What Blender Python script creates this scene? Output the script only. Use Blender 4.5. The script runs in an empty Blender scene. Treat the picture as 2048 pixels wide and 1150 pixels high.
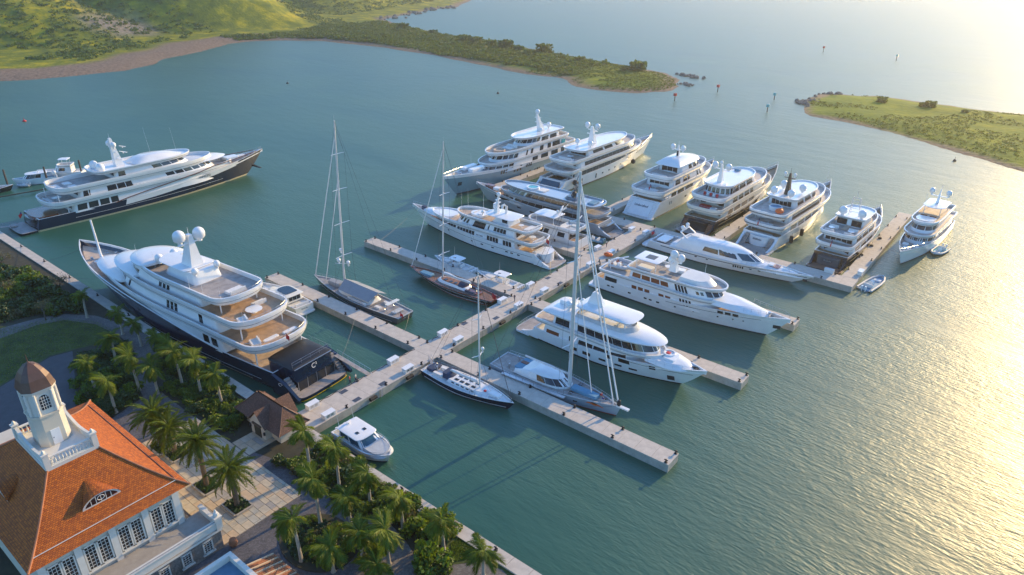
import bpy, math, random
import numpy as np
from math import radians, sin, cos, pi, sqrt
from mathutils import Vector, Matrix
random.seed(7); np.random.seed(7)
scene = bpy.context.scene
col = scene.collection

# ------------------------------------------------------------------ camera
CAM = np.array([82.3, -50.0, 70.0]); FOC = 1398.94
PITCH, ROLL, YAW = 0.453853, 0.011051, 2.241228
cp, sp = cos(PITCH), sin(PITCH)
_f = np.array([cos(YAW)*cp, sin(YAW)*cp, -sp]); _r0 = np.array([sin(YAW), -cos(YAW), 0.0]); _u0 = np.cross(_r0, _f)
_r = _r0*cos(ROLL)+_u0*sin(ROLL); _u = -_r0*sin(ROLL)+_u0*cos(ROLL)
cam = bpy.data.cameras.new('camera'); camo = bpy.data.objects.new('camera', cam); col.objects.link(camo)
cam.sensor_fit = 'HORIZONTAL'; cam.sensor_width = 36.0; cam.lens = FOC/2048*36.0
cam.clip_start = 1.0; cam.clip_end = 30000.0
camo.matrix_world = Matrix(((_r[0], _u[0], -_f[0], CAM[0]), (_r[1], _u[1], -_f[1], CAM[1]), (_r[2], _u[2], -_f[2], CAM[2]), (0, 0, 0, 1)))
scene.camera = camo
def G(px, py, z=0.0):
    """photo pixel (2048 wide) on the level plane at height z -> world point"""
    d = _f + _r*((px-1024)/FOC) + _u*((575-py)/FOC)
    p = CAM + d*((z-CAM[2])/d[2]); return (float(p[0]), float(p[1]), z)

# ------------------------------------------------------------------ sky, sun, exposure
SUN_AZ, SUN_EL = radians(82), radians(18.5)
world = bpy.data.worlds.new('World'); scene.world = world; world.use_nodes = True
wn = world.node_tree; wn.nodes.clear()
sky = wn.nodes.new('ShaderNodeTexSky'); sky.sky_type = 'NISHITA'; sky.sun_disc = False
sky.sun_elevation = SUN_EL; sky.sun_rotation = pi/2 - SUN_AZ
sky.altitude = 50; sky.air_density = 1.25; sky.dust_density = 0.5; sky.ozone_density = 5.0
bg = wn.nodes.new('ShaderNodeBackground'); bg.inputs['Strength'].default_value = 0.15
wo = wn.nodes.new('ShaderNodeOutputWorld')
tint = wn.nodes.new('ShaderNodeMix'); tint.data_type = 'RGBA'; tint.blend_type = 'MULTIPLY'; tint.inputs['Factor'].default_value = 1.0; tint.inputs['B'].default_value = (.82, .99, 1.14, 1)
wn.links.new(sky.outputs[0], tint.inputs['A']); wn.links.new(tint.outputs['Result'], bg.inputs[0]); wn.links.new(bg.outputs[0], wo.inputs[0])
sl = bpy.data.lights.new('sun', 'SUN'); sl.energy = 3.4; sl.angle = radians(0.55); sl.color = (1.0, 0.69, 0.30)
so = bpy.data.objects.new('sun', sl); col.objects.link(so); so.location = (200, 400, 200)
sd = Vector((cos(SUN_EL)*cos(SUN_AZ), cos(SUN_EL)*sin(SUN_AZ), sin(SUN_EL)))
so.rotation_euler = sd.to_track_quat('Z', 'Y').to_euler()
vs = scene.view_settings; vs.view_transform = 'Standard'; vs.look = 'None'; vs.gamma = 1.0; vs.exposure = 1.0
vs.use_curve_mapping = False
scene.render.engine = 'CYCLES'
cy = scene.cycles; cy.max_bounces = 6; cy.diffuse_bounces = 3; cy.glossy_bounces = 3; cy.transmission_bounces = 4
cy.volume_bounces = 0; cy.transparent_max_bounces = 12; cy.caustics_reflective = False; cy.caustics_refractive = False
cy.use_denoising = True; cy.sample_clamp_indirect = 6.0; cy.sample_clamp_direct = 0.0

# ------------------------------------------------------------------ mesh helpers
class MB:
    def __init__(s): s.v = []; s.f = []; s.m = []; s.mi = 0
    def add(s, vs, fs, mi=None):
        o = len(s.v); s.v += [tuple(map(float, p)) for p in vs]
        mi = s.mi if mi is None else mi
        for f in fs: s.f.append(tuple(i+o for i in f)); s.m.append(mi)
        return s
    def box(s, cx, cy, cz, sx, sy, sz, rz=0.0, mi=None, taper=1.0):
        c, n = cos(rz), sin(rz); V = []
        for k, t in ((-.5, 1.0), (.5, taper)):
            for a, b in ((-.5, -.5), (.5, -.5), (.5, .5), (-.5, .5)):
                x, y = a*sx*t, b*sy*t; V.append((cx+x*c-y*n, cy+x*n+y*c, cz+k*sz))
        return s.add(V, [(0, 3, 2, 1), (4, 5, 6, 7), (0, 1, 5, 4), (1, 2, 6, 5), (2, 3, 7, 6), (3, 0, 4, 7)], mi)
    def quad(s, a, b, c, d, mi=None): return s.add([a, b, c, d], [(0, 1, 2, 3)], mi)
    def loft(s, rings, close=True, cap0=True, cap1=True, mi=None):
        n = len(rings[0]); V = [p for r in rings for p in r]; F = []
        for k in range(len(rings)-1):
            for i in range(n if close else n-1):
                j = (i+1) % n; F.append((k*n+i, k*n+j, (k+1)*n+j, (k+1)*n+i))
        if cap0: F.append(tuple(range(n))[::-1])
        if cap1: F.append(tuple(range((len(rings)-1)*n, len(rings)*n)))
        return s.add(V, F, mi)
    def prism(s, pts, z0, z1, mi=None):
        return s.loft([[(x, y, z0) for x, y in pts], [(x, y, z1) for x, y in pts]], mi=mi)
    def tube(s, pts, r, n=6, r1=None, mi=None):
        P = [Vector(p) for p in pts]; R = []
        for i, p in enumerate(P):
            d = (P[min(i+1, len(P)-1)]-P[max(i-1, 0)])
            d = d.normalized() if d.length > 1e-9 else Vector((0, 0, 1))
            a = d.cross(Vector((0, 0, 1)) if abs(d.z) < .9 else Vector((1, 0, 0))).normalized(); b = d.cross(a)
            rr = r if r1 is None else r+(r1-r)*i/max(1, len(P)-1)
            R.append([tuple(p+a*(rr*cos(2*pi*k/n))+b*(rr*sin(2*pi*k/n))) for k in range(n)])
        return s.loft(R, mi=mi)
    def lathe(s, prof, c=(0, 0, 0), n=14, mi=None):
        return s.loft([[(c[0]+r*cos(2*pi*k/n), c[1]+r*sin(2*pi*k/n), c[2]+z) for k in range(n)] for r, z in prof], mi=mi)
    def dome(s, c, r, mi=None, n=14, sk=0.55):
        pr = [(r*.72, -r*sk*1.6), (r*.95, -r*sk), (r, 0)] + [(r*cos(a), r*sin(a)) for a in np.linspace(.25, 1.5, 6)]
        return s.lathe(pr, c, n, mi)
    def ell(s, c, rx, ry, rz, n=12, m=7, mi=None):
        R = []
        for a in np.linspace(-pi/2+.12, pi/2-.12, m):
            R.append([(c[0]+rx*cos(a)*cos(2*pi*k/n), c[1]+ry*cos(a)*sin(2*pi*k/n), c[2]+rz*sin(a)) for k in range(n)])
        return s.loft(R, mi=mi)
    def build(s, name, mats, parent=None, smooth=False, kind=None):
        me = bpy.data.meshes.new(name); me.from_pydata(s.v, [], s.f)
        if not isinstance(mats, (list, tuple)): mats = [mats]
        for m in mats: me.materials.append(M[m] if isinstance(m, str) else m)
        if len(mats) > 1: me.polygons.foreach_set('material_index', s.m)
        if smooth:
            me.polygons.foreach_set('use_smooth', [True]*len(me.polygons))
            try: me.set_sharp_from_angle(angle=radians(38))
            except Exception: pass
        me.update()
        o = bpy.data.objects.new(name, me); col.objects.link(o)
        if parent is not None: o.parent = parent
        if kind: o['kind'] = kind
        return o
def mesh_obj(name, me, parent=None, loc=(0, 0, 0), rz=0.0, sc=None):
    o = bpy.data.objects.new(name, me); col.objects.link(o); o.location = loc; o.rotation_euler = (0, 0, rz)
    if sc: o.scale = sc if isinstance(sc, (tuple, list)) else (sc, sc, sc)
    if parent is not None: o.parent = parent
    return o
def tag(o, label, cat, group=None):
    o['label'] = label; o['category'] = cat
    if group: o['group'] = group
    return o
def thing(name, label, cat, loc=(0, 0, 0), rz=0.0, group=None):
    o = bpy.data.objects.new(name, None); col.objects.link(o); o.location = loc; o.rotation_euler = (0, 0, rz)
    o.empty_display_size = .3
    return tag(o, label, cat, group)
def copy_tree(o, parent=None):
    c = o.copy(); col.objects.link(c); c.parent = parent
    for ch in list(o.children): copy_tree(ch, c)
    return c

# ------------------------------------------------------------------ materials
M = {}
def nodes(name):
    m = bpy.data.materials.new(name); m.use_nodes = True; nt = m.node_tree
    b = nt.nodes['Principled BSDF']; M[name] = m
    return m, nt, b
def N(nt, t, **kw):
    n = nt.nodes.new(t)
    for k, v in kw.items():
        if k in n.inputs: n.inputs[k].default_value = v
        else: setattr(n, k, v)
    return n
def ramp(nt, src, stops):
    r = nt.nodes.new('ShaderNodeValToRGB'); el = r.color_ramp.elements
    while len(el) < len(stops): el.new(.5)
    for e, (p, c) in zip(el, stops): e.position = p; e.color = (*c, 1) if len(c) == 3 else c
    nt.links.new(src, r.inputs[0]); return r
def lerp(c, k): return tuple(min(1, max(0, x*k)) for x in c)
def mat(name, c, rough=.5, metal=0.0, var=.12, scale=1.5, bump=0.0, bscale=30, coat=0.0, spec=.5, c2=None, detail=5, space='Object'):
    m, nt, b = nodes(name)
    tc = nt.nodes.new('ShaderNodeTexCoord')
    co = tc.outputs['Object']
    nz = N(nt, 'ShaderNodeTexNoise', Scale=scale, Detail=detail, Roughness=.65); nt.links.new(co, nz.inputs['Vector'])
    r = ramp(nt, nz.outputs['Fac'], [(.3, lerp(c, 1-var)), (.7, lerp(c2 if c2 else c, 1+var))])
    nt.links.new(r.outputs[0], b.inputs['Base Color'])
    b.inputs['Roughness'].default_value = rough; b.inputs['Metallic'].default_value = metal
    b.inputs['Specular IOR Level'].default_value = spec
    if coat: b.inputs['Coat Weight'].default_value = coat; b.inputs['Coat Roughness'].default_value = .08
    if bump:
        n2 = N(nt, 'ShaderNodeTexNoise', Scale=bscale, Detail=3); nt.links.new(co, n2.inputs['Vector'])
        bp = N(nt, 'ShaderNodeBump', Strength=bump, Distance=.05); nt.links.new(n2.outputs['Fac'], bp.inputs['Height']); nt.links.new(bp.outputs[0], b.inputs['Normal'])
    return m
mat('white', (.78, .78, .77), .24, var=.055, scale=.35, coat=.3, detail=8)
mat('offwhite', (.70, .69, .66), .35, var=.05, scale=.5)
mat('cream', (.74, .71, .62), .35, var=.05, scale=.5)
mat('cushion', (.74, .72, .68), .8, var=.08, scale=3)
mat('navy', (.007, .018, .045), .18, var=.15, scale=.3, coat=.2)
mat('black_hull', (.010, .013, .018), .10, var=.2, scale=.3, coat=.6)
mat('paleblue_hull', (.20, .33, .38), .2, var=.05, scale=.3, coat=.4)
mat('silver_hull', (.42, .46, .50), .22, metal=.25, var=.05, scale=.3, coat=.4)
mat('grey_hull', (.11, .13, .15), .2, metal=.3, var=.08, scale=.3, coat=.4)
mat('sail_silver', (.40, .48, .56), .22, metal=.15, var=.05, scale=.3, coat=.4)
mat('boot_red', (.22, .05, .035), .5)
mat('boot_cream', (.62, .50, .30), .45)
mat('boot_dark', (.02, .03, .04), .4)
mat('stripe_brown', (.13, .035, .015), .3)
mat('yellow', (.72, .50, .02), .45)
mat('glass', (.010, .014, .018), .06, var=.3, scale=.6, coat=.3, spec=.7)
mat('tint_blue', (.03, .09, .13), .08, var=.2, scale=1, coat=.3)
mat('steel', (.55, .56, .57), .28, metal=.85, var=.1, scale=4)
mat('alu_mast', (.66, .66, .65), .35, metal=.25, var=.06, scale=.5)
mat('cable', (.10, .10, .11), .4, metal=.5)
mat('black', (.018, .018, .020), .5, var=.2, scale=3)
mat('rubber', (.014, .014, .015), .75, var=.3, scale=5, bump=.2)
mat('red', (.55, .025, .03), .6)
mat('flag_blue', (.02, .04, .22), .6)
mat('orange', (.75, .13, .015), .5)
mat('blue_cover', (.10, .26, .38), .7, var=.12, scale=2)
mat('navy_cover', (.03, .05, .10), .7)
mat('tent', (.27, .29, .31), .8, var=.08, scale=1)
mat('varnish', (.20, .055, .018), .2, var=.25, scale=2, coat=.5)
mat('pool', (.05, .38, .40), .1, var=.1)
mat('skin', (.42, .24, .16), .6); mat('hair', (.03, .02, .015), .7); mat('cloth_dark', (.04, .05, .08), .8); mat('cloth_pale', (.5, .5, .48), .8)
mat('tender_blue', (.07, .22, .34), .45); mat('tube_grey', (.45, .47, .48), .6)
def teak_mat(name, c, plank=.14):
    m, nt, b = nodes(name)
    tc = nt.nodes.new('ShaderNodeTexCoord')
    sx = N(nt, 'ShaderNodeSeparateXYZ'); nt.links.new(tc.outputs['Object'], sx.inputs[0])
    mu = N(nt, 'ShaderNodeMath', operation='MULTIPLY'); mu.inputs[1].default_value = 1/plank; nt.links.new(sx.outputs['Y'], mu.inputs[0])
    fr = N(nt, 'ShaderNodeMath', operation='FRACT'); nt.links.new(mu.outputs[0], fr.inputs[0])
    nz = N(nt, 'ShaderNodeTexNoise', Scale=.9, Detail=5); nt.links.new(tc.outputs['Object'], nz.inputs['Vector'])
    r = ramp(nt, nz.outputs['Fac'], [(.3, lerp(c, .78)), (.7, lerp(c, 1.18))])
    g = ramp(nt, fr.outputs[0], [(.0, (.45, .45, .45)), (.10, (1, 1, 1))])
    mx = N(nt, 'ShaderNodeMix', data_type='RGBA', blend_type='MULTIPLY'); mx.inputs['Factor'].default_value = .8
    nt.links.new(r.outputs[0], mx.inputs['A']); nt.links.new(g.outputs[0], mx.inputs['B']); nt.links.new(mx.outputs['Result'], b.inputs['Base Color'])
    b.inputs['Roughness'].default_value = .6
teak_mat('teak', (.46, .30, .18)); teak_mat('teak_grey', (.36, .32, .29)); teak_mat('teak_dark', (.24, .12, .075)); teak_mat('teak_pale', (.50, .38, .28)); teak_mat('deck_pale', (.52, .46, .41)); teak_mat('deck_tan', (.54, .43, .34))

# water
def water_mat():
    m, nt, b = nodes('water')
    tc = nt.nodes.new('ShaderNodeTexCoord'); L = nt.links.new
    def mp(rot, sc):
        n = N(nt, 'ShaderNodeMapping'); n.inputs['Rotation'].default_value = (0, 0, rot); n.inputs['Scale'].default_value = sc
        L(tc.outputs['Object'], n.inputs['Vector']); return n.outputs[0]
    big = N(nt, 'ShaderNodeTexNoise', Scale=.012, Detail=3, Roughness=.55, Distortion=.6); L(mp(.6, (1, 1.8, 1)), big.inputs['Vector'])
    w1 = N(nt, 'ShaderNodeTexNoise', Scale=1.75, Detail=3, Roughness=.55, Distortion=.3); L(mp(radians(20), (.32, 1, 1)), w1.inputs['Vector'])
    w2 = N(nt, 'ShaderNodeTexNoise', Scale=4.4, Detail=2, Roughness=.5, Distortion=.2); L(mp(radians(2), (.4, 1, 1)), w2.inputs['Vector'])
    w0 = N(nt, 'ShaderNodeTexNoise', Scale=.22, Detail=2, Roughness=.5); L(mp(radians(30), (.4, 1, 1)), w0.inputs['Vector'])
    amp = ramp(nt, big.outputs['Fac'], [(.36, (.22,)*3), (.62, (1.0,)*3)])
    s1 = N(nt, 'ShaderNodeMath', operation='MULTIPLY_ADD'); L(w2.outputs['Fac'], s1.inputs[0]); s1.inputs[1].default_value = .30; L(w1.outputs['Fac'], s1.inputs[2])
    xyz = N(nt, 'ShaderNodeSeparateXYZ'); L(tc.outputs['Object'], xyz.inputs[0])   # open water is choppier than the sheltered berths
    sx_ = N(nt, 'ShaderNodeMapRange'); L(xyz.outputs['X'], sx_.inputs[0]); sx_.inputs[1].default_value = 0; sx_.inputs[2].default_value = 75; sx_.inputs[3].default_value = .6
    sy_ = N(nt, 'ShaderNodeMapRange'); L(xyz.outputs['Y'], sy_.inputs[0]); sy_.inputs[1].default_value = 110; sy_.inputs[2].default_value = 210; sy_.inputs[3].default_value = .6
    mx_ = N(nt, 'ShaderNodeMath', operation='MAXIMUM'); L(sx_.outputs[0], mx_.inputs[0]); L(sy_.outputs[0], mx_.inputs[1])
    am2 = N(nt, 'ShaderNodeMath', operation='MULTIPLY'); L(amp.outputs[0], am2.inputs[0]); L(mx_.outputs[0], am2.inputs[1])
    s2 = N(nt, 'ShaderNodeMath', operation='MULTIPLY'); L(s1.outputs[0], s2.inputs[0]); L(am2.outputs[0], s2.inputs[1])
    s3 = N(nt, 'ShaderNodeMath', operation='MULTIPLY_ADD'); L(w0.outputs['Fac'], s3.inputs[0]); s3.inputs[1].default_value = .9; L(s2.outputs[0], s3.inputs[2])
    bp = N(nt, 'ShaderNodeBump', Strength=1.0, Distance=.17); L(s3.outputs[0], bp.inputs['Height']); L(bp.outputs[0], b.inputs['Normal'])
    c = ramp(nt, big.outputs['Fac'], [(.3, (.014, .086, .056)), (.7, (.042, .124, .076))])
    L(c.outputs[0], b.inputs['Base Color'])
    b.inputs['Roughness'].default_value = .40; b.inputs['IOR'].default_value = 1.333; b.inputs['Specular IOR Level'].default_value = 1.0
water_mat()

def stone_mat(name, c, joint=.6, scale=2.0, bump=.4):
    m, nt, b = nodes(name); L = nt.links.new
    tc = nt.nodes.new('ShaderNodeTexCoord')
    vo = N(nt, 'ShaderNodeTexVoronoi', Scale=scale, feature='DISTANCE_TO_EDGE'); L(tc.outputs['Object'], vo.inputs['Vector'])
    vc = N(nt, 'ShaderNodeTexVoronoi', Scale=scale); L(tc.outputs['Object'], vc.inputs['Vector'])
    r = ramp(nt, vc.outputs['Color'], [(.1, lerp(c, .75)), (.9, lerp(c, 1.25))])
    g = ramp(nt, vo.outputs['Distance'], [(.0, (joint,)*3), (.08, (1, 1, 1))])
    mx = N(nt, 'ShaderNodeMix', data_type='RGBA', blend_type='MULTIPLY'); mx.inputs['Factor'].default_value = 1
    L(r.outputs[0], mx.inputs['A']); L(g.outputs[0], mx.inputs['B'])
    nz = N(nt, 'ShaderNodeTexNoise', Scale=.35, Detail=5); L(tc.outputs['Object'], nz.inputs['Vector'])
    g2 = ramp(nt, nz.outputs['Fac'], [(.3, (.78,)*3), (.7, (1.15,)*3)])
    m2 = N(nt, 'ShaderNodeMix', data_type='RGBA', blend_type='MULTIPLY'); m2.inputs['Factor'].default_value = 1
    L(mx.outputs['Result'], m2.inputs['A']); L(g2.outputs[0], m2.inputs['B']); L(m2.outputs['Result'], b.inputs['Base Color'])
    bp = N(nt, 'ShaderNodeBump', Strength=bump, Distance=.03); L(vo.outputs['Distance'], bp.inputs['Height']); L(bp.outputs[0], b.inputs['Normal'])
    b.inputs['Roughness'].default_value = .8
stone_mat('cobble', (.115, .11, .118), .55, 4.5)
stone_mat('rubble_wall', (.26, .225, .19), .6, 3.0)
stone_mat('path_stone', (.16, .145, .135), .6, 4.0)
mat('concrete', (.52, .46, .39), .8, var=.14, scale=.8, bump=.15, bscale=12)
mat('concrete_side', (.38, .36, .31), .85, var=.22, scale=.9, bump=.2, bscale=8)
mat('flag_a', (.50, .43, .32), .8, var=.12, scale=1.2, bump=.1); mat('flag_b', (.42, .40, .34), .8, var=.12, scale=1.2, bump=.1)
mat('flag_c', (.52, .40, .27), .8, var=.12, scale=1.2, bump=.1); mat('flag_d', (.36, .33, .29), .8, var=.12, scale=1.2, bump=.1)
mat('soil', (.042, .040, .024), .95, var=.35, scale=1.0, bump=.5, bscale=6)
mat('lawn', (.030, .058, .010), .9, var=.35, scale=.35, bump=.6, bscale=25, c2=(.065, .085, .016))
mat('wall_cream', (.58, .53, .43), .8, var=.07, scale=.6)
mat('trim_white', (.66, .64, .57), .6, var=.05, scale=1)
mat('mortar', (.30, .28, .25), .9)
mat('copper_brown', (.115, .062, .045), .45, metal=.2, var=.2, scale=1.2)
mat('blue_roof', (.10, .20, .29), .6, var=.18, scale=.5)
mat('terracotta', (.33, .13, .06), .8, var=.3, scale=.5)
mat('dirt_road', (.085, .08, .085), .9, var=.18, scale=.6, bump=.2)
def tile_mat(name, c, c2, sx=.24, sz=.17):
    m, nt, b = nodes(name); L = nt.links.new
    uv = nt.nodes.new('ShaderNodeTexCoord')
    br = N(nt, 'ShaderNodeTexBrick'); br.offset = .5; L(uv.outputs['UV'], br.inputs['Vector'])
    br.inputs['Color1'].default_value = (*lerp(c, .80), 1); br.inputs['Color2'].default_value = (*lerp(c2, 1.12), 1); br.inputs['Mortar'].default_value = (*lerp(c, .25), 1)
    br.inputs['Scale'].default_value = 1.0; br.inputs['Mortar Size'].default_value = .02; br.inputs['Brick Width'].default_value = sx; br.inputs['Row Height'].default_value = sz; br.inputs['Bias'].default_value = 0
    nz = N(nt, 'ShaderNodeTexNoise', Scale=.7, Detail=7, Roughness=.75); L(uv.outputs['UV'], nz.inputs['Vector'])
    g2 = ramp(nt, nz.outputs['Fac'], [(.28, (.84,)*3), (.72, (1.12,)*3)])
    m2 = N(nt, 'ShaderNodeMix', data_type='RGBA', blend_type='MULTIPLY'); m2.inputs['Factor'].default_value = 1
    L(br.outputs['Color'], m2.inputs['A']); L(g2.outputs[0], m2.inputs['B']); L(m2.outputs['Result'], b.inputs['Base Color'])
    bp = N(nt, 'ShaderNodeBump', Strength=.7, Distance=.04); L(br.outputs['Fac'], bp.inputs['Height']); bp.invert = True; L(bp.outputs[0], b.inputs['Normal'])
    b.inputs['Roughness'].default_value = .75
tile_mat('roof_orange', (.40, .085, .004), (.50, .125, .006), .30, .24); tile_mat('roof_brown', (.17, .085, .055), (.21, .11, .075))
def leaf_mat(name, c, c2, trans=.25, rough=.5):
    m, nt, b = nodes(name); L = nt.links.new
    g = nt.nodes.new('ShaderNodeNewGeometry'); oi = nt.nodes.new('ShaderNodeObjectInfo')
    ad = N(nt, 'ShaderNodeMath', operation='ADD'); L(g.outputs['Random Per Island'], ad.inputs[0]); L(oi.outputs['Random'], ad.inputs[1])
    fr = N(nt, 'ShaderNodeMath', operation='MULTIPLY'); fr.inputs[1].default_value = .5; L(ad.outputs[0], fr.inputs[0])
    r = ramp(nt, fr.outputs[0], [(.1, c), (.9, c2)]); L(r.outputs[0], b.inputs['Base Color'])
    b.inputs['Roughness'].default_value = rough
    tr = nt.nodes.new('ShaderNodeBsdfTranslucent'); mx = nt.nodes.new('ShaderNodeMixShader'); mx.inputs[0].default_value = trans
    r2 = ramp(nt, fr.outputs[0], [(.1, lerp((c[0]*1.5, c[1]*1.5, c[2]), 1)), (.9, lerp((c2[0]*1.6, c2[1]*1.5, c2[2]), 1))]); L(r2.outputs[0], tr.inputs[0])
    out = nt.nodes['Material Output']; L(b.outputs[0], mx.inputs[1]); L(tr.outputs[0], mx.inputs[2]); L(mx.outputs[0], out.inputs['Surface'])
leaf_mat('palm_leaf', (.095, .175, .012), (.25, .30, .022), .55)
leaf_mat('date_leaf', (.075, .135, .012), (.19, .235, .024), .5)
leaf_mat('shrub_leaf', (.048, .11, .010), (.16, .22, .016), .45)
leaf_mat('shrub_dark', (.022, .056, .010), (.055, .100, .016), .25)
leaf_mat('shrub_olive', (.080, .080, .025), (.14, .125, .040), .25)
leaf_mat('far_bush', (.034, .085, .010), (.12, .165, .012), .35, .7)
leaf_mat('headland_bush', (.055, .105, .010), (.16, .19, .014), .3, .7)
leaf_mat('twig', (.085, .065, .045), (.13, .10, .07), .0, .8)
mat('palm_trunk', (.34, .30, .24), .85, var=.2, scale=2, bump=.3, bscale=10); mat('crownshaft', (.12, .17, .04), .5); mat('date_trunk', (.13, .10, .07), .9, var=.3, scale=4, bump=.6)
mat('bark', (.10, .075, .055), .9, var=.3, scale=3)
mat('rock', (.17, .16, .145), .9, var=.3, scale=.6, bump=.4, bscale=3)
# ------------------------------------------------------------------ sea, land, terrain
def struct(o): o['kind'] = 'structure'; return o
mb = MB(); mb.quad((-6000, -1500, 0), (6000, -1500, 0), (6000, 9000, 0), (-6000, 9000, 0)); struct(mb.build('water', 'water'))
def quads_np(name, V, mats, parent=None, kind=None, nper=4):
    n = len(V)//nper; me = bpy.data.meshes.new(name)
    me.vertices.add(len(V)); me.vertices.foreach_set('co', np.asarray(V, np.float32).ravel())
    me.loops.add(len(V)); me.loops.foreach_set('vertex_index', np.arange(len(V), dtype=np.int32))
    me.polygons.add(n); me.polygons.foreach_set('loop_start', np.arange(0, len(V), nper, dtype=np.int32)); me.polygons.foreach_set('loop_total', np.full(n, nper, np.int32))
    me.update(calc_edges=True)
    for m in (mats if isinstance(mats, list) else [mats]): me.materials.append(M[m])
    return me
def leaves_np(C, size, up=.35, aspect=1.0, rng=np.random):
    """quads of given size at centres C, random orientation biased upward"""
    n = len(C); nr = rng.normal(size=(n, 3)); nr[:, 2] = np.abs(nr[:, 2])+up; nr /= np.linalg.norm(nr, axis=1, keepdims=True)
    t = np.cross(nr, rng.normal(size=(n, 3))); t /= np.linalg.norm(t, axis=1, keepdims=True)+1e-9; b = np.cross(nr, t)
    s = (np.asarray(size)*rng.uniform(.6, 1.3, n)).reshape(-1, 1)
    t = t*s*aspect*.5; b = b*s*.5
    return np.stack([C-t*.6-b, C+t-b*.4, C+t*.6+b, C-t+b*.4], 1).reshape(-1, 3)
def mesh_obj_kind(name, me, kind=None, parent=None):
    o = mesh_obj(name, me, parent)
    if kind: o['kind'] = kind
    return o
def noise2(x, y, seed=0, octs=4, base=1.0):
    rs = np.random.RandomState(seed); r = np.zeros_like(x); a = 1.0; f = base
    for o in range(octs):
        for k in range(3):
            th = rs.uniform(0, 2*pi); ph = rs.uniform(0, 2*pi); r += a*np.sin((x*cos(th)+y*sin(th))*f*rs.uniform(.7, 1.4)+ph)
        a *= .55; f *= 2.1
    return r/3.5
def poly_sd(X, Y, poly):
    P = np.array(poly); d = np.full(X.shape, 1e9); ins = np.zeros(X.shape, bool)
    for i in range(len(P)):
        a = P[i]; b = P[(i+1) % len(P)]; e = b-a; L = e@e
        t = np.clip(((X-a[0])*e[0]+(Y-a[1])*e[1])/L, 0, 1)
        d = np.minimum(d, np.hypot(X-a[0]-t*e[0], Y-a[1]-t*e[1]))
        c = ((a[1] > Y) != (b[1] > Y)); xi = a[0]+(Y-a[1])*(e[0])/(e[1] if abs(e[1]) > 1e-9 else 1e-9)
        ins ^= c & (X < xi)
    return np.where(ins, d, -d)
coast_px = [(0, 162), (60, 160), (150, 152), (250, 141), (310, 128), (335, 117), (370, 110), (420, 98), (460, 88), (500, 83), (560, 81), (640, 82), (700, 88), (770, 96), (860, 110), (960, 130), (1050, 148), (1130, 158), (1145, 172), (1200, 182), (1280, 187), (1340, 183), (1365, 173), (1362, 160), (1330, 146), (1250, 131), (1180, 119), (1100, 104), (1020, 89), (960, 78), (880, 66), (800, 50), (765, 38), (800, 32), (860, 20), (915, 14)]
mainland = [G(*p)[:2] for p in coast_px] + [(-640, 760), (-900, 1000), (-1700, 1100), (-1700, -200), (-430, -200), (-400, 20)]
island = [G(*p)[:2] for p in [(1600, 203), (1640, 188), (1700, 188), (1760, 192), (1850, 205), (1950, 218), (2048, 228)]] + [(110, 372), (170, 365), (200, 290), (150, 240), (100, 238)] + [G(*p)[:2] for p in [(2048, 345), (1950, 315), (1850, 285), (1750, 260), (1680, 242), (1620, 232), (1610, 225)]]
HILLS = [(-800, 130, 300, 210, 125, .35), (-640, 305, 170, 120, 95, .9), (-700, 560, 190, 150, 50, .3), (-900, 430, 200, 160, 120, .4)]
def land_h(X, Y, d, hills=True):
    h = np.where(d > 0, np.minimum(d*.09, 1.6)+.25*noise2(X, Y, 3, 3, .12), d*.15)
    if hills:
        ss = np.clip((d-35)/90, 0, 1); ss = ss*ss*(3-2*ss); H = np.zeros_like(X)
        for cx, cy_, rx, ry, hh, an in HILLS:
            u = ((X-cx)*cos(an)+(Y-cy_)*sin(an))/rx; v = (-(X-cx)*sin(an)+(Y-cy_)*cos(an))/ry
            q = np.sqrt(u*u+v*v)*(1+.10*noise2(X, Y, 5, 3, .018)); H = np.maximum(H, hh*np.clip(1-q, 0, 1)**1.25)
        h = h+ss*H*(1+.05*noise2(X, Y, 9, 3, .05))+ss*1.2*noise2(X, Y, 11, 3, .06)*(H > 1)
    return h
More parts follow.
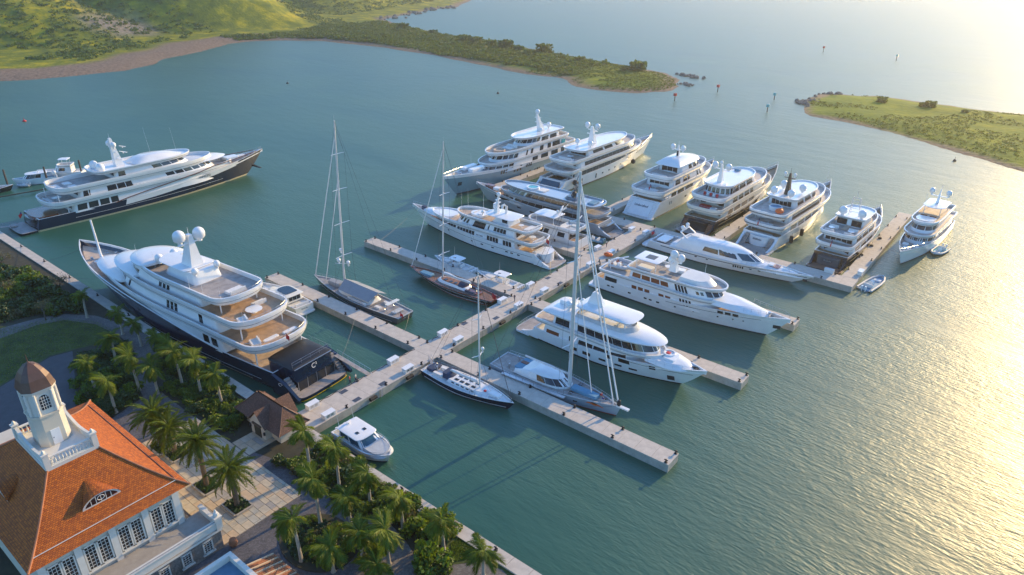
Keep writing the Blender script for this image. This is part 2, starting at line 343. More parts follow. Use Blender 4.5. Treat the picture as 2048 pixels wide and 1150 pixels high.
def terrain_mat():
    m, nt, b = nodes('terrain'); L = nt.links.new
    at = nt.nodes.new('ShaderNodeAttribute'); at.attribute_name = 'zone'
    sp_ = N(nt, 'ShaderNodeSeparateColor'); L(at.outputs['Color'], sp_.inputs[0])
    tc = nt.nodes.new('ShaderNodeTexCoord')
    n1 = N(nt, 'ShaderNodeTexNoise', Scale=.06, Detail=8, Roughness=.7); L(tc.outputs['Object'], n1.inputs['Vector'])
    n2 = N(nt, 'ShaderNodeTexNoise', Scale=.5, Detail=4); L(tc.outputs['Object'], n2.inputs['Vector'])
    gr = ramp(nt, n1.outputs['Fac'], [(.30, (.045, .085, .010)), (.5, (.17, .19, .008)), (.66, (.42, .34, .006))])
    lush = ramp(nt, n1.outputs['Fac'], [(.3, (.060, .13, .008)), (.7, (.20, .25, .010))])
    ml = N(nt, 'ShaderNodeMix', data_type='RGBA'); L(sp_.outputs[1], ml.inputs['Factor']); L(gr.outputs[0], ml.inputs['A']); L(lush.outputs[0], ml.inputs['B'])
    sa = ramp(nt, n2.outputs['Fac'], [(.3, (.16, .11, .075)), (.7, (.28, .205, .145))])
    ms = N(nt, 'ShaderNodeMix', data_type='RGBA'); L(sp_.outputs[0], ms.inputs['Factor']); L(ml.outputs['Result'], ms.inputs['A']); L(sa.outputs[0], ms.inputs['B'])
    mr = N(nt, 'ShaderNodeMix', data_type='RGBA'); L(sp_.outputs[2], mr.inputs['Factor']); L(ms.outputs['Result'], mr.inputs['A'])
    rk = ramp(nt, n2.outputs['Fac'], [(.3, (.13, .11, .10)), (.7, (.27, .24, .22))]); L(rk.outputs[0], mr.inputs['B'])
    L(mr.outputs['Result'], b.inputs['Base Color']); b.inputs['Roughness'].default_value = .95; b.inputs['Specular IOR Level'].default_value = .15
    bp = N(nt, 'ShaderNodeBump', Strength=.8, Distance=.6); L(n2.outputs['Fac'], bp.inputs['Height']); L(bp.outputs[0], b.inputs['Normal'])
terrain_mat()
def terrain(name, x0, x1, y0, y1, step, poly, hills, zone):
    xs = np.arange(x0, x1, step); ys = np.arange(y0, y1, step); X, Y = np.meshgrid(xs, ys)
    d = poly_sd(X, Y, poly)+1.6*noise2(X, Y, 2, 3, .10); h = land_h(X, Y, d, hills); z = zone(X, Y, d, h)
    ny, nx = X.shape; V = np.stack([X, Y, h], -1).reshape(-1, 3)
    i = np.arange(ny*nx).reshape(ny, nx); F = np.stack([i[:-1, :-1], i[:-1, 1:], i[1:, 1:], i[1:, :-1]], -1).reshape(-1, 4)
    F = F[(h.ravel()[F] > -1.2).any(1)]
    me = bpy.data.meshes.new(name); me.vertices.add(len(V)); me.vertices.foreach_set('co', V.astype(np.float32).ravel())
    me.loops.add(F.size); me.loops.foreach_set('vertex_index', F.astype(np.int32).ravel())
    me.polygons.add(len(F)); me.polygons.foreach_set('loop_start', np.arange(0, F.size, 4, dtype=np.int32)); me.polygons.foreach_set('loop_total', np.full(len(F), 4, np.int32))
    me.update(calc_edges=True); me.polygons.foreach_set('use_smooth', [True]*len(F))
    a = me.color_attributes.new('zone', 'FLOAT_COLOR', 'POINT'); a.data.foreach_set('color', np.concatenate([z.reshape(-1, 3), np.ones((ny*nx, 1))], 1).astype(np.float32).ravel())
    me.materials.append(M['terrain']); return struct(mesh_obj(name, me))
VALLEY = np.array([G(330, 50)[:2], G(300, 62)[:2], G(340, 30)[:2]])
def zone_main(X, Y, d, h):
    bw = np.where((X < -355) & (Y < 345), 40, 11)+np.where((X < -355) & (Y < 345), 9, 3)*noise2(X, Y, 21, 3, .03)
    sand = np.clip((bw-d)/6, 0, 1); spit = np.clip((X+260)/90, 0, 1)*.8
    rock = np.clip((noise2(X, Y, 33, 3, .05)+1.0-np.hypot((X+560)/60, (Y-225)/32)), 0, 1)*.9
    tip = np.clip((X+150)/40, 0, 1)
    return np.stack([sand, np.clip(spit*.4+tip, 0, 1), np.clip(rock, 0, 1)], -1)
terrain('hills', -1500, -80, -180, 960, 5.0, mainland, True, zone_main)
terrain('headland', -45, 215, 225, 385, 3.0, island, False, lambda X, Y, d, h: np.stack([np.clip((5.5+2*noise2(X, Y, 4, 3, .1)-d)/3, 0, 1), np.clip(.9+.3*noise2(X, Y, 8, 3, .03), 0, 1), np.zeros_like(X)], -1))

# bushes on the far land: one mass of leaf clumps, too many to count
def bush_pts(n, box, poly, hills, keep, seed, margin=3):
    rs = np.random.RandomState(seed); x = rs.uniform(box[0], box[1], n); y = rs.uniform(box[2], box[3], n)
    d = poly_sd(x, y, poly); ok = (d > margin) & keep(x, y, d, rs); x, y, d = x[ok], y[ok], d[ok]
    return np.stack([x, y, land_h(x, y, d, hills)], -1), rs
def bush_cloud(name, C, rad, per, mat_, rs, flat=.75, leaf=.55):
    n = len(C); r = np.asarray(rad).reshape(-1, 1)*np.ones((n, 1))
    v = rs.normal(size=(n, per, 3)); v /= np.linalg.norm(v, axis=2, keepdims=True); v[:, :, 2] = np.abs(v[:, :, 2])
    v *= rs.uniform(.55, 1.05, (n, per, 1)); v[:, :, 2] *= flat
    pts = C[:, None, :]+v*r[:, None, :]
    me = quads_np(name, leaves_np(pts.reshape(-1, 3), np.repeat(r[:, 0], per)*leaf, .5, 1.2, rs), mat_)
    return mesh_obj_kind(name, me, 'stuff')
P_, rs_ = bush_pts(26000, (-480, -85, 270, 470), mainland, True, lambda x, y, d, r: (d > 9+5*noise2(x, y, 21, 3, .05)) & (noise2(x, y, 5, 3, .035) > np.where(x > -165, .25, -.55)), 1)
bush_cloud('spit_scrub', P_, rs_.uniform(.5, 1.9, len(P_)), 13, 'far_bush', rs_)
P_, rs_ = bush_pts(9000, (-190, -85, 275, 385), mainland, True, lambda x, y, d, r: (d > 3.5) & (noise2(x, y, 7, 3, .09) > -.5), 43)
bush_cloud('spit_ground_scrub', P_, rs_.uniform(.2, .85, len(P_)), 9, 'headland_bush', rs_, .6)
P_, rs_ = bush_pts(3600, (-480, -165, 280, 460), mainland, True, lambda x, y, d, r: (d > 9+5*noise2(x, y, 21, 3, .05)) & (noise2(x, y, 5, 3, .035) > -.2) & (r.uniform(0, 1, len(x)) < .75), 41)
bush_cloud('spit_bushes', P_, rs_.uniform(1.4, 3.1, len(P_)), 34, 'far_bush', rs_, .8, .45)
P_, rs_ = bush_pts(24000, (-1100, -390, 20, 700), mainland, True, lambda x, y, d, r: (d > 44+10*noise2(x, y, 21, 3, .03)) & ((noise2(x, y, 15, 4, .022) > .22) | ((y > 385) & (noise2(x, y, 15, 4, .03) > -.6)) | ((np.hypot((x+545)/90, (y-215)/75) < 1) & (noise2(x, y, 6, 3, .05) > -.1))), 2)
bush_cloud('hillside_scrub', P_, rs_.uniform(.8, 2.8, len(P_)), 13, 'far_bush', rs_)
P_, rs_ = bush_pts(12000, (-30, 205, 235, 375), island, False, lambda x, y, d, r: (d > 4.5) & (noise2(x, y, 5, 3, .06) > -.1), 3)
bush_cloud('headland_scrub', P_, rs_.uniform(.25, .95, len(P_)), 10, 'headland_bush', rs_, .6)
# shore rocks
def rock_mesh(k):
    rs = np.random.RandomState(k); mb = MB(); mb.ell((0, 0, .2), .9, .7, .55, 7, 5)
    mb.v = [(x*(1+rs.uniform(-.25, .25)), y*(1+rs.uniform(-.25, .25)), z*(1+rs.uniform(-.2, .2))) for x, y, z in mb.v]
    o = mb.build('shore_rock', 'rock'); me = o.data; bpy.data.objects.remove(o); return me
ROCKS = [rock_mesh(k) for k in range(5)]
rs_ = np.random.RandomState(12)
def rocks(path, n, spread, s0, s1, label):
    for i in range(n):
        k = rs_.uniform(0, len(path)-1.001); a = path[int(k)]; b = path[int(k)+1]; f = k-int(k)
        p = G(a[0]+(b[0]-a[0])*f, a[1]+(b[1]-a[1])*f)
        o = mesh_obj('shore_rock', ROCKS[i % 5], None, (p[0]+rs_.normal()*spread, p[1]+rs_.normal()*spread, rs_.uniform(-.15, .15)), rs_.uniform(0, 6), rs_.uniform(s0, s1))
        tag(o, label, 'rock', label)
rocks([(1362, 150), (1375, 152), (1390, 155), (1400, 157)], 34, 1.6, .6, 1.7, 'dark boulder in the water off the tip of the scrubby spit')
rocks([(1362, 168), (1376, 171), (1388, 170)], 22, 1.2, .5, 1.4, 'dark boulder at the foot of the grassy spit end')
rocks([(1594, 204), (1606, 206), (1612, 212), (1640, 190), (1680, 187), (1606, 203)], 40, 2.0, .7, 1.9, 'dark boulder along the end of the green headland')
rocks([(770, 40), (790, 33), (830, 26), (870, 19), (905, 14)], 50, 6.0, 1.4, 3.4, 'grey armour boulder along the far curving breakwater')

# ------------------------------------------------------------------ near land and quay
QZ = 1.7
mb = MB(); mb.prism([(-420, -.05), (150, -.05), (150, -260), (-420, -260)], -3.0, QZ); struct(mb.build('quay_ground', ['soil']))
def sheet(name, pts, z, m, world=False):
    mb = MB(); P = [(p[0], p[1], z) if world else (*G(p[0], p[1], z)[:2], z) for p in pts]
    mb.add(P, [tuple(range(len(P)))])
    o = mb.build(name, m); me = o.data
    if me.polygons[0].normal.z < 0: me.flip_normals()
    return struct(o)
lawn_px = [(-60, 655), (29, 652), (110, 634), (190, 640), (225, 655), (240, 690), (190, 690), (145, 700), (100, 712), (0, 772), (-60, 800)]
sheet('lawn', lawn_px, QZ+.010, 'lawn')
sheet('lawn', [(893, 1084), (930, 1060), (975, 1088), (1045, 1140), (1090, 1175), (1050, 1175), (1010, 1146), (960, 1120), (895, 1132)], QZ+.010, 'lawn')
sheet('service_road', [(-60, 806), (0, 774), (100, 714), (145, 702), (150, 760), (160, 800), (120, 860), (-60, 900)], QZ+.008, 'dirt_road')
sheet('path', [(-40, 668), (29, 649), (73, 637), (128, 628), (190, 631), (240, 646), (272, 652), (300, 676), (318, 706), (312, 735), (306, 765), (330, 790), (394, 838), (440, 872), (400, 880), (340, 835), (290, 800), (275, 770), (272, 735), (268, 700), (240, 672), (190, 648), (128, 640), (73, 650), (-20, 685)], QZ+.016, 'path_stone')
sheet('cobbled_road', [(205, 850), (285, 795), (312, 790), (347, 808), (394, 845), (480, 895), (560, 922), (594, 954), (650, 986), (692, 1018), (725, 1055), (742, 1100), (735, 1190), (395, 1190), (250, 1100)], QZ+.020, 'cobble')
sheet('path', [(735, 1036), (765, 1030), (810, 1080), (850, 1140), (860, 1190), (742, 1190), (745, 1100)], QZ+.024, 'path_stone')
sheet('turning_circle', [(880, 1140), (900, 1130), (960, 1124), (1005, 1140), (1040, 1180), (880, 1190)], QZ+.016, 'path_stone')
# round planted bed in the cobbles
mb = MB(); c = G(637, 1084, QZ); ring = [(c[0]+5.6*cos(a), c[1]+4.3*sin(a)) for a in np.linspace(0, 2*pi, 40, endpoint=False)]
mb.prism(ring, QZ, QZ+.14); o = mb.build('planting_bed', ['soil']); struct(o)
sheet('planting_bed', [(c[0]+5.35*cos(a), c[1]+4.05*sin(a)) for a in np.linspace(0, 2*pi, 40, endpoint=False)], QZ+.147, 'soil', True)
# quay coping of separate stone lengths
copo = MB(); copo.box(-40, -1.0, QZ-.15, 260, 1.9, .3); cop = struct(copo.build('quay_coping', 'mortar'))
cs = MB(); cs.box(0, 0, .11, 2.95, 1.94, .22); tmp = cs.build('coping_stone', 'concrete'); cme = tmp.data; bpy.data.objects.remove(tmp)
for i in range(62): mesh_obj('coping_stone', cme, cop, (-135+i*3.0, -.96, QZ+.0+random.uniform(-.006, .006)))
# flagstone plaza
FM = {}
def flag_mesh(w, d, m):
    k = (w, d, m)
    if k not in FM:
        b = MB(); b.box(0, 0, .03, w-.05, d-.05, .06, taper=.985); t = b.build('flagstone', m); FM[k] = t.data; bpy.data.objects.remove(t)
    return FM[k]
def flags(name, x0, x1, y0, y1, z):
    o = MB(); o.box((x0+x1)/2, (y0+y1)/2, z+.005, x1-x0, y1-y0, .05); base = struct(o.build(name, 'mortar')); y = y0; row = 0
    while y < y1-.3:
        d = random.choice((.8, 1.0, 1.2)); d = d if y+d < y1+.2 else max(.4, round(y1-y, 1)); x = x0
        while x < x1-.2:
            w = random.choice((1.1, 1.5, 1.9, 2.3)); w = min(w, round(x1-x, 1))
            mesh_obj('flagstone', flag_mesh(w, d, random.choice(('flag_a', 'flag_a', 'flag_b', 'flag_c', 'flag_d'))), base, (x+w/2, y+d/2, z+.025+random.uniform(0, .012))); x += w
        y += d; row += 1
    return base
flags('plaza', -14.0, 13.8, -21.5, -9.8, QZ+.02)
flags('plaza_walk', -3.6, .9, -9.7, -3.2, QZ+.02)

# ------------------------------------------------------------------ piers
PZ = 1.5
SLAB = {}
def slab_mesh(lx, ly):
    if (lx, ly) not in SLAB:
        b = MB(); b.box(0, 0, 0, lx-.03, ly-.03, .14); t = b.build('deck_slab', 'concrete'); SLAB[(lx, ly)] = t.data; bpy.data.objects.remove(t)
    return SLAB[(lx, ly)]
def pier(name, x0, x1, y0, y1, label):
    t = thing(name, label, 'pier', ((x0+x1)/2, (y0+y1)/2, -.7))
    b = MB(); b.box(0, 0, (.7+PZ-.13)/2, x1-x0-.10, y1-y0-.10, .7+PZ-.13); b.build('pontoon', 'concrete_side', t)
    lx, ly = x1-x0, y1-y0; al = lx > ly; n = max(1, round(max(lx, ly)/3.0)); s = max(lx, ly)/n; me = slab_mesh(round(s, 3) if al else round(lx, 3), round(ly, 3) if al else round(s, 3))
    for i in range(n):
        k = -max(lx, ly)/2+s*(i+.5); mesh_obj('deck_slab', me, t, (k if al else 0, 0 if al else k, .7+PZ-.07+random.uniform(-.004, .004)))
    return t
FW = 3.4
mainp = pier('main_pier', -2.7, 2.7, -.0+.05, 109.55, 'long concrete main pier running out from the quay past the gatehouse')
pier('finger_pier', -51.6, -2.72, 27.9, 27.9+FW, 'concrete finger pier between the white sport cruiser and the grey sloop with the awning')
pier('finger_pier', -51.2, -2.72, 56.8, 56.8+FW, 'concrete finger pier beside the black sloop with two centre console boats behind')
pier('finger_pier', -51.2, -2.72, 85.3, 85.3+FW, 'concrete finger pier between the white yacht with a nameplate and a smaller flybridge yacht')
pier('finger_pier', 2.72, 50.1, 28.2, 28.2+FW, 'bare concrete finger pier between the navy sloop and the silver sloop')
pier('finger_pier', 2.72, 50.0, 55.9, 55.9+FW, 'concrete finger pier behind the white explorer yacht with black fenders')
pier('finger_pier', 2.72, 50.0, 83.1, 83.1+FW, 'concrete finger pier behind the long white three deck yacht')
pier('cross_pier', -56.5, 54.0, 109.6, 114.5, 'concrete cross pier at the outer end behind the low white express yacht')
pier('finger_pier', -56.4, -53.0, 114.52, 166, 'concrete finger pier between the pale blue hull and the open stern yacht')
pier('finger_pier', -17.4, -14.0, 114.52, 150, 'concrete finger pier beside the stern of the tall white yacht')
pier('finger_pier', 16.4, 19.8, 114.52, 166, 'concrete finger pier between the dark hulled yacht and the white yacht with the orange raft')
pier('finger_pier', 50.3, 53.8, 114.52, 171.5, 'concrete finger pier between the lattice mast yacht and the small bow-on white yacht')
# bollards
b = MB(); b.lathe([(.24, 0), (.24, .06), (.11, .09), (.10, .36), (.13, .40), (.13, .48), (.05, .53)], n=8); b.box(0, 0, .40, .52, .10, .10)
t_ = b.build('bollard', 'black', smooth=True); bol = t_.data; bpy.data.objects.remove(t_)
def bollard(x, y, z=PZ, rz=0.0, w='main pier'): tag(mesh_obj('mooring_bollard', bol, None, (x, y, z), rz, 1.15), 'small black iron mooring bollard on the '+w, 'bollard', 'bollards on the '+w)
FL = ['finger pier beside the white sport cruiser', 'finger pier beside the black sloop', 'finger pier beside the white yacht with the nameplate', 'bare finger pier between navy and silver sloops', 'finger pier behind the white explorer', 'finger pier behind the long three deck yacht']
for y in np.arange(5, 108, 8.6):
    bollard(-2.35, y, rz=pi/2); bollard(2.35, y+2.4 if y+2.4 < 108 else 107, rz=pi/2)
for fl, (y0, x0, x1) in zip(FL, ((27.9, -51.6, -2.7), (56.8, -51.2, -2.7), (85.3, -51.2, -2.7), (28.2, 2.7, 50.1), (55.9, 2.7, 50), (83.1, 2.7, 50))):
    for k in range(6):
        x = (x0+.6 if x0 < 0 else x1-.6)+(-1 if x0 > 0 else 1)*k*9.2
        bollard(x, y0+.3, w=fl); bollard(x+.2, y0+FW-.3, w=fl)
for x in np.arange(-48, 54, 9.5): bollard(x, 109.95, w='outer cross pier'); bollard(x+2, 114.15, w='outer cross pier')
for xa, w_ in ((-56.4, 'outer finger by the pale blue hull'), (-17.4, 'outer finger by the tall white yacht'), (16.4, 'outer finger by the dark yacht with red cushions'), (50.3, 'outer finger by the lattice mast yacht')):
    for y in np.arange(119, 150 if xa == -17.4 else 170, 9.5): bollard(xa+.3, y, rz=pi/2, w=w_); bollard(xa+3.1, y, rz=pi/2, w=w_)
for x in (-112, -98, -84, -70, -56, -42, 24, 31.5, 41, 51): bollard(x, -.6, QZ+.22, w='pale quay coping')
# power pedestals
def pedestal(px, py, rz=0, w='main pier'):
    x, y, _ = G(px, py, 2.1)
    if abs(x) < 6: x = -2.05 if x < 0 else 2.05
    t = thing('power_pedestal', 'white service box with a sloped lid on the '+w, 'pedestal', (x, y, PZ), rz, 'white service boxes on the '+w)
    b = MB(); b.box(0, 0, .42, 1.0, 2.1, .84); b.build('cabinet', 'offwhite', t)
    b = MB(); b.add([(-.55, -1.1, .84), (.55, -1.1, .84), (.55, 1.1, .84), (-.55, 1.1, .84), (-.55, -1.1, .96), (.55, -1.1, .90), (.55, 1.1, .90), (-.55, 1.1, .96)], [(0, 3, 2, 1), (4, 5, 6, 7), (0, 1, 5, 4), (1, 2, 6, 5), (2, 3, 7, 6), (3, 0, 4, 7)]); b.build('lid', 'white', t)
    
    for yy in (-.4, .4): b = MB(); b.box(.505, yy, .5, .02, .5, .4); b.build("access_panel", "steel", t)
for p, w_ in zip([(624, 808), (655, 826), (785, 719), (814, 735), (886, 665), (913, 677), (1006, 600), (1034, 608), (1061, 569), (1089, 580), (1182, 528), (1197, 495), (1222, 503), (1268, 458), (1293, 464)], ['main pier near the gatehouse']*2+['main pier near the navy yacht']*2+['main pier beside the grey sloop stern']*2+['main pier by the black sloop stern']*2+['main pier by the centre console boat']*2+['main pier by the long white yacht']+['main pier by the flybridge yacht stern']*2+['main pier by the silver yacht stern']*2): pedestal(*p, 0, w_)
pedestal(1659, 540, pi/2, 'outer pier by the lattice mast yacht'); pedestal(1722, 543, 0, 'outer pier corner by the tender')
for i, (y0, y1) in enumerate(((5, 16), (17, 27.5), (32, 42), (62, 72), (88, 97))):
    P = [(-2.45+.12*sin(k*2.3+i), y0+(y1-y0)*k/14, PZ+.05+.02*sin(k*3)) for k in range(15)]; b = MB(); b.tube(P, .06, 5)
    tag(b.build('shore_power_cable', 'black'), ['black shore power cable along the main pier beside the navy yacht stern', 'black cable along the main pier near the first finger pier', 'black cable along the main pier near the grey sloop', 'black cable along the main pier near the centre console boat', 'black cable along the main pier near the flybridge yacht'][i], 'cable')
for i, (y, zz) in enumerate(((12.5, .9), (21, .9), (47, .9), (70, .9))):
    b = MB(); b.tube([(0, -.7, 0), (0, -.55, 0), (0, .55, 0), (0, .7, 0)], .34, 10); o = b.build('dock_fender', 'rubber', smooth=True); o.location = (3.02, y, zz); tag(o, 'black cylindrical fender fixed to the side of the main pier', 'fender', 'main pier side fenders')
for y in (14.6, 44): 
    b = MB()
    for sy in (-.22, .22): b.tube([(0, sy, -1.6), (0, sy, .1), (-.35, sy, .5)], .035, 5)
    for k in range(5): b.tube([(0, -.22, -1.4+k*.32), (0, .22, -1.4+k*.32)], .03, 5)
    o = b.build('dock_ladder', 'steel'); o.location = (2.78, y, PZ); tag(o, 'steel ladder hooked over the main pier edge '+('near the moored motor boat' if y < 20 else 'between two finger piers'), 'ladder')
# flush hatches and dock fenders on the main pier
for px, py in [(766, 767), (687, 783), (714, 799), (1096, 556), (992, 636), (929, 647), (1120, 566)]:
    x, y, _ = G(px, py, PZ); b = MB(); b.box(x, y-54.8, PZ+.7+.012, .9, 1.4, .03); b.build('hatch_cover', 'cable', mainp)
# ------------------------------------------------------------------ boat toolkit (local frame: x forward from the stern, y to port, z up from the water)
def lerpf(a, b, k): return a+(b-a)*k
class Hull:
    def __init__(s, L, B, fs, fb, lwl=.88, stern=.86, p=2.3, full=.42, bul=.9, rake=1.0, boot=.35, pw=None, sp=1.8, xs=0.):
        s.L, s.B, s.fs, s.fb, s.lwl, s.stern, s.p, s.full, s.bul, s.rake, s.boot, s.sp = L, B, fs, fb, lwl, stern, p, full, bul, rake, boot, sp
        s.pw = pw or p*.72; s.xs = xs
    def hb(s, t, p):
        if t < s.full: return s.stern+(1-s.stern)*sin(t/s.full*pi/2)
        return max(0, 1-((t-s.full)/(1-s.full))**p)
    def sheer(s, t): return s.fs+(s.fb-s.fs)*max(0, (t-.2)/.8)**s.sp
    def at(s, t, z):
        sh = s.sheer(t); k = max(0, min(1, z/sh)); b0 = .94*s.hb(t, s.pw); b1 = s.hb(t, s.p)
        y = s.B/2*lerpf(b0, b1, k**(.75+.7*t)) if z >= 0 else s.B/2*b0*(1+.16*z)
        Lx = s.L*lerpf(s.lwl, 1.0, max(0, z/s.fb)**.85 if z > 0 else 0)
        return s.xs*(1-t)+t*Lx+s.rake*(1-t)**8*k, y
    def yx(s, x, z):
        lo, hi = 0., 1.
        for _ in range(30):
            m = (lo+hi)/2
            if s.at(m, z)[0] < x: lo = m
            else: hi = m
        return s.at(lo, z)[1], lo
    def build(s, par, main='white', bootm='boot_dark', deck='teak_grey', band=None, bandz=.6, capm='white', inner='white', drop0=0):
        ts = [0, .02, .05, .1, .16, .22, .28, .34, .4, .46, .52, .58, .64, .7, .75, .8, .84, .88, .91, .94, .965, .985, 1.0]
        fr = [-.8, 0., s.boot]; rows = []
        for fi in fr+[('f', k) for k in (.3, .5, .7, .85, 1.0)]:
            r = []
            for t in ts:
                z = fi if not isinstance(fi, tuple) else s.boot+(s.sheer(t)-s.boot)*fi[1]
                x, y = s.at(t, z); r.append((x, y, z))
            rows.append(r)
        mb = MB(); n = len(ts); nr = len(rows)
        V = [p for r in rows for p in r]+[(x, -y, z) for r in rows for (x, y, z) in r]; off = n*nr; F = []; mi = []
        def mrow(r): return 1 if r < 2 else (2 if band and (fr+[0]*2+[.3, .5, .7, .85, 1.0])[0] is not None and [0, 0, 0, .3, .5, .7, .85, 1][r] >= bandz-1e-6 else 0)
        for r in range(nr-1):
            for i in range(n-1):
                a, b, c, d = r*n+i, r*n+i+1, (r+1)*n+i+1, (r+1)*n+i
                F += [(b, a, d, c), (a+off, b+off, c+off, d+off)]; mi += [mrow(r)]*2
            F.append((r*n, r*n+off, (r+1)*n+off, (r+1)*n)); mi.append(mrow(r))
        mb.v = V; mb.f = F; mb.m = mi
        mb.build('hull', [main, bootm, band or main], par, smooth=True)
        # bulwark cap and inside
        mb = MB(); w = .22; top = rows[-1]
        for sg in (1, -1):
            R = []
            for i, t in enumerate(ts):
                x, y, z = top[i]; yi = max(y-w, .0); dz = z-s.bul
                R.append([(x, sg*y, z), (x, sg*y, z+.06), (max(0.05, x-.12 if t > .97 else x), sg*yi, z+.06), (max(.05, x-.12 if t > .97 else x), sg*yi, dz-.02)])
            F = []
            for i in range(n-1):
                for k in range(3):
                    q = (i*4+k, (i+1)*4+k, (i+1)*4+k+1, i*4+k+1); F.append(q if sg < 0 else q[::-1])
            mb.add([p for r in R for p in r], F)
        x0, y0, z0 = top[0]; mb.box(x0+.12, 0, z0-s.bul/2+.02, .24, 2*y0-.1, s.bul+.06)
        mb.build('bulwark', capm, par, smooth=True)
        mb = MB(); D = []
        for i, t in enumerate(ts):
            x, y, z = top[i]; yi = max(y-w+.01, .0); D.append([(x-(.12 if t > .97 else 0), yi, z-s.bul), (x-(.12 if t > .97 else 0), -yi, z-s.bul)])
        for i in range(n-1): mb.quad(D[i][1], D[i+1][1], D[i+1][0], D[i][0])
        mb.build('main_deck', deck, par); s.par = par; return s
    def stripe(s, z, h, m, t0=0., t1=1., name='hull_stripe', zf=None, n=24, off=.025):
        for sg in (1, -1):
            mb = MB(); R = []
            for t in np.linspace(t0, t1, n):
                zz = z if zf is None else s.sheer(t)*zf+z
                x, y = s.at(t, zz); x2, y2 = s.at(t, zz+h); R.append([(x, sg*(y+off), zz), (x2, sg*(y2+off), zz+h), (x2, sg*(y2-.05), zz+h), (x, sg*(y-.05), zz)])
            mb.loft(R if sg < 0 else [r[::-1] for r in R]); mb.build(name, m, s.par)
    def ports(s, spec, m='glass', name='porthole', sides=(1, -1)):
        for x, z, w, h in spec:
            for sg in sides:
                mb = MB(); R = []
                for xx in np.linspace(x-w/2, x+w/2, 3):
                    ya, _ = s.yx(xx, z-h/2); yb, _ = s.yx(xx, z+h/2)
                    R.append([(xx, sg*(ya+.03), z-h/2), (xx, sg*(yb+.03), z+h/2), (xx, sg*(yb-.08), z+h/2), (xx, sg*(ya-.08), z-h/2)])
                mb.loft(R if sg < 0 else [r[::-1] for r in R]); mb.build(name, m, s.par)
def outl(x0, x1, hw, ra, rf, ea=2.6, ef=2.0, n=9):
    P = []; q = (x1-x0)*.96/max(ra+rf, 1e-6)
    if q < 1: ra *= q; rf *= q
    for b in np.linspace(0, pi/2, n): P.append((x0+ra-ra*max(0, cos(b))**(2/ea), -hw*sin(b)**(2/ea)))
    for b in np.linspace(pi/2, 0, n+4): P.append((x1-rf+rf*max(0, cos(b))**(2/ef), -hw*sin(b)**(2/ef)))
    Q = [(x, -y) for x, y in P[::-1]]
    return P+Q[1:-1]
class Tier:
    def __init__(s, par, x0, x1, hw, z0, z1, rf=3., ra=.6, ea=5., ef=2.0, rake=1.0, arake=0., inset=.15, m='white', name='deckhouse', roof=True):
        s.__dict__.update(locals()); s.par = par
        mb = MB(); rr = [[(x, y, z0) for x, y in s.ring(z0)], [(x, y, z1) for x, y in s.ring(z1)]]
        mb.loft(rr, cap0=False); s.o = mb.build(name, m, par, smooth=True)
    def ring(s, z):
        k = (z-s.z0)/(s.z1-s.z0)
        return outl(s.x0+s.arake*k, s.x1-s.rake*k, s.hw-s.inset*k, s.ra, s.rf, s.ea, s.ef)
    def path(s, z): 
        P = np.array(s.ring(z)+[s.ring(z)[0]]); d = np.r_[0, np.cumsum(np.hypot(*np.diff(P, axis=0).T))]; return P, d
    def sx(s, x, z):
        P, d = s.path(z); h = len(P)//2
        for i in range(2, h):
            if P[i, 0] <= x <= P[i+1, 0]:
                f = (x-P[i, 0])/max(1e-6, P[i+1, 0]-P[i, 0]); return (d[i]+(d[i+1]-d[i])*f)/d[-1]
        return .5
    def pane(s, sa, sb, za, zb, m='glass', name='window', off=.03, slant=0.):
        gz_ = (zb-za)*.11; za = max(s.z0+.05, za-gz_); zb = min(s.z1-.05, zb+gz_); Pa, da = s.path(za); Pb, db = s.path(zb); R = []
        k = max(2, int((sb-sa)*da[-1]/.9)+2)
        def pt(P, d, u):
            u = u*d[-1]; i = min(len(d)-2, max(0, int(np.searchsorted(d, u))-1)); f = (u-d[i])/max(1e-6, d[i+1]-d[i]); q = P[i]+(P[i+1]-P[i])*f
            t = P[i+1]-P[i]; t = t/(np.linalg.norm(t)+1e-9); return q, np.array([t[1], -t[0]])
        for j in range(k):
            u = sa+(sb-sa)*j/(k-1); q, n = pt(Pa, da, u); q2, n2 = pt(Pb, db, u+slant)
            R.append([(*(q+n*off), za), (*(q-n*.05), za), (*(q2-n2*.05), zb), (*(q2+n2*off), zb)])
        mb = MB(); mb.loft(R); return mb.build(name, m, s.par)
    def wins(s, za, zb, spans, m='glass', name='window', slant=0.):
        for xa, xb in spans:
            a, b = s.sx(xa, za), s.sx(xb, za)
            s.pane(a, b, za, zb, m, name, slant=slant); s.pane(1-b, 1-a, za, zb, m, name, slant=-slant)
    def row(s, za, zb, x0, x1, n, gap=.15, m='glass'):
        w = (x1-x0)/n; s.wins(za, zb, [(x0+i*w, x0+(i+1)*w-gap) for i in range(n)], m)
    def wrap(s, za, zb, xa, n=7, gap=.004, m='glass'):
        a = s.sx(xa, za); w = (1-2*a)/n
        for i in range(n): s.pane(a+i*w+gap/2, a+(i+1)*w-gap/2, za, zb, m)
    def aft(s, za, zb, w, n=3, m='glass', gap=.12):
        for i in range(n):
            y0 = -w/2+i*w/n+gap/2; y1 = -w/2+(i+1)*w/n-gap/2; x = s.x0+s.arake*((za+zb)/2-s.z0)/(s.z1-s.z0)
            mb = MB(); mb.box(x-.0, (y0+y1)/2, (za+zb)/2, .10, y1-y0, zb-za); mb.build('window', m, s.par)
DECK = ['teak']
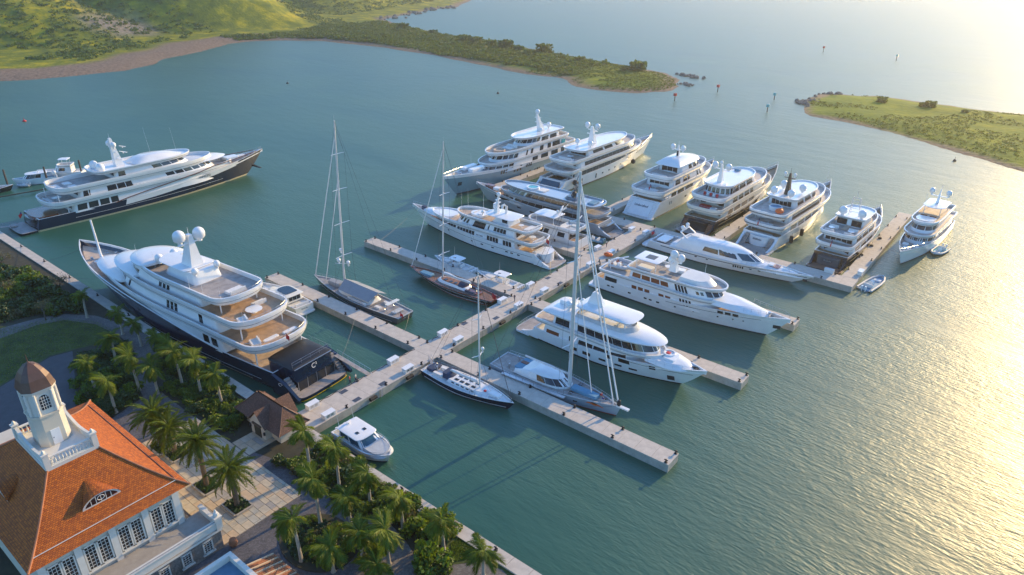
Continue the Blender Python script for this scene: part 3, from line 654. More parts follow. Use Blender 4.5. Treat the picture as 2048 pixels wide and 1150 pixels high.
def plate(par, x0, x1, hw, z, th=.35, bul=.9, ra=2., rf=3., ea=2.6, ef=2.0, floor=None, m='white', flare=.12, name='deck_overhang', under=.35):
    """a deck slab carried on the house below: fascia, solid bulwark round it, planked floor inside"""
    floor = floor or DECK[0]
    def R(d, zz): return [(x, y, zz) for x, y in outl(x0+d, x1-d, max(.2, hw-d), max(.1, ra-d*.6), max(.1, rf-d*.6), ea, ef)]
    mb = MB()
    if bul > 0:
        mb.loft([R(under, z-th), R(.0, z-.05), R(-flare, z+bul*.6), R(-flare, z+bul), R(.16, z+bul), R(.16, z-.01)], cap1=False)
        o = mb.build(name, m, par, smooth=True)
        mb = MB(); r = R(.15, z); mb.add(r, [tuple(range(len(r)))]); mb.build('deck_floor', floor, par)
        mb = MB(); q = R(-.02, z+.02); mb.tube(q+[q[0]], .04, 4); mb.build('fascia_line', 'cable', par)
    else:
        mb.loft([R(under, z-th), R(0, z-.08), R(.06, z), R(.5, z+.05)]); o = mb.build(name, m, par, smooth=True)
    return o
def rail(par, pts, h=.95, sp=1.4, r=.022, m='steel', name='railing', mid=True):
    mb = MB(); P = [Vector(p) for p in pts]; mb.tube([tuple(p+Vector((0, 0, h))) for p in P], r, 5)
    if mid: mb.tube([tuple(p+Vector((0, 0, h*.5))) for p in P], r*.6, 4)
    for i in range(len(P)-1):
        n = max(1, int((P[i+1]-P[i]).length/sp))
        for k in range(n): q = P[i].lerp(P[i+1], k/n); mb.tube([tuple(q), tuple(q+Vector((0, 0, h)))], r, 4)
    q = P[-1]; mb.tube([tuple(q), tuple(q+Vector((0, 0, h)))], r, 4)
    return mb.build(name, m, par)
def hrail(h, t0, t1, hgt=.9, n=14, sides=(1, -1), inset=.12, close=False):
    ts = np.linspace(t0, t1, n); L_ = [(h.at(t, h.sheer(t))[0], h.at(t, h.sheer(t))[1]-inset, h.sheer(t)+.05) for t in ts]
    if close: rail(h.par, L_+[(x, -y, z) for x, y, z in L_[::-1]], hgt); return
    for sg in sides: rail(h.par, [(x, sg*y, z) for x, y, z in L_], hgt)
def domep(par, x, y, z, r, m='white', post=.5):
    mb = MB(); mb.dome((x, y, z), r); 
    mb.lathe([(r*.4, -r*.9-post), (r*.35, -r*.8)], (x, y, z), 8); mb.build('satellite_dome', m, par, smooth=True)
def whip(par, x, y, z, h, lean=0): mb = MB(); mb.tube([(x, y, z), (x-lean, y, z+h)], .035, 5, .012); mb.build('antenna', 'white', par)
def radar(par, x, y, z, w=2.2, rz=.3): mb = MB(); mb.lathe([(.16, 0), (.16, .3), (.1, .35)], (x, y, z), 8); mb.box(x, y, z+.42, .22, w, .16, rz); mb.build('radar_scanner', 'white', par)
def rmast(par, x, z, h, w=1.6, d=1.2, rake=.8, m='white', arms=((.45, 2.2), (.72, 1.6)), name='radar_mast', top=.3):
    mb = MB()
    def R(k, s): return [(x-rake*k+d*s*a/2, w*s*b/2, z+h*k) for a, b in ((-1, -1), (1, -1), (1, 1), (-1, 1))]
    mb.loft([R(0, 1), R(.35, .72), R(.75, .45), R(1, top)])
    for k, aw in arms: mb.box(x-rake*k, 0, z+h*k, .45, aw*2, .14)
    mb.tube([(x-rake, 0, z+h), (x-rake, 0, z+h+1.4)], .05, 5, .02)
    return mb.build(name, m, par)
def sofa(par, x, y, z, w, d, rz=0., m='cushion', back=True, name='lounge_seat'):
    mb = MB(); mb.box(x, y, z+.22, w, d, .44, rz, taper=.97)
    if back: mb.box(x-sin(rz)*0-cos(rz)*(w/2-.12), y-sin(rz)*(w/2-.12), z+.5, .24, d, .6, rz)
    mb.build(name, m, par)
def table(par, x, y, z, r, m='white', h=.74):
    mb = MB(); mb.lathe([(r*.35, 0), (r*.3, .04), (.09, .08), (.09, h-.06), (r*.96, h-.05), (r, h-.02), (r, h), (.02, h+.002)], (x, y, z), 20); mb.build('round_table', m, par, smooth=True)
def pad(par, x, y, z, w, d, h=.35, m='cushion', name='sun_pad'):
    mb = MB(); mb.prism([(x+a, y+b) for a, b in outl(-w/2, w/2, d/2, .25, .25, 4, 4)], z, z+h*.7); 
    r0 = [(x+a, y+b, z+h*.7) for a, b in outl(-w/2, w/2, d/2, .25, .25, 4, 4)]; r1 = [(x+a, y+b, z+h) for a, b in outl(-w/2+.1, w/2-.1, d/2-.1, .25, .25, 4, 4)]
    mb.loft([r0, r1]); mb.build(name, m, par)
def canister(par, x, y, z, rz=0.): 
    mb = MB(); c, s_ = cos(rz), sin(rz); mb.tube([(x-.75*c, y-.75*s_, z+.35), (x-.6*c, y-.6*s_, z+.35), (x+.6*c, y+.6*s_, z+.35), (x+.75*c, y+.75*s_, z+.35)], .33, 10); mb.build('life_raft_canister', 'white', par)
def post(par, x, y, z0, z1, r=.09, m='white'): mb = MB(); mb.tube([(x, y, z0), (x, y, z1)], r, 8); mb.build('pillar', m, par)
def platform(par, x0, x1, hw, z=.45, th=.35, floor='teak_grey', m='white', edge=None, ea=3.5):
    P = outl(x0, x1, hw, min(1.2, (x1-x0)*.5), .1, ea, 6); mb = MB()
    mb.loft([[(x, y, z-th) for x, y in P], [(x, y, z) for x, y in P]]); mb.build('swim_platform', m, par)
    mb = MB(); Q = outl(x0+.12, x1-.05, hw-.12, min(1.1, (x1-x0)*.5), .1, ea, 6); mb.prism(Q, z+.001, z+.02); mb.build('platform_planking', floor, par)
    if edge: mb = MB(); E = outl(x0-.05, x1, hw+.05, min(1.25, (x1-x0)*.5), .1, ea, 6); mb.prism(E, z-th-.12, z-th-.003); mb.build('platform_edge', edge, par)
def flagp(par, x, y, z, h=2.2, ang=.5, kind='red', w=1.5, hh=.9):
    mb = MB(); mb.tube([(x, y, z), (x-h*sin(ang), y, z+h*cos(ang))], .03, 5); mb.build('flag_staff', 'varnish', par)
    tx, tz = x-h*sin(ang), z+h*cos(ang); mb = MB(); n = 7; top = []; bot = []
    for i in range(n):
        k = i/(n-1); yy = y+.12*sin(k*7); xx = tx-k*w*.55; dz = -k*w*.55; top.append((xx, yy, tz-.05+dz)); bot.append((xx+.18, yy+.03, tz-.05-hh+dz*1.05))
    for i in range(n-1): mb.quad(top[i], top[i+1], bot[i+1], bot[i])
    f = mb.build('ensign', kind, par)
    mb = MB(); q = lambda p, d: (p[0], p[1]+d, p[2])
    m4 = lambda a, b: tuple((u+v)/2 for u, v in zip(a, b))
    for d in (.012, -.012): mb.quad(q(top[0], d), q(top[2], d), q(m4(top[2], bot[2]), d), q(m4(top[0], bot[0]), d))
    mb.build('canton', 'flag_blue', f)
def text(par, s, loc, size, nrm, upv, m='navy', name='lettering', align='CENTER'):
    cu = bpy.data.curves.new('t', 'FONT'); cu.body = s; cu.size = size; cu.align_x = align; cu.align_y = 'CENTER'; cu.extrude = .01
    to = bpy.data.objects.new('t', cu); me = bpy.data.meshes.new_from_object(to); bpy.data.objects.remove(to); bpy.data.curves.remove(cu)
    me.materials.clear(); me.materials.append(M[m]); o = mesh_obj(name, me, par)
    n = Vector(nrm).normalized(); u = Vector(upv); u = (u-n*u.dot(n)).normalized(); r = u.cross(n)
    o.matrix_local = Matrix(((r.x, u.x, n.x, loc[0]), (r.y, u.y, n.y, loc[1]), (r.z, u.z, n.z, loc[2]), (0, 0, 0, 1))); return o
def Wp(t, p):
    c, s = cos(t.rotation_euler[2]), sin(t.rotation_euler[2]); l = t.location
    return (l[0]+p[0]*c-p[1]*s, l[1]+p[0]*s+p[1]*c, l[2]+p[2])
def fender(t, x, y, z, L_=1.6, r=.38, label='black cylindrical fender hanging on the hull', grp='black hull fenders', round_=False):
    mb = MB()
    if round_: mb.ell((0, 0, 0), r, r, r, 12, 9)
    else: mb.lathe([(r*.3, -L_/2), (r*.8, -L_/2+.06), (r, -L_/2+.25), (r, L_/2-.25), (r*.8, L_/2-.06), (r*.3, L_/2)], n=12)
    mb.tube([(0, 0, L_/2-.1 if not round_ else r*.8), (0, 0, L_/2+.8)], .03, 4)
    o = mb.build('boat_fender', 'rubber', smooth=True); o.location = Wp(t, (x, y, z)); tag(o, label, 'fender', grp); return o
def rope(a, b, sag, label, r=.03, m='cable'):
    a, b = Vector(a), Vector(b); P = []
    for k in np.linspace(0, 1, 11): q = a.lerp(b, k); q.z -= sag*4*k*(1-k); P.append(tuple(q))
    mb = MB(); mb.tube(P, r, 4); o = mb.build('mooring_line', m); tag(o, label, 'rope', 'mooring lines'); return o
def gangway(a, b, w=.9, label='', m='steel'):
    a, b = Vector(a), Vector(b); d = (b-a); n = Vector((-d.y, d.x, 0)).normalized()*w/2
    t = thing('gangway', label, 'gangway', a)
    L_ = d; mb = MB(); z = Vector((0, 0, .09)); V = [-n, n, L_+n, L_-n]; mb.loft([[tuple(v-z) for v in V], [tuple(v) for v in V]]); mb.build('walkway', 'teak_grey', t)
    for sg in (-1, 1): rail(t, [tuple(n*sg), tuple(L_+n*sg)], .9, 1.3, .025)
    return t

def wings(par, x0, x1, y, zlo, zhi, w=.5, m='white', z0=.25):
    for sg in (-1, 1):
        mb = MB(); R = []
        for k in np.linspace(0, 1, 7):
            x = lerpf(x0, x1, k); z = zlo+(zhi-zlo)*(k**1.4); yy = y*(1-.06*(1-k)**2); R.append([(x, sg*(yy-w), z0), (x, sg*yy, z0), (x, sg*yy, z), (x, sg*(yy-w), z)])
        mb.loft(R if sg < 0 else [r[::-1] for r in R]); mb.build('stern_wing', m, par, smooth=True)
# ------------------------------------------------------------------ the big yachts
def yacht(name, label, sx, sy, bx, by, cat='yacht'):
    return thing(name, label, cat, (sx, sy, 0), math.atan2(by-sy, bx-sx))
def name_marks(par, x, z, w, hh, m='navy'):
    # illegible painted name: one row of short strokes
    mb = MB(); n = 9
    mb.box(x, 0, z-hh/2, .02, w, .03)
    for i in range(n): mb.box(x, -w/2+w*(i+.5)/n, z-hh/2+hh*(.5 if i % 3 else .35), .02, w/n*.45, hh*(1 if i % 3 else .7))
    mb.build('lettering', m, par)
# ---- navy-hulled flagship lying stern to the main pier, along the quay
Y = yacht('motor_yacht', 'very large navy hulled white yacht with tiered teak aft decks moored along the quay', -6.8, 10.0, -85.5, 3.9)
L = 79; h = Hull(L, 12.9, 3.6, 9.4, .88, .86, 4.4, .42, 1.1, .4, .3, pw=2.2, sp=1.15, xs=6.0).build(Y, 'navy', 'boot_dark', 'deck_tan', capm='white')
h.stripe(1.1, .07, 'offwhite', .06, .62); h.stripe(.36, .08, 'boot_cream', .1, .97)
platform(Y, -.6, 3.2, 5.3, .75, .5, 'teak_grey', 'navy', 'yellow')
mb = MB(); mb.prism(outl(2.3, 9.5, 4.3, .6, 1.2, 5, 4), 2.6, 4.9); mb.build('tender_garage', 'navy', Y, smooth=True)
mb = MB(); mb.loft([[(x, y, 4.9) for x, y in outl(2.25, 9.6, 4.35, .6, 1.2, 5, 4)], [(x, y, 5.15) for x, y in outl(2.6, 9.3, 4.1, .6, 1.2, 5, 4)]]); mb.build('garage_roof', 'black', Y, smooth=True)
mb = MB(); mb.box(2.28, 0, 4.92, .12, 8.2, .10); mb.build('garage_trim', 'steel', Y)
mb = MB(); mb.prism([(1.9, -4.2), (2.4, -4.2), (2.4, 4.2), (1.9, 4.2)], .77, 2.9); mb.build('transom_bulkhead', 'navy', Y)
for i in range(4): mb = MB(); mb.box(1.88, -3.05+i*2.03, 1.75, .08, 1.75, 1.75); mb.build('garage_door', 'glass', Y)
for i in range(5): mb = MB(); mb.box(1.86, -4.06+i*2.03, 1.75, .1, .10, 1.9); mb.build('door_post', 'steel', Y)
text(Y, 'C²', (2.16, .0, 4.0), 1.25, (-1, 0, .15), (0, 0, 1), 'white')
text(Y, 'C²', (3.6, 6.35, 2.75), .9, (-.1, 1, .0), (0, 0, 1), 'white')
mb = MB()
for sg in (-1, 1):
    for k in range(7): mb.box(1.0+k*.42, sg*4.95, .9+k*.38, .45, 1.0, .36)
    mb.build('stern_stairs', 'teak_grey', Y); mb = MB()
for sg in (-1, 1):
    mb = MB(); mb.loft([[(-.4, sg*5.6, .4), (-.4, sg*6.1, .4), (-.4, sg*6.1, .9), (-.4, sg*5.6, .9)], [(3.0, sg*5.55, .3), (3.0, sg*6.2, .3), (3.0, sg*6.2, 3.0), (3.0, sg*5.55, 3.0)], [(6, sg*5.6, .3), (6, sg*6.2, .3), (6, sg*6.2, 3.8), (6, sg*5.6, 3.8)]]); mb.build('stern_wing', 'navy', Y, smooth=True)
T1 = Tier(Y, 19, 67, 6.2, 3.4, 6.4, 30, 1.0, 5, 1.9, 2.0, 1.0, .15)
T1.wins(4.4, 5.6, [(20.5, 22.2), (23, 24.7)]); T1.aft(3.6, 5.9, 8, 4)
P1 = plate(Y, 8.6, 69, 6.45, 6.7, .8, .95, 4.5, 31, 2.6, 1.9)
T2 = Tier(Y, 20.5, 61, 5.6, 6.7, 9.7, 22, 1.2, 5, 2.0, 2.5, 1.0, .3)
T2.wins(7.6, 9.1, [(33, 33.9), (34.3, 35.2), (35.6, 36.5), (25, 26.1), (51, 51.8)]); T2.wrap(8.0, 9.0, 53.5, 9); T2.aft(6.9, 9.1, 7, 4)
P2 = plate(Y, 12.8, 60, 5.95, 10.0, .75, .95, 4.2, 22, 2.6, 2.0)
T3 = Tier(Y, 26, 55, 4.7, 10.0, 12.5, 10, 1.2, 5, 2.0, 2.4, .8, .35)
T3.wins(10.8, 12.0, [(36, 36.9), (37.3, 38.2), (38.6, 39.5)]); T3.wrap(10.9, 11.9, 47, 7); T3.aft(10.2, 12.1, 6, 3)
P3 = plate(Y, 18.6, 52, 5.2, 12.7, .7, .9, 3.8, 16, 2.6, 2.0, floor='teak_grey')
T4 = Tier(Y, 29.5, 41, 2.9, 12.7, 14.9, 3, .8, 4, 2.2, 1.6, .6, .3)
plate(Y, 31.5, 42.5, 3.2, 15.1, .3, 0, 1, 3)
rmast(Y, 34.2, 15.0, 6.2, 2.6, 3.4, .6, arms=((.72, 2.4),))
for sg, zz in ((-1, 20.9), (1, 21.4)): domep(Y, 33.5, sg*2.0, zz, 1.15)
for x, y in ((30, 2.3), (30, -2.3)): domep(Y, x, y, 15.4, .62)
for y in (-1.6, 1.6): domep(Y, 43, y, 14.6, .8)
radar(Y, 35.4, 0, 18.3, 2.6); radar(Y, 36, 0, 16.6, 2.2)
for x in (48, 42): whip(Y, x, 3.2, 13.4, 3.4)
# top deck tub, sunpads, wheel house rounded tops
for x0, x1, hw, z, rf in ((43.2, 52.3, 4.9, 13.3, 9), (46, 60.3, 5.3, 10.6, 16), (53, 69.3, 4.9, 7.4, 17)):
    mb = MB(); mb.loft([[(a, b, z) for a, b in outl(x0, x1, hw, 2, rf, 2.4, 2)], [(a, b, z+.42) for a, b in outl(x0, x1+.05, hw+.05, 2, rf, 2.4, 2)], [(a, b, z+.75) for a, b in outl(x0+.4, x1-1.2, hw-.6, 2, rf-1, 2.4, 2)], [(a, b, z+.95) for a, b in outl(x0+1.5, x1-4, hw-1.8, 2, rf-3, 2.4, 2)]]); mb.build('coachroof', 'white', Y, smooth=True)
table(Y, 16.8, .2, 10.0, 1.5); sofa(Y, 21.8, 0, 12.7, 2.0, 3.2); sofa(Y, 15.6, 3.6, 10.0, 1.6, 2.2, 1.2); sofa(Y, 12.5, 3.9, 6.7, 1.6, 2.4, 1.2); sofa(Y, 19, -2.5, 10, 1.2, 2.6)
for x, y in ((11.6, 1.2), (11.2, -2.6)): pad(Y, x, y, 6.7, .9, 3.0, .3, 'white')
for x, y in ((11.4, 4.9), (11.4, -4.9)): post(Y, x, y, 2.6, 5.9, .14)
for x, y in ((15.4, 4.4), (15.4, -4.4)): post(Y, x, y, 6.7, 9.3, .12)
for x, y in ((21.3, 3.8), (21.3, -3.8)): post(Y, x, y, 10, 12.0, .12)
def plate_rail(par, x0, hw, z, ra, ea=2.6, x1=None, hgt=.45):
    P = [(a, b) for a, b in outl(x0+.05, x0+40, hw, ra, 5, ea) if a < (x1 or x0+9)]; neg = [p for p in P if p[1] <= 0]; pos = [p for p in P if p[1] > 0]; rail(par, [(a, b, z) for a, b in pos+neg], hgt, 1.2, mid=False)
plate_rail(Y, 8.6, 6.3, 7.65, 4.5); plate_rail(Y, 12.8, 5.85, 10.95, 4.2); plate_rail(Y, 18.6, 5.15, 13.6, 3.8, x1=34)
rail(Y, [(10.2, -5.7, 3.7), (4, -5.6, 3.7)], .95); rail(Y, [(2.9, -4.0, 5.15), (2.9, 4.0, 5.15)], .95, 2)
flagp(Y, 8.7, 1.1, 7.6, 2.3, .7)
for x, y in ((9.2, 5.1), (9.2, -5.1)): whip(Y, x, y, 7.6, 2.6)
for x, y in ((13.2, 5.0), (19.4, 4.6), (24, 5), (28, 5)): whip(Y, x, y, 10.9 if x < 19 else 13.6, 2.4)
# foredeck gear: crane, winches, boat
mb = MB(); mb.tube([(69.5, .4, 7.0), (69.7, .4, 8.5), (70.6, .2, 16.0)], .36, 8, .2); mb.build('foredeck_crane', 'white', Y)
for x, y in ((70.5, 2.0), (71.5, -1.8), (69, -2.6), (74.5, -.9)): mb = MB(); mb.lathe([(.5, 0), (.45, .5), (.25, .6), (.3, .9)], (x, y, 7.0), 10); mb.build('anchor_winch', 'steel', Y)
pad(Y, 67.5, 1.6, 6.6, 3.2, 1.8, .9, 'white', 'covered_tender')
h.ports([(60+i*2.2, 5.0, .5, .5) for i in range(4)])
gangway(Wp(Y, (3.0, -5.6, 3.0)), (-2.3, 16.2, PZ+.15), .9, 'grey railed gangway from the navy yacht stern down to the main pier')
C2 = Y
DECK[0] = 'deck_pale'
# ---- dark hulled superyacht lying stern to the quay far left
Y = yacht('motor_yacht', 'long dark navy superyacht with sweeping white superstructure and a brown sheer line', -130, 5.0, -129.4, 80); L = 75
h = Hull(L, 12.6, 3.4, 7.6, .90, .84, 2.6, .40, .9, .8, .5, sp=2.0, xs=2.6).build(Y, 'navy', 'boot_cream', 'deck_pale', capm='white')
h.stripe(1.7, .08, 'offwhite', .14, .82); platform(Y, -1.6, 2.5, 5.2, .6, .4, 'teak_grey', 'black_hull')
mb = MB(); mb.prism(outl(3, 9, 4.4, 1.8, 1, 2.4, 4), 2.4, 3.6); mb.build('stern_lounge', 'varnish', Y, smooth=True)
mb = MB(); mb.prism(outl(2.4, 5, 3.9, 1.0, 1, 2.4, 4), .9, 3.0); mb.build('stern_bulkhead', 'black_hull', Y, smooth=True)
T1 = Tier(Y, 12, 58, 6.0, 3.0, 5.6, 14, 1, 5, 2, 1.5, .5, .1); T1.wins(3.7, 5.2, [(13, 15.5), (16, 18.5), (19, 21.5), (22, 24)]); T1.aft(3.1, 5.2, 8, 4)
P1 = plate(Y, 6.5, 63, 6.35, 5.9, .7, 1.15, 3.5, 24, 2.6, 1.9)
T2 = Tier(Y, 14.5, 57, 5.4, 5.9, 8.8, 12, 1, 5, 2, 2.6, .6, .35); T2.wins(6.9, 8.5, [(15.5, 17.3), (22, 24.5), (24.8, 27), (27.2, 29)]); T2.wrap(7.4, 8.3, 39, 13); T2.aft(6.1, 8.3, 7, 4)
P2 = plate(Y, 9.2, 56, 5.9, 9.1, .7, 1.2, 3.5, 14, 2.6, 1.9, floor='teak_grey')
T3 = Tier(Y, 25, 49, 4.6, 9.1, 11.6, 10, 1, 4, 2, 3.0, .6, .4); T3.wins(9.9, 11.2, [(26, 28)]); T3.wrap(10.3, 11.1, 36, 9); T3.aft(9.3, 11.2, 6, 3)
plate(Y, 20, 49.5, 5.0, 11.9, .55, .5, 3, 11, 2.6, 2.0, floor='white')
mb = MB(); mb.loft([[(a, b, 12.0) for a, b in outl(31, 47, 3.8, 3, 7)], [(a, b, 13.0) for a, b in outl(33, 44, 3.0, 3, 6)], [(a, b, 13.5) for a, b in outl(35, 41, 2.0, 2, 4)]]); mb.build('coachroof', 'white', Y, smooth=True)
mb = MB(); mb.loft([[(a, b, 8.7) for a, b in outl(46, 61, 4.4, 4, 9)], [(a, b, 9.4) for a, b in outl(47, 58.5, 3.7, 4, 8)]]); mb.build('foredeck_house', 'white', Y, smooth=True)
for i in range(7):
    for sg in (-1, 1):
        mb = MB(); x = 29+i*.95; mb.add([(x, sg*6.2, 6.2), (x+.45, sg*6.2, 6.2), (x+1.35, sg*6.05, 7.4-.1*i), (x+.9, sg*6.05, 7.4-.1*i), (x, sg*6.05, 6.2), (x+.45, sg*6.05, 6.2), (x+1.35, sg*5.9, 7.4-.1*i), (x+.9, sg*5.9, 7.4-.1*i)], [(0, 1, 2, 3), (7, 6, 5, 4), (0, 4, 5, 1), (1, 5, 6, 2), (2, 6, 7, 3), (3, 7, 4, 0)]); mb.build('vent_louvre', 'white', Y)
        mb = MB(); mb.add([(a+4, sg*(abs(b)-.75), c+3.1) for a, b, c in [(x, 6.2, 6.2), (x+.45, 6.2, 6.2), (x+1.35, 6.05, 7.2-.1*i), (x+.9, 6.05, 7.2-.1*i), (x, 6.05, 6.2), (x+.45, 6.05, 6.2), (x+1.35, 5.9, 7.2-.1*i), (x+.9, 5.9, 7.2-.1*i)]], [(0, 1, 2, 3), (7, 6, 5, 4), (0, 4, 5, 1), (1, 5, 6, 2), (2, 6, 7, 3), (3, 7, 4, 0)]); mb.build('vent_louvre', 'white', Y)
for sg in (-1, 1):
    mb = MB(); R = []
    for x in np.linspace(23, 72, 26):
        k = (x-23)/49; z = 3.3+3.2*min(1, k*1.6)**.8+.9*k*k; yh = h.yx(min(x, 73), min(z, h.sheer(x/75)))[0]; y = max(yh, 6.36*min(1, ((63.4-x)/15)**.5) if x < 63.4 else 0)+.06
        R.append([(x, sg*y, z), (x, sg*y, z+.16), (x, sg*(y-.3), z+.16), (x, sg*(y-.3), z)])
    mb.loft(R if sg < 0 else [r[::-1] for r in R]); mb.build('sheer_line', 'stripe_brown', Y)
h.stripe(-1.5, 1.5, 'white', .34, .86, 'white_sheer_band', zf=1.0)
yy_ = h.yx(50.5, 4.6)[0]; text(Y, 'PRINCESS', (50.5, -yy_-.12, 4.55), 1.0, (.08, -1, .0), (0, 0, 1), 'navy')
rmast(Y, 28.5, 11.9, 8.0, 2.2, 2.4, .9, arms=((.28, 3.0), (.5, 1.6), (.74, 1.5)))
mb = MB(); mb.box(27.5, 0, 15.5, .35, 1.0, 5.5); mb.build('mast_panel', 'stripe_brown', Y)
for y in (-1.6, 1.4): domep(Y, 27.6, y, 18.3, .75)
for y in (-2.2, 2.2): domep(Y, 22.6, y, 12.9, 1.15)
radar(Y, 30.5, 0, 15.0, 3.0); radar(Y, 30.6, 0, 16.6, 2.4); whip(Y, 39, 2, 12, 9, .8); whip(Y, 45, -2, 12, 8.5, .8)
for x, y in ((9.5, 4.9), (9.5, -4.9), (17, 5.2), (17, -5.2)): post(Y, x, y, 5.9, 8.6, .13)
for x, y in ((11, 5), (11, -5)): post(Y, x, y, 2.6, 5.4, .13)
sofa(Y, 11, 0, 9.1, 2, 5); pad(Y, 14.5, 2, 9.1, 2, 2.4); pad(Y, 14.5, -2, 9.1, 2, 2.4); table(Y, 10.5, 0, 5.9, 1.2); sofa(Y, 8.4, 0, 5.9, 1.2, 5); plate_rail(Y, 9.2, 5.85, 10.3, 3.5, x1=24); plate_rail(Y, 6.5, 6.3, 7.05, 3.5, x1=14)
flagp(Y, 3.2, 0, 3.2, 2.6, .8); pad(Y, 63, 0, 6.6, 4.5, 3, .8, 'white', 'covered_tender'); pad(Y, 67, .5, 6.4, 2.2, 1.4, .6, 'white', 'covered_jet_ski')
for x, y in ((60.5, 2.5), (60.5, -2.5), (69.5, 0)): mb = MB(); mb.lathe([(.5, 0), (.45, .5), (.25, .6), (.3, .9)], (x, y, 6.4), 10); mb.build('anchor_winch', 'steel', Y)
mb = MB(); mb.loft([[(68.5, -2.6, 3.4), (69.3, -2.3, 3.4), (69.3, -2.3, 3.9), (68.5, -2.6, 3.9)], [(69.6, -5.8, 3.0), (70.2, -5.6, 3.0), (70.2, -5.6, 3.2), (69.6, -5.8, 3.2)]]); mb.build('folding_boarding_arm', 'black', Y)
hrail(h, .86, .995, .8, close=True)
gangway(Wp(Y, (.2, 2.4, .8)), (-132.4, -.9, QZ+.25), 1.0, 'grey railed gangway from the dark navy superyacht stern to the quay')
DECK[0] = 'teak_pale'
# ---- white yacht with the nameplate between two finger piers
Y = yacht('motor_yacht', 'white three deck yacht with a row of square windows and a nameplate on its side', -6.2, 79.1, -55.6, 78.6); L = 49.5
h = Hull(L, 8.4, 2.9, 5.0, .88, .84, 2.2, .42, .8, .8, .3, sp=1.7, xs=3.2).build(Y, 'white', 'navy', 'teak'); h.stripe(0, .07, 'navy', .03, .97, zf=.66)
platform(Y, -.9, 2.8, 3.5, .45, .35, 'teak_grey'); 
wings(Y, .2, 4.4, 3.62, .7, 2.9, .5); mb = MB(); mb.prism(outl(1.6, 5.2, 2.4, 1.6, .5, 2.2, 4), .5, 2.9); mb.build('transom_moulding', 'white', Y, smooth=True)
for sg in (-1, 1):
    for k in range(6): mb = MB(); mb.box(1.4+k*.42, sg*2.9, .62+k*.36, .46, .8, .34); mb.build('stern_stair', 'teak_grey', Y)
T1 = Tier(Y, 10, 38, 3.65, 2.1, 4.5, 11, .5, 5, 2, 1.2, .5, .1); T1.row(3.0, 4.0, 30.3, 35.0, 4); T1.wins(3.0, 4.0, [(23.5+i*1.05, 24.4+i*1.05) for i in range(6)]); T1.wins(3.0, 4.0, [(15.6+i*.95, 16.4+i*.95) for i in range(4)]); T1.wins(3.0, 4.0, [(11.3+i*.95, 12.1+i*.95) for i in range(3)]); T1.aft(2.3, 4.1, 5, 3)
mb = MB(); mb.box(21.6, 3.74, 3.5, 3.4, .08, 1.0); mb.build('nameplate', 'white', Y); text(Y, 'ARCHER', (21.6, 3.80, 3.5), .62, (0, 1, 0), (0, 0, 1), 'navy')
plate(Y, 4.2, 41, 3.95, 4.8, .5, .75, 2.2, 12, 3, 2.0); h2 = None
mb = MB(); mb.loft([[(a, b, 4.7) for a, b in outl(33, 44.5, 2.9, 2, 7)], [(a, b, 5.35) for a, b in outl(33, 42.5, 2.3, 2, 6)]]); mb.build('foredeck_house', 'white', Y, smooth=True)
T2 = Tier(Y, 10.5, 31.5, 3.2, 4.8, 7.1, 5, .5, 5, 2, 2.0, .3, .25); T2.row(5.7, 6.6, 13.5, 17.6, 4); T2.wins(5.2, 6.7, [(20.5, 24.5)]); T2.wins(5.7, 6.6, [(26, 26.7), (27.2, 27.9)]); T2.wrap(5.8, 6.7, 28.4, 7); T2.aft(5.0, 6.7, 5, 3); T2.wins(5.6, 6.6, [(19, 19.4)])
plate(Y, 6.3, 31.5, 3.5, 7.35, .4, .6, 2, 6, 3, 2, floor='teak_pale')
mb = MB(); mb.loft([[(a, b, 7.4) for a, b in outl(13, 19.5, 2.3, .4, 2, 5)], [(a, b, 9.2) for a, b in outl(13.4, 18, 2.0, .4, 1.2, 5)]]); mb.build('sun_deck_house', 'white', Y)
for sg in (-1, 1): mb = MB(); mb.box(14.6, sg*2.18, 8.5, 1.6, .1, .8); mb.build('window', 'glass', Y)
plate(Y, 11.8, 21.5, 2.9, 9.35, .22, 0, .8, 2.5)
mb = MB(); mb.prism(outl(22, 27, 1.9, .5, 2.2), 7.4, 8.0); mb.build('flybridge_console', 'white', Y, smooth=True); table(Y, 23.6, .8, 7.4, .7); sofa(Y, 25.3, 0, 7.4, .9, 2.4, pi)
rmast(Y, 19, 9.3, 4.2, 1.1, 1.2, .5, arms=((.35, 1.2), (.6, 1.2), (.85, .9))); domep(Y, 18.3, 0, 14.3, .55); domep(Y, 20.6, -1.3, 10.3, .5); domep(Y, 22.6, 1.2, 9.0, .42); radar(Y, 19.6, 0, 11.2, 1.6)
mb = MB(); mb.tube([(16.6, -.9, 9.4), (16.5, -.9, 11.2), (16.8, -.4, 11.7), (16.9, .3, 11.6), (16.6, .6, 11.0)], .32, 8); mb.build('exhaust_arch', 'offwhite', Y)
for x, y in ((29.5, 1.5), (25, -2), (30, -1.6)): whip(Y, x, y, 7.6, 5.5)
pad(Y, 8.6, 0, 7.35, 1.2, 3.6); table(Y, 10.6, .6, 7.35, .7); sofa(Y, 7.4, 0, 7.35, .9, 3.6); table(Y, 7.5, 0, 4.8, .9); sofa(Y, 5.7, 0, 4.8, .8, 4); sofa(Y, 5.8, 0, 2.1, .8, 4); table(Y, 7.6, 0, 2.1, .9)
flagp(Y, 4.3, .6, 5.5, 1.9, .9); h.ports([(11, 1.5, .8, .3), (12.6, 1.5, .8, .3), (17, 1.5, .8, .3), (20.5, 1.5, .8, .3), (24, 1.5, .5, .3), (33, 2.0, .4, .4), (9, 1.5, .8, .3)])
hrail(h, .7, .99, .75, close=True); plate_rail(Y, 6.3, 3.45, 7.95, 2, 3, x1=13); pad(Y, 44.6, 0, 4.4, 1.6, 1.2, .9, 'navy_cover', 'covered_winch')
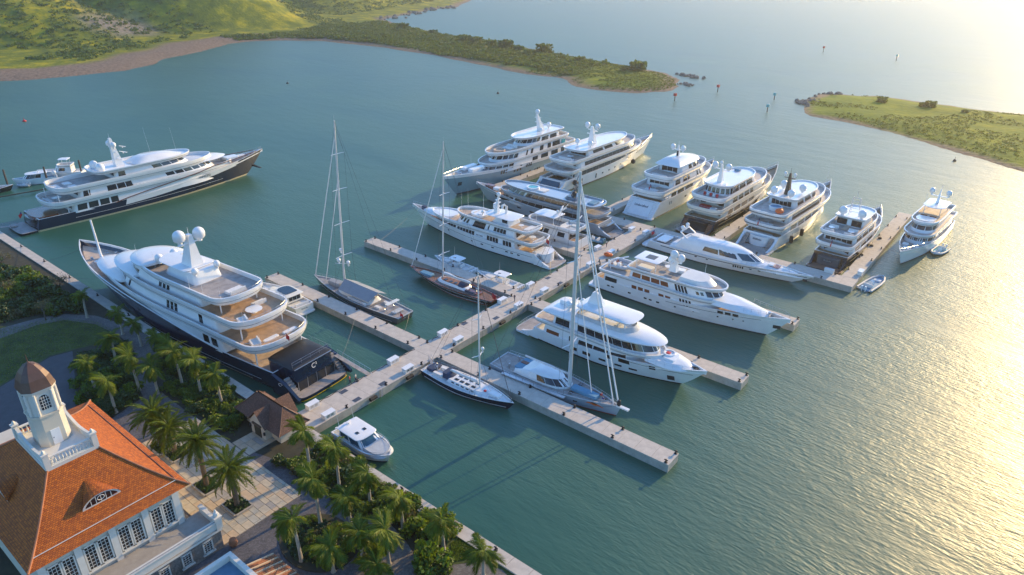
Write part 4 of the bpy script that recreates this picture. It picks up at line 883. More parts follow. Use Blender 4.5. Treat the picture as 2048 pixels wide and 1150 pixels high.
DECK[0] = 'deck_pale'
# ---- small flybridge yacht behind it
Y = yacht('motor_yacht', 'compact white flybridge yacht with a flat hardtop and folding radar arch', -7.2, 92.4, -33, 92.2); L = 25.5
h = Hull(L, 6.4, 2.4, 3.6, .9, .9, 2.4, .45, .6, .4, .25).build(Y, 'white', 'navy', 'teak'); platform(Y, -1.5, .8, 2.9, .4, .3)
T1 = Tier(Y, 3.2, 18, 2.7, 1.8, 4.2, 4, .3, 6, 2.2, 1.6, -.2, .12); T1.wins(2.7, 3.7, [(4.4, 6.6), (9.5, 11.0), (11.3, 13)]); T1.aft(2.2, 3.9, 4.4, 3); T1.wrap(3.0, 3.8, 14, 5)
plate(Y, 1.2, 17, 2.95, 4.45, .4, .9, .6, 3.5, 6, 2.2, floor='teak_grey'); plate(Y, 7.6, 14.6, 2.5, 7.0, .22, 0, .6, 1.5, 6, 4)
for x, y in ((8.2, 2.2), (8.2, -2.2), (13.8, 2.0), (13.8, -2.0)): post(Y, x, y, 4.5, 6.9, .07)
mb = MB(); mb.tube([(9, -1, 7.1), (6.6, -1, 9.2), (6.6, 1, 9.2), (9, 1, 7.1)], .2, 6); mb.tube([(6.6, 0, 9.2), (5.4, 0, 10.6)], .12, 6); mb.build('radar_arch', 'white', Y); radar(Y, 7.0, 0, 9.3, 1.4); domep(Y, 7.9, .9, 8.5, .35); domep(Y, 7.9, -.9, 8.5, .35)
sofa(Y, 5.6, 0, 4.45, 1.6, 3.2, pi, 'cushion'); pad(Y, 3.2, 1.0, 4.45, 2.4, 1.6, .5, 'tube_grey', 'covered_raft'); pad(Y, 3.6, -1.2, 4.45, 2.2, 1.4, .6, 'cream', 'covered_raft'); hrail(h, .55, .99, .7, close=True); rail(Y, [(-1.2, -2.6, .45), (-1.2, 2.6, .45)], .9)
# ---- silver grey yacht
Y = yacht('motor_yacht', 'silver grey sleek yacht with dark window bands and a round deck pool', -5.0, 105.4, -55.4, 105.3); L = 50.4
h = Hull(L, 8.3, 3.2, 5.0, .9, .86, 2.2, .42, .7, .6, .3, xs=3.4).build(Y, 'silver_hull', 'boot_dark', 'teak'); platform(Y, -1.0, 3.2, 3.7, .5, .4, 'teak_grey', 'grey_hull')
wings(Y, .2, 4.4, 3.6, .7, 3.1, .5, 'silver_hull'); mb = MB(); mb.prism(outl(2.2, 5, 3.0, .8, .5, 3, 4), .55, 2.6); mb.build('transom_moulding', 'grey_hull', Y, smooth=True)
h.ports([(38, 3.0, 6.5, .75), (31, 1.9, 1.5, .4), (26, 1.8, 1.5, .4), (20, 1.8, 1.5, .4)])
T1 = Tier(Y, 8, 40, 3.8, 2.6, 4.9, 10, .6, 4, 2, 1.8, .5, .2, m='silver_hull'); T1.row(3.4, 4.4, 9.5, 33, 9, .12); T1.aft(2.8, 4.5, 5, 3); T1.wrap(3.4, 4.3, 33.5, 7)
plate(Y, 3.6, 40, 3.95, 5.1, .55, .7, 2.4, 11, 2.4, 2, m='silver_hull', floor='teak_grey')
T2 = Tier(Y, 9.5, 38, 3.35, 5.1, 7.2, 10, .6, 4, 2, 2.2, .4, .35, m='silver_hull'); T2.row(5.8, 6.7, 11, 29, 8, .1); T2.wrap(5.8, 6.7, 29.5, 9); T2.aft(5.3, 6.8, 5, 3)
plate(Y, 5.0, 38.5, 3.6, 7.45, .45, .35, 2.4, 11, 2.4, 2, m='silver_hull', floor='silver_hull')
mb = MB(); mb.lathe([(1.9, 0), (1.9, .5), (1.5, .5), (1.45, .3)], (28.5, 0, 7.45), 22); mb.build('pool_rim', 'white', Y, smooth=True); mb = MB(); mb.lathe([(1.46, .0), (1.46, .36), (.02, .37)], (28.5, 0, 7.45), 22); mb.build('pool_water', 'pool', Y)
pad(Y, 25, 0, 7.45, 2.4, 3, .3, 'cushion'); pad(Y, 8, 0, 7.45, 2.2, 3.2, .35, 'blue_cover'); rail(Y, [(a, b, 7.8) for a, b in outl(5.6, 12, 2.8, 2, .2, 2.4)[:20]], .7)
mb = MB(); mb.loft([[(a, b, 7.5) for a, b in outl(12.5, 17, 2.2, .5, 2)], [(a, b, 8.3) for a, b in outl(13, 16, 1.8, .5, 1.4)]]); mb.build('mast_house', 'grey_hull', Y, smooth=True); rmast(Y, 14.5, 8.2, 3.4, 1.0, 1.2, .8, 'grey_hull', arms=((.5, 1.4),))
for x, y in ((13.4, 1.4), (13.4, -1.4)): domep(Y, x, y, 9.4, .62, 'black')
domep(Y, 12.6, 0, 12.3, .62, 'black')
pad(Y, 44.5, 0, 4.3, 3.2, 1.7, .9, 'varnish', 'covered_tender'); pad(Y, 41.5, .5, 4.4, 2.2, 1.6, .7, 'white', 'covered_jet_ski'); hrail(h, .75, .99, .75, close=True); plate_rail(Y, 3.6, 3.9, 5.8, 2.4, 2.4, x1=9, hgt=.5)
gangway(Wp(Y, (.2, -3.2, 1.4)), (-2.2, 109.0, PZ+.2), .7, 'white passerelle from the silver yacht stern to the pier', 'white')
# ---- pale blue hull yacht, bow towards the marina
Y = yacht('motor_yacht', 'large yacht with a pale blue hull and white upper decks', -61.8, 166, -61.5, 97); L = 69
h = Hull(L, 11.2, 4.6, 7.2, .91, .86, 2.4, .42, .9, 1.5, .4).build(Y, 'paleblue_hull', 'boot_dark', 'offwhite', capm='white'); h.stripe(-.9, .9, 'white', .30, .995, 'white_sheer_band', zf=1.0)
h.ports([(44+i*1.1, 4.2, .6, 1.3) for i in range(3)]+[(40-i*1.4, 4.0, .8, 1.8) for i in range(3)]+[(34-i*1.1, 4.1, .6, 1.2) for i in range(3)]+[(32-i*2.6, 1.7, .6, .5) for i in range(6)]); h.ports([(62.5, 3.6, 1.4, 1.2)], 'boot_dark', 'anchor_pocket')
T1 = Tier(Y, 8, 50, 5.4, 4.0, 6.5, 11, .6, 5, 2, 1.5, .4, .12); T1.wins(4.7, 6.0, [(12, 14), (16, 20), (22, 26), (28, 31)]); T1.wrap(5.0, 6.1, 41, 9)
plate(Y, 4, 51, 5.55, 6.8, .5, .8, 2.4, 12, 3, 2)
T2 = Tier(Y, 10, 46, 4.8, 6.8, 9.3, 9, .6, 5, 2, 2.0, .4, .2); T2.wins(7.5, 8.8, [(14, 18.5), (19.5, 21.5), (24, 26), (30, 31.2), (33, 33.8)]); T2.wrap(7.7, 8.7, 38, 9)
plate(Y, 8, 47.5, 5.1, 9.6, .5, .75, 2, 10, 3, 2, floor='teak_pale')
T3 = Tier(Y, 13, 33, 4.0, 9.6, 12.0, 6, .6, 4, 2, 2.6, .4, .35); T3.wrap(10.5, 11.5, 25, 9); T3.wins(10.3, 11.3, [(15, 19), (20, 24)]); plate(Y, 10, 34, 4.3, 12.25, .45, .35, 2, 7, 3, 2, floor='white')
mb = MB(); mb.lathe([(2.0, 0), (2.0, .55), (1.6, .55), (1.5, .3), (.02, .3)], (42, 0, 9.6), 20); mb.build('round_lounge', 'teak_pale', Y, smooth=True); pad(Y, 37.5, 0, 9.6, 2.4, 3.4); sofa(Y, 35.4, 0, 9.6, 1, 4, 0)
rmast(Y, 19, 12.3, 6.0, 1.8, 2.4, -2.6, arms=((.5, 1.6), (.8, 1.2))); domep(Y, 21.4, 0, 19.2, .8); domep(Y, 14.5, 0, 13.6, .85); domep(Y, 22, 2.2, 13.4, .6); whip(Y, 56, 0, 6.8, 5)
hrail(h, .72, .995, .8, close=True); pad(Y, 55, 1.4, 6.4, 6, 1.8, .9, 'white', 'covered_tender'); pad(Y, 55, -1.8, 6.4, 6, 1.8, .9, 'white', 'covered_tender')
for x, y in ((62, 1), (62, -1)): mb = MB(); mb.lathe([(.5, 0), (.45, .5), (.25, .6), (.3, .9)], (x, y, 6.2), 10); mb.build('anchor_winch', 'steel', Y)
mb = MB(); mb.box(12, 4.9, 8.0, 2.2, .1, 1.5); mb.build('side_screen', 'pool', Y)
# ---- white yacht with the open dark stern, bow out to the channel
Y = yacht('motor_yacht', 'large white yacht with a blue open stern beach club and long black window lines', -41.6, 121.5, -41.0, 190.5); L = 69
h = Hull(L, 11.2, 3.7, 6.2, .91, .84, 2.4, .40, .9, .6, .4, xs=3.6).build(Y, 'white', 'boot_dark', 'teak'); platform(Y, -1.2, 3, 5.0, .55, .4, 'teak_grey')
wings(Y, 0, 5, 4.9, .7, 3.6, .6); mb = MB(); mb.loft([[(1.6, -3.6, .6), (2.2, -3.6, .6), (2.2, 3.6, .6), (1.6, 3.6, .6)], [(4.2, -3.4, 3.4), (4.6, -3.4, 3.4), (4.6, 3.4, 3.4), (4.2, 3.4, 3.4)]]); mb.build('transom_screen', 'tint_blue', Y)
mb = MB(); mb.prism(outl(5.2, 9.5, 3.2, .8, .8, 4, 4), 3.0, 3.5); mb.build('pool_surround', 'white', Y); mb = MB(); mb.prism(outl(5.6, 9.1, 2.8, .6, .6, 4, 4), 3.4, 3.53); mb.build('pool_water', 'glass', Y)
h.ports([(14, 1.9, .6, 1.5), (22, 1.9, .6, 1.5), (26, 2.0, .8, .5), (30, 2.1, .8, .5), (34, 2.2, .8, .5), (38, 2.3, .8, .5)]+[(44+i*1.2, 3.4, .5, 1.2) for i in range(2)]+[(51+i*1.5, 4.0, .5, 1.4) for i in range(4)])
T1 = Tier(Y, 11, 50, 5.2, 2.8, 5.4, 11, .8, 4, 2, 1.6, .5, .1); T1.row(3.9, 5.0, 13, 42, 8, .1); T1.aft(3.0, 5.0, 8, 4)
plate(Y, 6, 58, 5.5, 5.7, .55, .8, 2.6, 16, 3, 1.9); T2 = Tier(Y, 13, 54, 4.7, 5.7, 8.1, 12, .8, 4, 2, 1.8, .5, .2); T2.row(6.5, 7.5, 16, 45, 12, .1); T2.wrap(6.5, 7.5, 45.5, 9); T2.aft(5.9, 7.7, 7, 4)
plate(Y, 8, 53, 5.0, 8.4, .5, .8, 2.6, 13, 3, 1.9); T3 = Tier(Y, 19, 46, 4.0, 8.4, 10.7, 9, .8, 3, 2, 3.0, -.6, .4); T3.wrap(9.2, 10.2, 36, 9); T3.wins(9.2, 10.0, [(22, 28), (29, 34)]); T3.aft(8.8, 10.3, 6, 4)
plate(Y, 15, 47, 4.5, 10.9, .5, .35, 2.4, 11, 2.6, 2, floor='white'); rmast(Y, 27, 11, 5.6, 2.4, 2.0, .6, arms=((.55, 2.0), (.8, 1.6)))
for y in (-2.0, 2.0): domep(Y, 26.5, y, 17.0, .85)
domep(Y, 22, 2.6, 12.2, .8); domep(Y, 22, -2.6, 12.2, .8); radar(Y, 28, 0, 14.3, 2.2); sofa(Y, 12, 0, 8.4, 1.4, 5); table(Y, 14.4, 0, 8.4, 1.1); table(Y, 10, 0, 5.7, 1.2)
for x, y in ((9.6, 4.4), (9.6, -4.4)): post(Y, x, y, 2.8, 5.2, .12); post(Y, x+2.4, y*.9, 5.7, 8.0, .12)
hrail(h, .8, .995, .8, close=True); plate_rail(Y, 6, 5.45, 6.5, 2.6, 3, x1=14); plate_rail(Y, 8, 4.95, 9.2, 2.6, 3, x1=18); whip(Y, 30, 3, 11.3, 5)
fender(Y, 46, -5.5, 1.6, 1.6, .85, 'big round black fender on the bow quarter of the open stern yacht', 'large round fenders', True); fender(Y, 9, -5.9, 2.6, 1.6, .9, 'big round black fender beside the stern of the open stern yacht', 'large round fenders', True)
# ---- tall white yacht stern to the cross pier with a script name
Y = yacht('motor_yacht', 'tall white yacht with a wide sloping white stern door carrying a script name', -8.2, 121.5, -7.6, 171.5); L = 50
h = Hull(L, 10.6, 4.3, 6.8, .9, .92, 2.4, .42, .9, 4.6, .35).build(Y, 'white', 'navy', 'teak'); platform(Y, -.3, 1.6, 4.9, .4, .3, 'white')
mb = MB(); mb.loft([[(.2, -3.4, .7), (.5, -3.4, .5), (.5, 3.4, .5), (.2, 3.4, .7)], [(3.9, -3.2, 4.1), (4.4, -3.2, 4.1), (4.4, 3.2, 4.1), (3.9, 3.2, 4.1)]]); mb.build('stern_door', 'white', Y)
text(Y, 'Unbridled', (2.55, .1, 2.95), 1.1, (-.7, 0, .72), (.7, 0, .7), 'navy')
for sg in (-1, 1):
    for k in range(9): mb = MB(); mb.box(.9+k*.42, sg*3.95, .6+k*.40, .46, .9, .36); mb.build('stern_stair', 'offwhite', Y)
h.ports([(10+i*1.0, 2.9, .25, .9) for i in range(2)]+[(20+i*4, 2.6, 1.2, .6) for i in range(5)])
T1 = Tier(Y, 9, 40, 4.9, 3.4, 6.0, 9, .8, 5, 2, 1.2, .4, .1); T1.wins(4.4, 5.4, [(11, 14), (15, 19), (20, 25)]); T1.aft(3.6, 5.5, 7, 4)
plate(Y, 3.4, 43, 5.2, 6.3, .8, 1.1, 2.8, 13, 3, 2); T2 = Tier(Y, 12, 38, 4.4, 6.3, 9.1, 8, .8, 5, 2, 2.0, .4, .2); T2.wins(7.2, 8.4, [(14, 17), (19, 21.5), (22, 23.2), (28, 29), (30, 31)]); T2.aft(6.5, 8.5, 6.4, 4)
plate(Y, 9.5, 38, 4.7, 9.4, .7, 1.0, 2.6, 9, 3, 2); T3 = Tier(Y, 18, 34, 3.9, 9.4, 11.8, 6, .8, 4, 2, 2.4, .2, .3); T3.wins(10.2, 11.2, [(23, 25), (26, 28)]); T3.aft(9.6, 11.3, 5.4, 3); T3.wrap(10.2, 11.2, 28.5, 5)
mb = MB(); mb.loft([[(a, b, 11.9) for a, b in outl(15.5, 33, 4.1, 1.2, 6, 4)], [(a, b, 12.2) for a, b in outl(15.8, 32.5, 3.9, 1.2, 6, 4)], [(a, b, 13.6) for a, b in outl(19, 26, 2.0, .6, 2, 4)]]); mb.build('hardtop', 'white', Y, smooth=True)
rmast(Y, 22.5, 13.4, 3.4, 1.0, 1.0, .3, 'white', arms=((.6, 1.7),)); mb = MB(); mb.box(22.05, 0, 14.4, .3, .5, 1.5); mb.build('mast_panel', 'black', Y)
for y in (-1.7, 1.7): domep(Y, 22, y, 16.3, .75)
flagp(Y, 6.4, -.6, 7.4, 1.6, .5); pad(Y, 7.5, 0, 6.3, 1.6, 4); table(Y, 9.8, 0, 6.3, 1.0); sofa(Y, 12, 0, 9.4, 1.0, 4.5); plate_rail(Y, 3.4, 5.15, 7.4, 2.8, 3, x1=11)
for x, y in ((7.4, 4.1), (7.4, -4.1)): post(Y, x, y, 3.5, 5.6, .12); post(Y, x+5.6, y*.95, 7.2, 8.8, .12); post(Y, 16.6, y*.8, 10, 11.8, .12)
canister(Y, 8.5, -4.5, 4.3); canister(Y, 10.2, -4.6, 4.3); hrail(h, .85, .995, .8, close=True)
# ---- dark hulled yacht with the red towels
Y = yacht('motor_yacht', 'white yacht on a very dark hull with rounded glass sky lounge and red cushions', 10.0, 119.8, 11.3, 178.5); L = 59
h = Hull(L, 10.4, 3.6, 7.0, .9, .9, 2.4, .42, .9, .5, .4, xs=3.2).build(Y, 'black_hull', 'boot_cream', 'teak', capm='cream'); platform(Y, -1.6, 2.2, 4.6, .5, .4, 'teak_grey', 'black_hull'); h.stripe(-.7, .7, 'cream', .18, .995, 'cream_sheer_band', zf=1.0); h.stripe(2.0, .1, 'boot_cream', .05, .95)
for sg in (-1, 1):
    for k in range(6): mb = MB(); mb.box(1.2+k*.4, sg*3.6, .65+k*.36, .44, 1.2, .34); mb.build('stern_stair', 'teak_dark', Y)
mb = MB(); mb.prism(outl(1.9, 6, 2.7, .6, .5, 4, 4), .6, 3.0); mb.build('transom_moulding', 'black_hull', Y)
wings(Y, .2, 4.4, 4.65, .7, 3.5, .5, 'black_hull'); T1 = Tier(Y, 9, 45, 4.9, 2.7, 5.3, 10, .8, 5, 2, 1.2, .4, .1, m='cream'); T1.wins(3.6, 4.8, [(11, 14), (15, 19), (20, 24), (25, 29)]); T1.aft(2.9, 4.8, 7, 4)
plate(Y, 4.0, 48, 5.2, 5.6, .6, .95, 2.6, 15, 3, 2, m='cream'); T2 = Tier(Y, 10.5, 43, 4.6, 5.6, 8.1, 9, 1.5, 3, 2, 1.6, .3, .2, m='cream'); T2.wins(6.4, 7.5, [(14, 17), (18, 21), (22, 25), (26, 28)]); T2.aft(5.8, 7.6, 7, 4); T2.wrap(6.5, 7.5, 35, 7)
plate(Y, 5.6, 43, 4.95, 8.4, .6, .95, 2.8, 12, 3, 2, m='white'); T3 = Tier(Y, 11.5, 34, 4.0, 8.4, 10.8, 5, 2.6, 2.2, 2, 1.6, .5, .35); T3.wins(9.1, 10.2, [(16, 18), (19, 23), (24, 28)])
for i in range(7): T3.pane(i*.026+.002 if i else .002, i*.026+.022, 9.0, 10.4); T3.pane(1-(i*.026+.022), 1-(i*.026+.002), 9.0, 10.4)
plate(Y, 10.5, 33, 4.3, 11.1, .5, .4, 3, 7, 2.2, 2, floor='white'); mb = MB(); mb.lathe([(2.3, 0), (2.2, .35), (.05, .5)], (13.2, 0, 11.1), 20); mb.build('mast_disc', 'white', Y, smooth=True)
rmast(Y, 14, 11.3, 5.2, 1.4, 1.6, .2, arms=((.75, 1.9),))
for y in (-2.0, 2.0): domep(Y, 13.8, y, 16.2, .85)
domep(Y, 13.2, 0, 17.2, .45)
for i in range(5): mb = MB(); mb.box(9.0, -1.8+i*.9, 9.0, .5, .6, .9); mb.build('deck_chair', 'white' if i % 2 else 'red', Y)
pad(Y, 7.8, .6, 5.6, 1.8, 3.2, .5, 'red', 'red_cushion'); pad(Y, 7.2, -2.0, 5.6, 1.6, 1.6, .5, 'white'); pad(Y, 35, 0, 9.2, 3, 2.4, .5, 'blue_cover', 'covered_pool'); pad(Y, 29, 1.4, 11.2, 1.6, 1.6, .5, 'blue_cover', 'covered_seat'); plate_rail(Y, 4.0, 5.15, 6.55, 2.6, 3, x1=11); plate_rail(Y, 5.6, 4.9, 9.35, 2.8, 3, x1=12); hrail(h, .85, .995, .8, close=True)
for x, y in ((8, 4.2), (8, -4.2)): post(Y, x, y, 2.8, 5.1, .12); post(Y, x+1.2, y, 5.6, 7.9, .12)
gangway(Wp(Y, (.5, 3.2, 1.4)), Wp(Y, (-3.6, 3.2, PZ+.15)), .8, 'white passerelle from the dark yacht with red cushions to the cross pier')
for yy in (22, 34): fender(Y, yy, -5.5, 1.4, 1.8, .5, 'black cylindrical fender between the dark hulled yacht and its finger pier', 'fenders of the dark yacht with red cushions')
# ---- white yacht with the orange rescue raft
Y = yacht('motor_yacht', 'white tri-deck yacht with black sheer stripes, stern stairs and an orange item aft', 27.0, 119.4, 30.2, 171.0); L = 51.7
h = Hull(L, 10.6, 3.5, 7.0, .9, .9, 2.4, .42, .9, .5, .4, xs=3.4).build(Y, 'white', 'black_hull', 'teak'); platform(Y, -2.6, 2.4, 4.8, .55, .45, 'teak_grey', 'white'); h.stripe(1.6, .12, 'steel', .1, .9, off=.06)
mb = MB(); mb.prism(outl(2.2, 6, 2.6, 1.4, .5, 2.2, 4), .6, 3.2); mb.build('transom_moulding', 'white', Y, smooth=True); name_marks(Y, 2.12, 2.45, 2.4, .42)
for sg in (-1, 1):
    for k in range(7): mb = MB(); mb.box(1.4+k*.42, sg*3.3, .7+k*.36, .46, 1.0, .34); mb.build('stern_stair', 'teak_grey', Y)
wings(Y, -.8, 4.6, 4.75, .75, 3.5, .6); T1 = Tier(Y, 9, 41, 4.9, 2.6, 5.2, 9, .8, 5, 2, 1.2, .4, .1); T1.wins(3.5, 4.7, [(11, 15), (16, 20), (21, 25), (26, 30)]); T1.aft(2.8, 4.7, 7, 4)
plate(Y, 3.4, 46, 5.25, 5.5, .6, .95, 2.4, 15, 3.4, 2); T2 = Tier(Y, 10, 39, 4.5, 5.5, 8.0, 9, .8, 4, 2, 1.6, .3, .2); T2.row(6.3, 7.4, 12, 31, 7, .1); T2.wrap(6.3, 7.3, 31.5, 7); T2.aft(5.7, 7.5, 6.6, 4)
plate(Y, 4.6, 40, 4.9, 8.3, .6, .9, 2.4, 12, 3.4, 2); T3 = Tier(Y, 14.5, 34, 3.9, 8.3, 10.6, 7, 1.2, 3, 2, 2.2, -.3, .3); T3.aft(8.7, 10.0, 5.4, 5); T3.wins(9.0, 10.0, [(16, 20), (21, 25)]); T3.wrap(9.0, 10.0, 26, 7); plate(Y, 13.0, 33, 4.2, 10.9, .5, .3, 1.6, 7, 3, 2, floor='white')
for z0, pl in ((5.75, 3.4), (8.55, 4.6)):
    P = [p for p in outl(pl-.14, pl+41, 5.40 if pl < 4 else 5.05, 2.4, 15, 3.4) if p[0] < pl+10]; q = [p for p in P if p[1] > 0]+[p for p in P if p[1] <= 0]; mb = MB(); mb.tube([(a, b, z0) for a, b in q], .07, 4); mb.build('black_sheer_line', 'black', Y)
rmast(Y, 17.5, 11.0, 5.8, 1.4, 1.6, .3, 'black', arms=((.78, 1.5),)); 
for x, y in ((14.2, 2.4), (14.2, -2.2), (21, 2.6), (21, -2.6)): domep(Y, x, y, 12.5, .95)
for y in (-1.3, 1.3): domep(Y, 17.2, y, 16.6, .42)
mb = MB(); mb.lathe([(1.7, 0), (1.75, .9), (1.5, 1.0), (1.4, .8), (.05, .8)], (11, 0, 8.3), 20); mb.build('hot_tub', 'white', Y, smooth=True); mb = MB(); mb.lathe([(1.42, .8), (1.42, .86), (.02, .87)], (11, 0, 8.3), 20); mb.build('tub_cover', 'blue_cover', Y)
mb = MB(); mb.ell((8.3, -2.2, 9.1), 1.5, 1.1, .7, 12, 7); o = mb.build('rescue_raft', 'orange', smooth=True); o.parent = None; o.location = (Y.location[0], Y.location[1], 0); o.rotation_euler = Y.rotation_euler; tag(o, 'orange inflated rescue raft on the aft deck beside the round hot tub', 'raft')
flagp(Y, 3.6, .4, 6.4, 1.9, .6); table(Y, 7.6, 0, 5.5, 1.1); sofa(Y, 5.4, 0, 5.5, .9, 4.5); whip(Y, 47, 0, 6.8, 5, -.8); hrail(h, .85, .995, .8, close=True); plate_rail(Y, 3.4, 5.2, 6.45, 2.4, 3.4, x1=11); plate_rail(Y, 4.6, 4.85, 9.2, 2.4, 3.4, x1=14)
for x, y in ((7.5, 4.2), (7.5, -4.2)): post(Y, x, y, 2.7, 5.0, .12); post(Y, x+1.4, y, 5.5, 7.8, .12)
for xx in (10.5, 17.5): fender(Y, xx, -5.75, 1.5, 2.0, .5, 'tall black fender on the sunlit side of the yacht with the orange raft', 'fenders of the yacht with the orange raft')
# ---- lattice mast yacht with dark hull
Y = yacht('motor_yacht', 'white yacht on a dark hull with a lattice mast and twin aft seating groups', 45.2, 118.6, 47.2, 159.8); L = 41.3
h = Hull(L, 8.9, 3.2, 5.6, .9, .9, 2.4, .42, .8, .5, .35, xs=2.8).build(Y, 'black_hull', 'boot_dark', 'teak', capm='white'); h.stripe(-.5, .5, 'white', .2, .995, 'white_sheer_band', zf=1.0); h.stripe(1.5, .1, 'boot_cream', .08, .95); platform(Y, -1.4, 2, 4.1, .5, .4, 'teak_dark', 'black_hull')
mb = MB(); mb.prism(outl(1.6, 4.5, 2.6, .6, .5, 4, 4), .55, 2.6); mb.build('transom_moulding', 'grey_hull', Y); name_marks(Y, 1.56, 1.9, 1.8, .3, 'steel'); wings(Y, .2, 4, 4.0, .7, 3.1, .5, 'black_hull')
T1 = Tier(Y, 7, 30, 4.0, 2.4, 4.8, 7, .8, 4, 2, 1.2, .3, .1); T1.aft(2.6, 4.4, 6, 4); T1.wins(3.2, 4.3, [(8.5, 12), (13, 17), (18, 22)])
plate(Y, 2.8, 34, 4.4, 5.1, .5, .9, 2.0, 11, 3.4, 2); T2 = Tier(Y, 7, 28, 3.9, 5.1, 7.4, 7, 1, 3.4, 2, 1.6, .2, .2); T2.aft(5.4, 7.0, 6.4, 5); T2.wins(5.8, 6.8, [(8.5, 12), (13, 17), (18, 21)]); T2.wrap(5.9, 6.8, 21.5, 7)
plate(Y, 4.0, 28, 4.2, 7.7, .5, .8, 2.0, 8, 3.4, 2, floor='teak_grey'); T3 = Tier(Y, 13, 23, 3.3, 7.7, 9.7, 3, .8, 4, 2, 1.4, .1, .2); 
for y0 in (-1.75, 1.75): mb = MB(); mb.box(13.0, y0, 8.7, .12, 2.4, 1.5); mb.build('window', 'glass', Y)
mb = MB(); mb.box(12.5, 0, 7.85, 6.5, 1.1, .12); mb.build('centre_walkway', 'teak_pale', Y); plate(Y, 12.5, 24, 3.6, 9.9, .3, .3, .8, 3, 4, 2, floor='white')
for y in (-2.3, 2.3): table(Y, 7.6, y, 7.7, .8); sofa(Y, 6.0, y, 7.7, .7, 2.2); sofa(Y, 9.2, y, 7.7, .7, 2.2, pi)
mb = MB()
for y in (-1.2, 1.2): mb.tube([(15.5, y, 9.9), (15, y*.7, 14.6)], .09, 5); mb.tube([(17, y, 9.9), (15.6, y*.7, 14.6)], .07, 5)
for k in (.2, .4, .6, .8, 1.0): z = 9.9+4.7*k; w = 1.2*(1-.3*k); mb.tube([(15.5-.5*k, -w, z), (15.5-.5*k, w, z)], .06, 5); mb.tube([(15.5-.5*k, -w, z), (17-1.4*k, -w, z)], .05, 4); mb.tube([(15.5-.5*k, w, z), (17-1.4*k, w, z)], .05, 4)
mb.tube([(15.2, 0, 14.6), (15, 0, 16.4)], .06, 5); mb.build('lattice_mast', 'alu_mast', Y)
for y in (-2.3, 2.3): domep(Y, 14.2, y, 11.2, 1.0)
flagp(Y, 3.0, 0, 5.9, 1.7, .6); hrail(h, .8, .995, .8, close=True); plate_rail(Y, 4.0, 4.15, 8.5, 2.0, 3.4, x1=11, hgt=.4)
for xx in (12, 20, 27): fender(Y, xx, -4.8, 1.2, 1.5, .45, 'dark fender between the lattice mast yacht and the outer finger pier', 'fenders of the lattice mast yacht')
# ---- small white yacht lying bow towards us by the outer pier
Y = yacht('motor_yacht', 'white bow-on yacht with twin satellite domes and an open foredeck by the outer pier', 61.2, 171.0, 58.7, 130.6); L = 40.5
h = Hull(L, 8.0, 2.8, 4.6, .9, .9, 2.2, .42, .8, 1.0, .3).build(Y, 'white', 'boot_dark', 'teak_grey')
T1 = Tier(Y, 4, 27.5, 3.4, 2.4, 4.9, 5, .6, 5, 2.2, 1.2, .2, .1); T1.wrap(3.6, 4.5, 20, 9); T1.wins(3.4, 4.4, [(7, 10), (11, 14), (15, 18)]); plate(Y, 2, 28.3, 3.7, 5.1, .4, .5, .8, 5, 5, 2.2)
T2 = Tier(Y, 6, 25, 2.9, 5.1, 7.2, 4, .6, 5, 2.2, 1.2, .2, .2); T2.wrap(5.9, 6.8, 19, 7); plate(Y, 4.5, 25.2, 3.2, 7.4, .4, .7, .8, 4.5, 5, 2.2, floor='teak_pale')
plate(Y, 8, 17, 2.7, 9.8, .25, 0, 1, 2.5); 
for x, y in ((9, 2.2), (9, -2.2), (16, 1.9), (16, -1.9)): post(Y, x, y, 7.4, 9.7, .08)
mb = MB(); mb.prism(outl(19.5, 23.8, 2.2, .5, 2), 7.5, 8.1); mb.build('flybridge_console', 'white', Y, smooth=True); sofa(Y, 18.6, 1.1, 7.4, .8, 1.6, pi, 'varnish'); sofa(Y, 18.6, -1.1, 7.4, .8, 1.6, pi, 'varnish')
rmast(Y, 12, 9.9, 3.6, .8, 1.0, .5, arms=((.5, 2.0),))
for y in (-2.0, 2.0): domep(Y, 11.6, y, 12.9, .7)
pad(Y, 31, 1.2, 2.9, 1.6, 1.4, .8, 'offwhite'); pad(Y, 31, -1.2, 2.9, 1.6, 1.4, .8, 'offwhite'); pad(Y, 34.8, 0, 3.3, 1.4, 1.8, .7, 'offwhite', 'deck_box'); mb = MB(); mb.lathe([(.35, 0), (.3, .5), (.2, .8)], (37, 0, 3.6), 10); mb.build('anchor_winch', 'steel', Y); hrail(h, .72, .995, .7, close=True); whip(Y, 13, -2.6, 9.8, 3)
# ---- white express yacht with tinted wraparound glass
Y = yacht('motor_yacht', 'low sleek white express yacht with tinted curved glass and a thin dark hull line', 5.0, 106.8, 46.4, 106.2); L = 41.4
h = Hull(L, 7.6, 2.2, 2.9, .87, .92, 1.9, .40, .35, .8, .25, sp=1.2).build(Y, 'white', 'boot_dark', 'teak_grey'); h.stripe(-.42, .16, 'navy', .1, .985, zf=.93); platform(Y, -1.8, 1, 3.3, .45, .3, 'white')
h.ports([(23.5+i*.55, 1.5, .34, .6) for i in range(5)]+[(14, 1.5, .6, .25), (17, 1.5, .6, .25), (27.5, 1.6, .6, .25), (29.5, 1.6, .6, .25), (33, 1.7, .6, .2)])
mb = MB(); mb.loft([[(a, b, 1.95) for a, b in outl(6, 39.5, 3.2, 1, 22, 4, 1.7)], [(a, b, 2.75) for a, b in outl(6.5, 37.5, 2.8, 1, 20, 4, 1.7)], [(a, b, 3.0) for a, b in outl(7, 33, 2.2, 1, 16, 4, 1.7)]]); mb.build('foredeck_moulding', 'white', Y, smooth=True)
mb = MB()
def RR(x0, x1, hw, z, rf): return [(a, b, z) for a, b in outl(x0, x1, hw, 1.2, rf, 4, 2)]
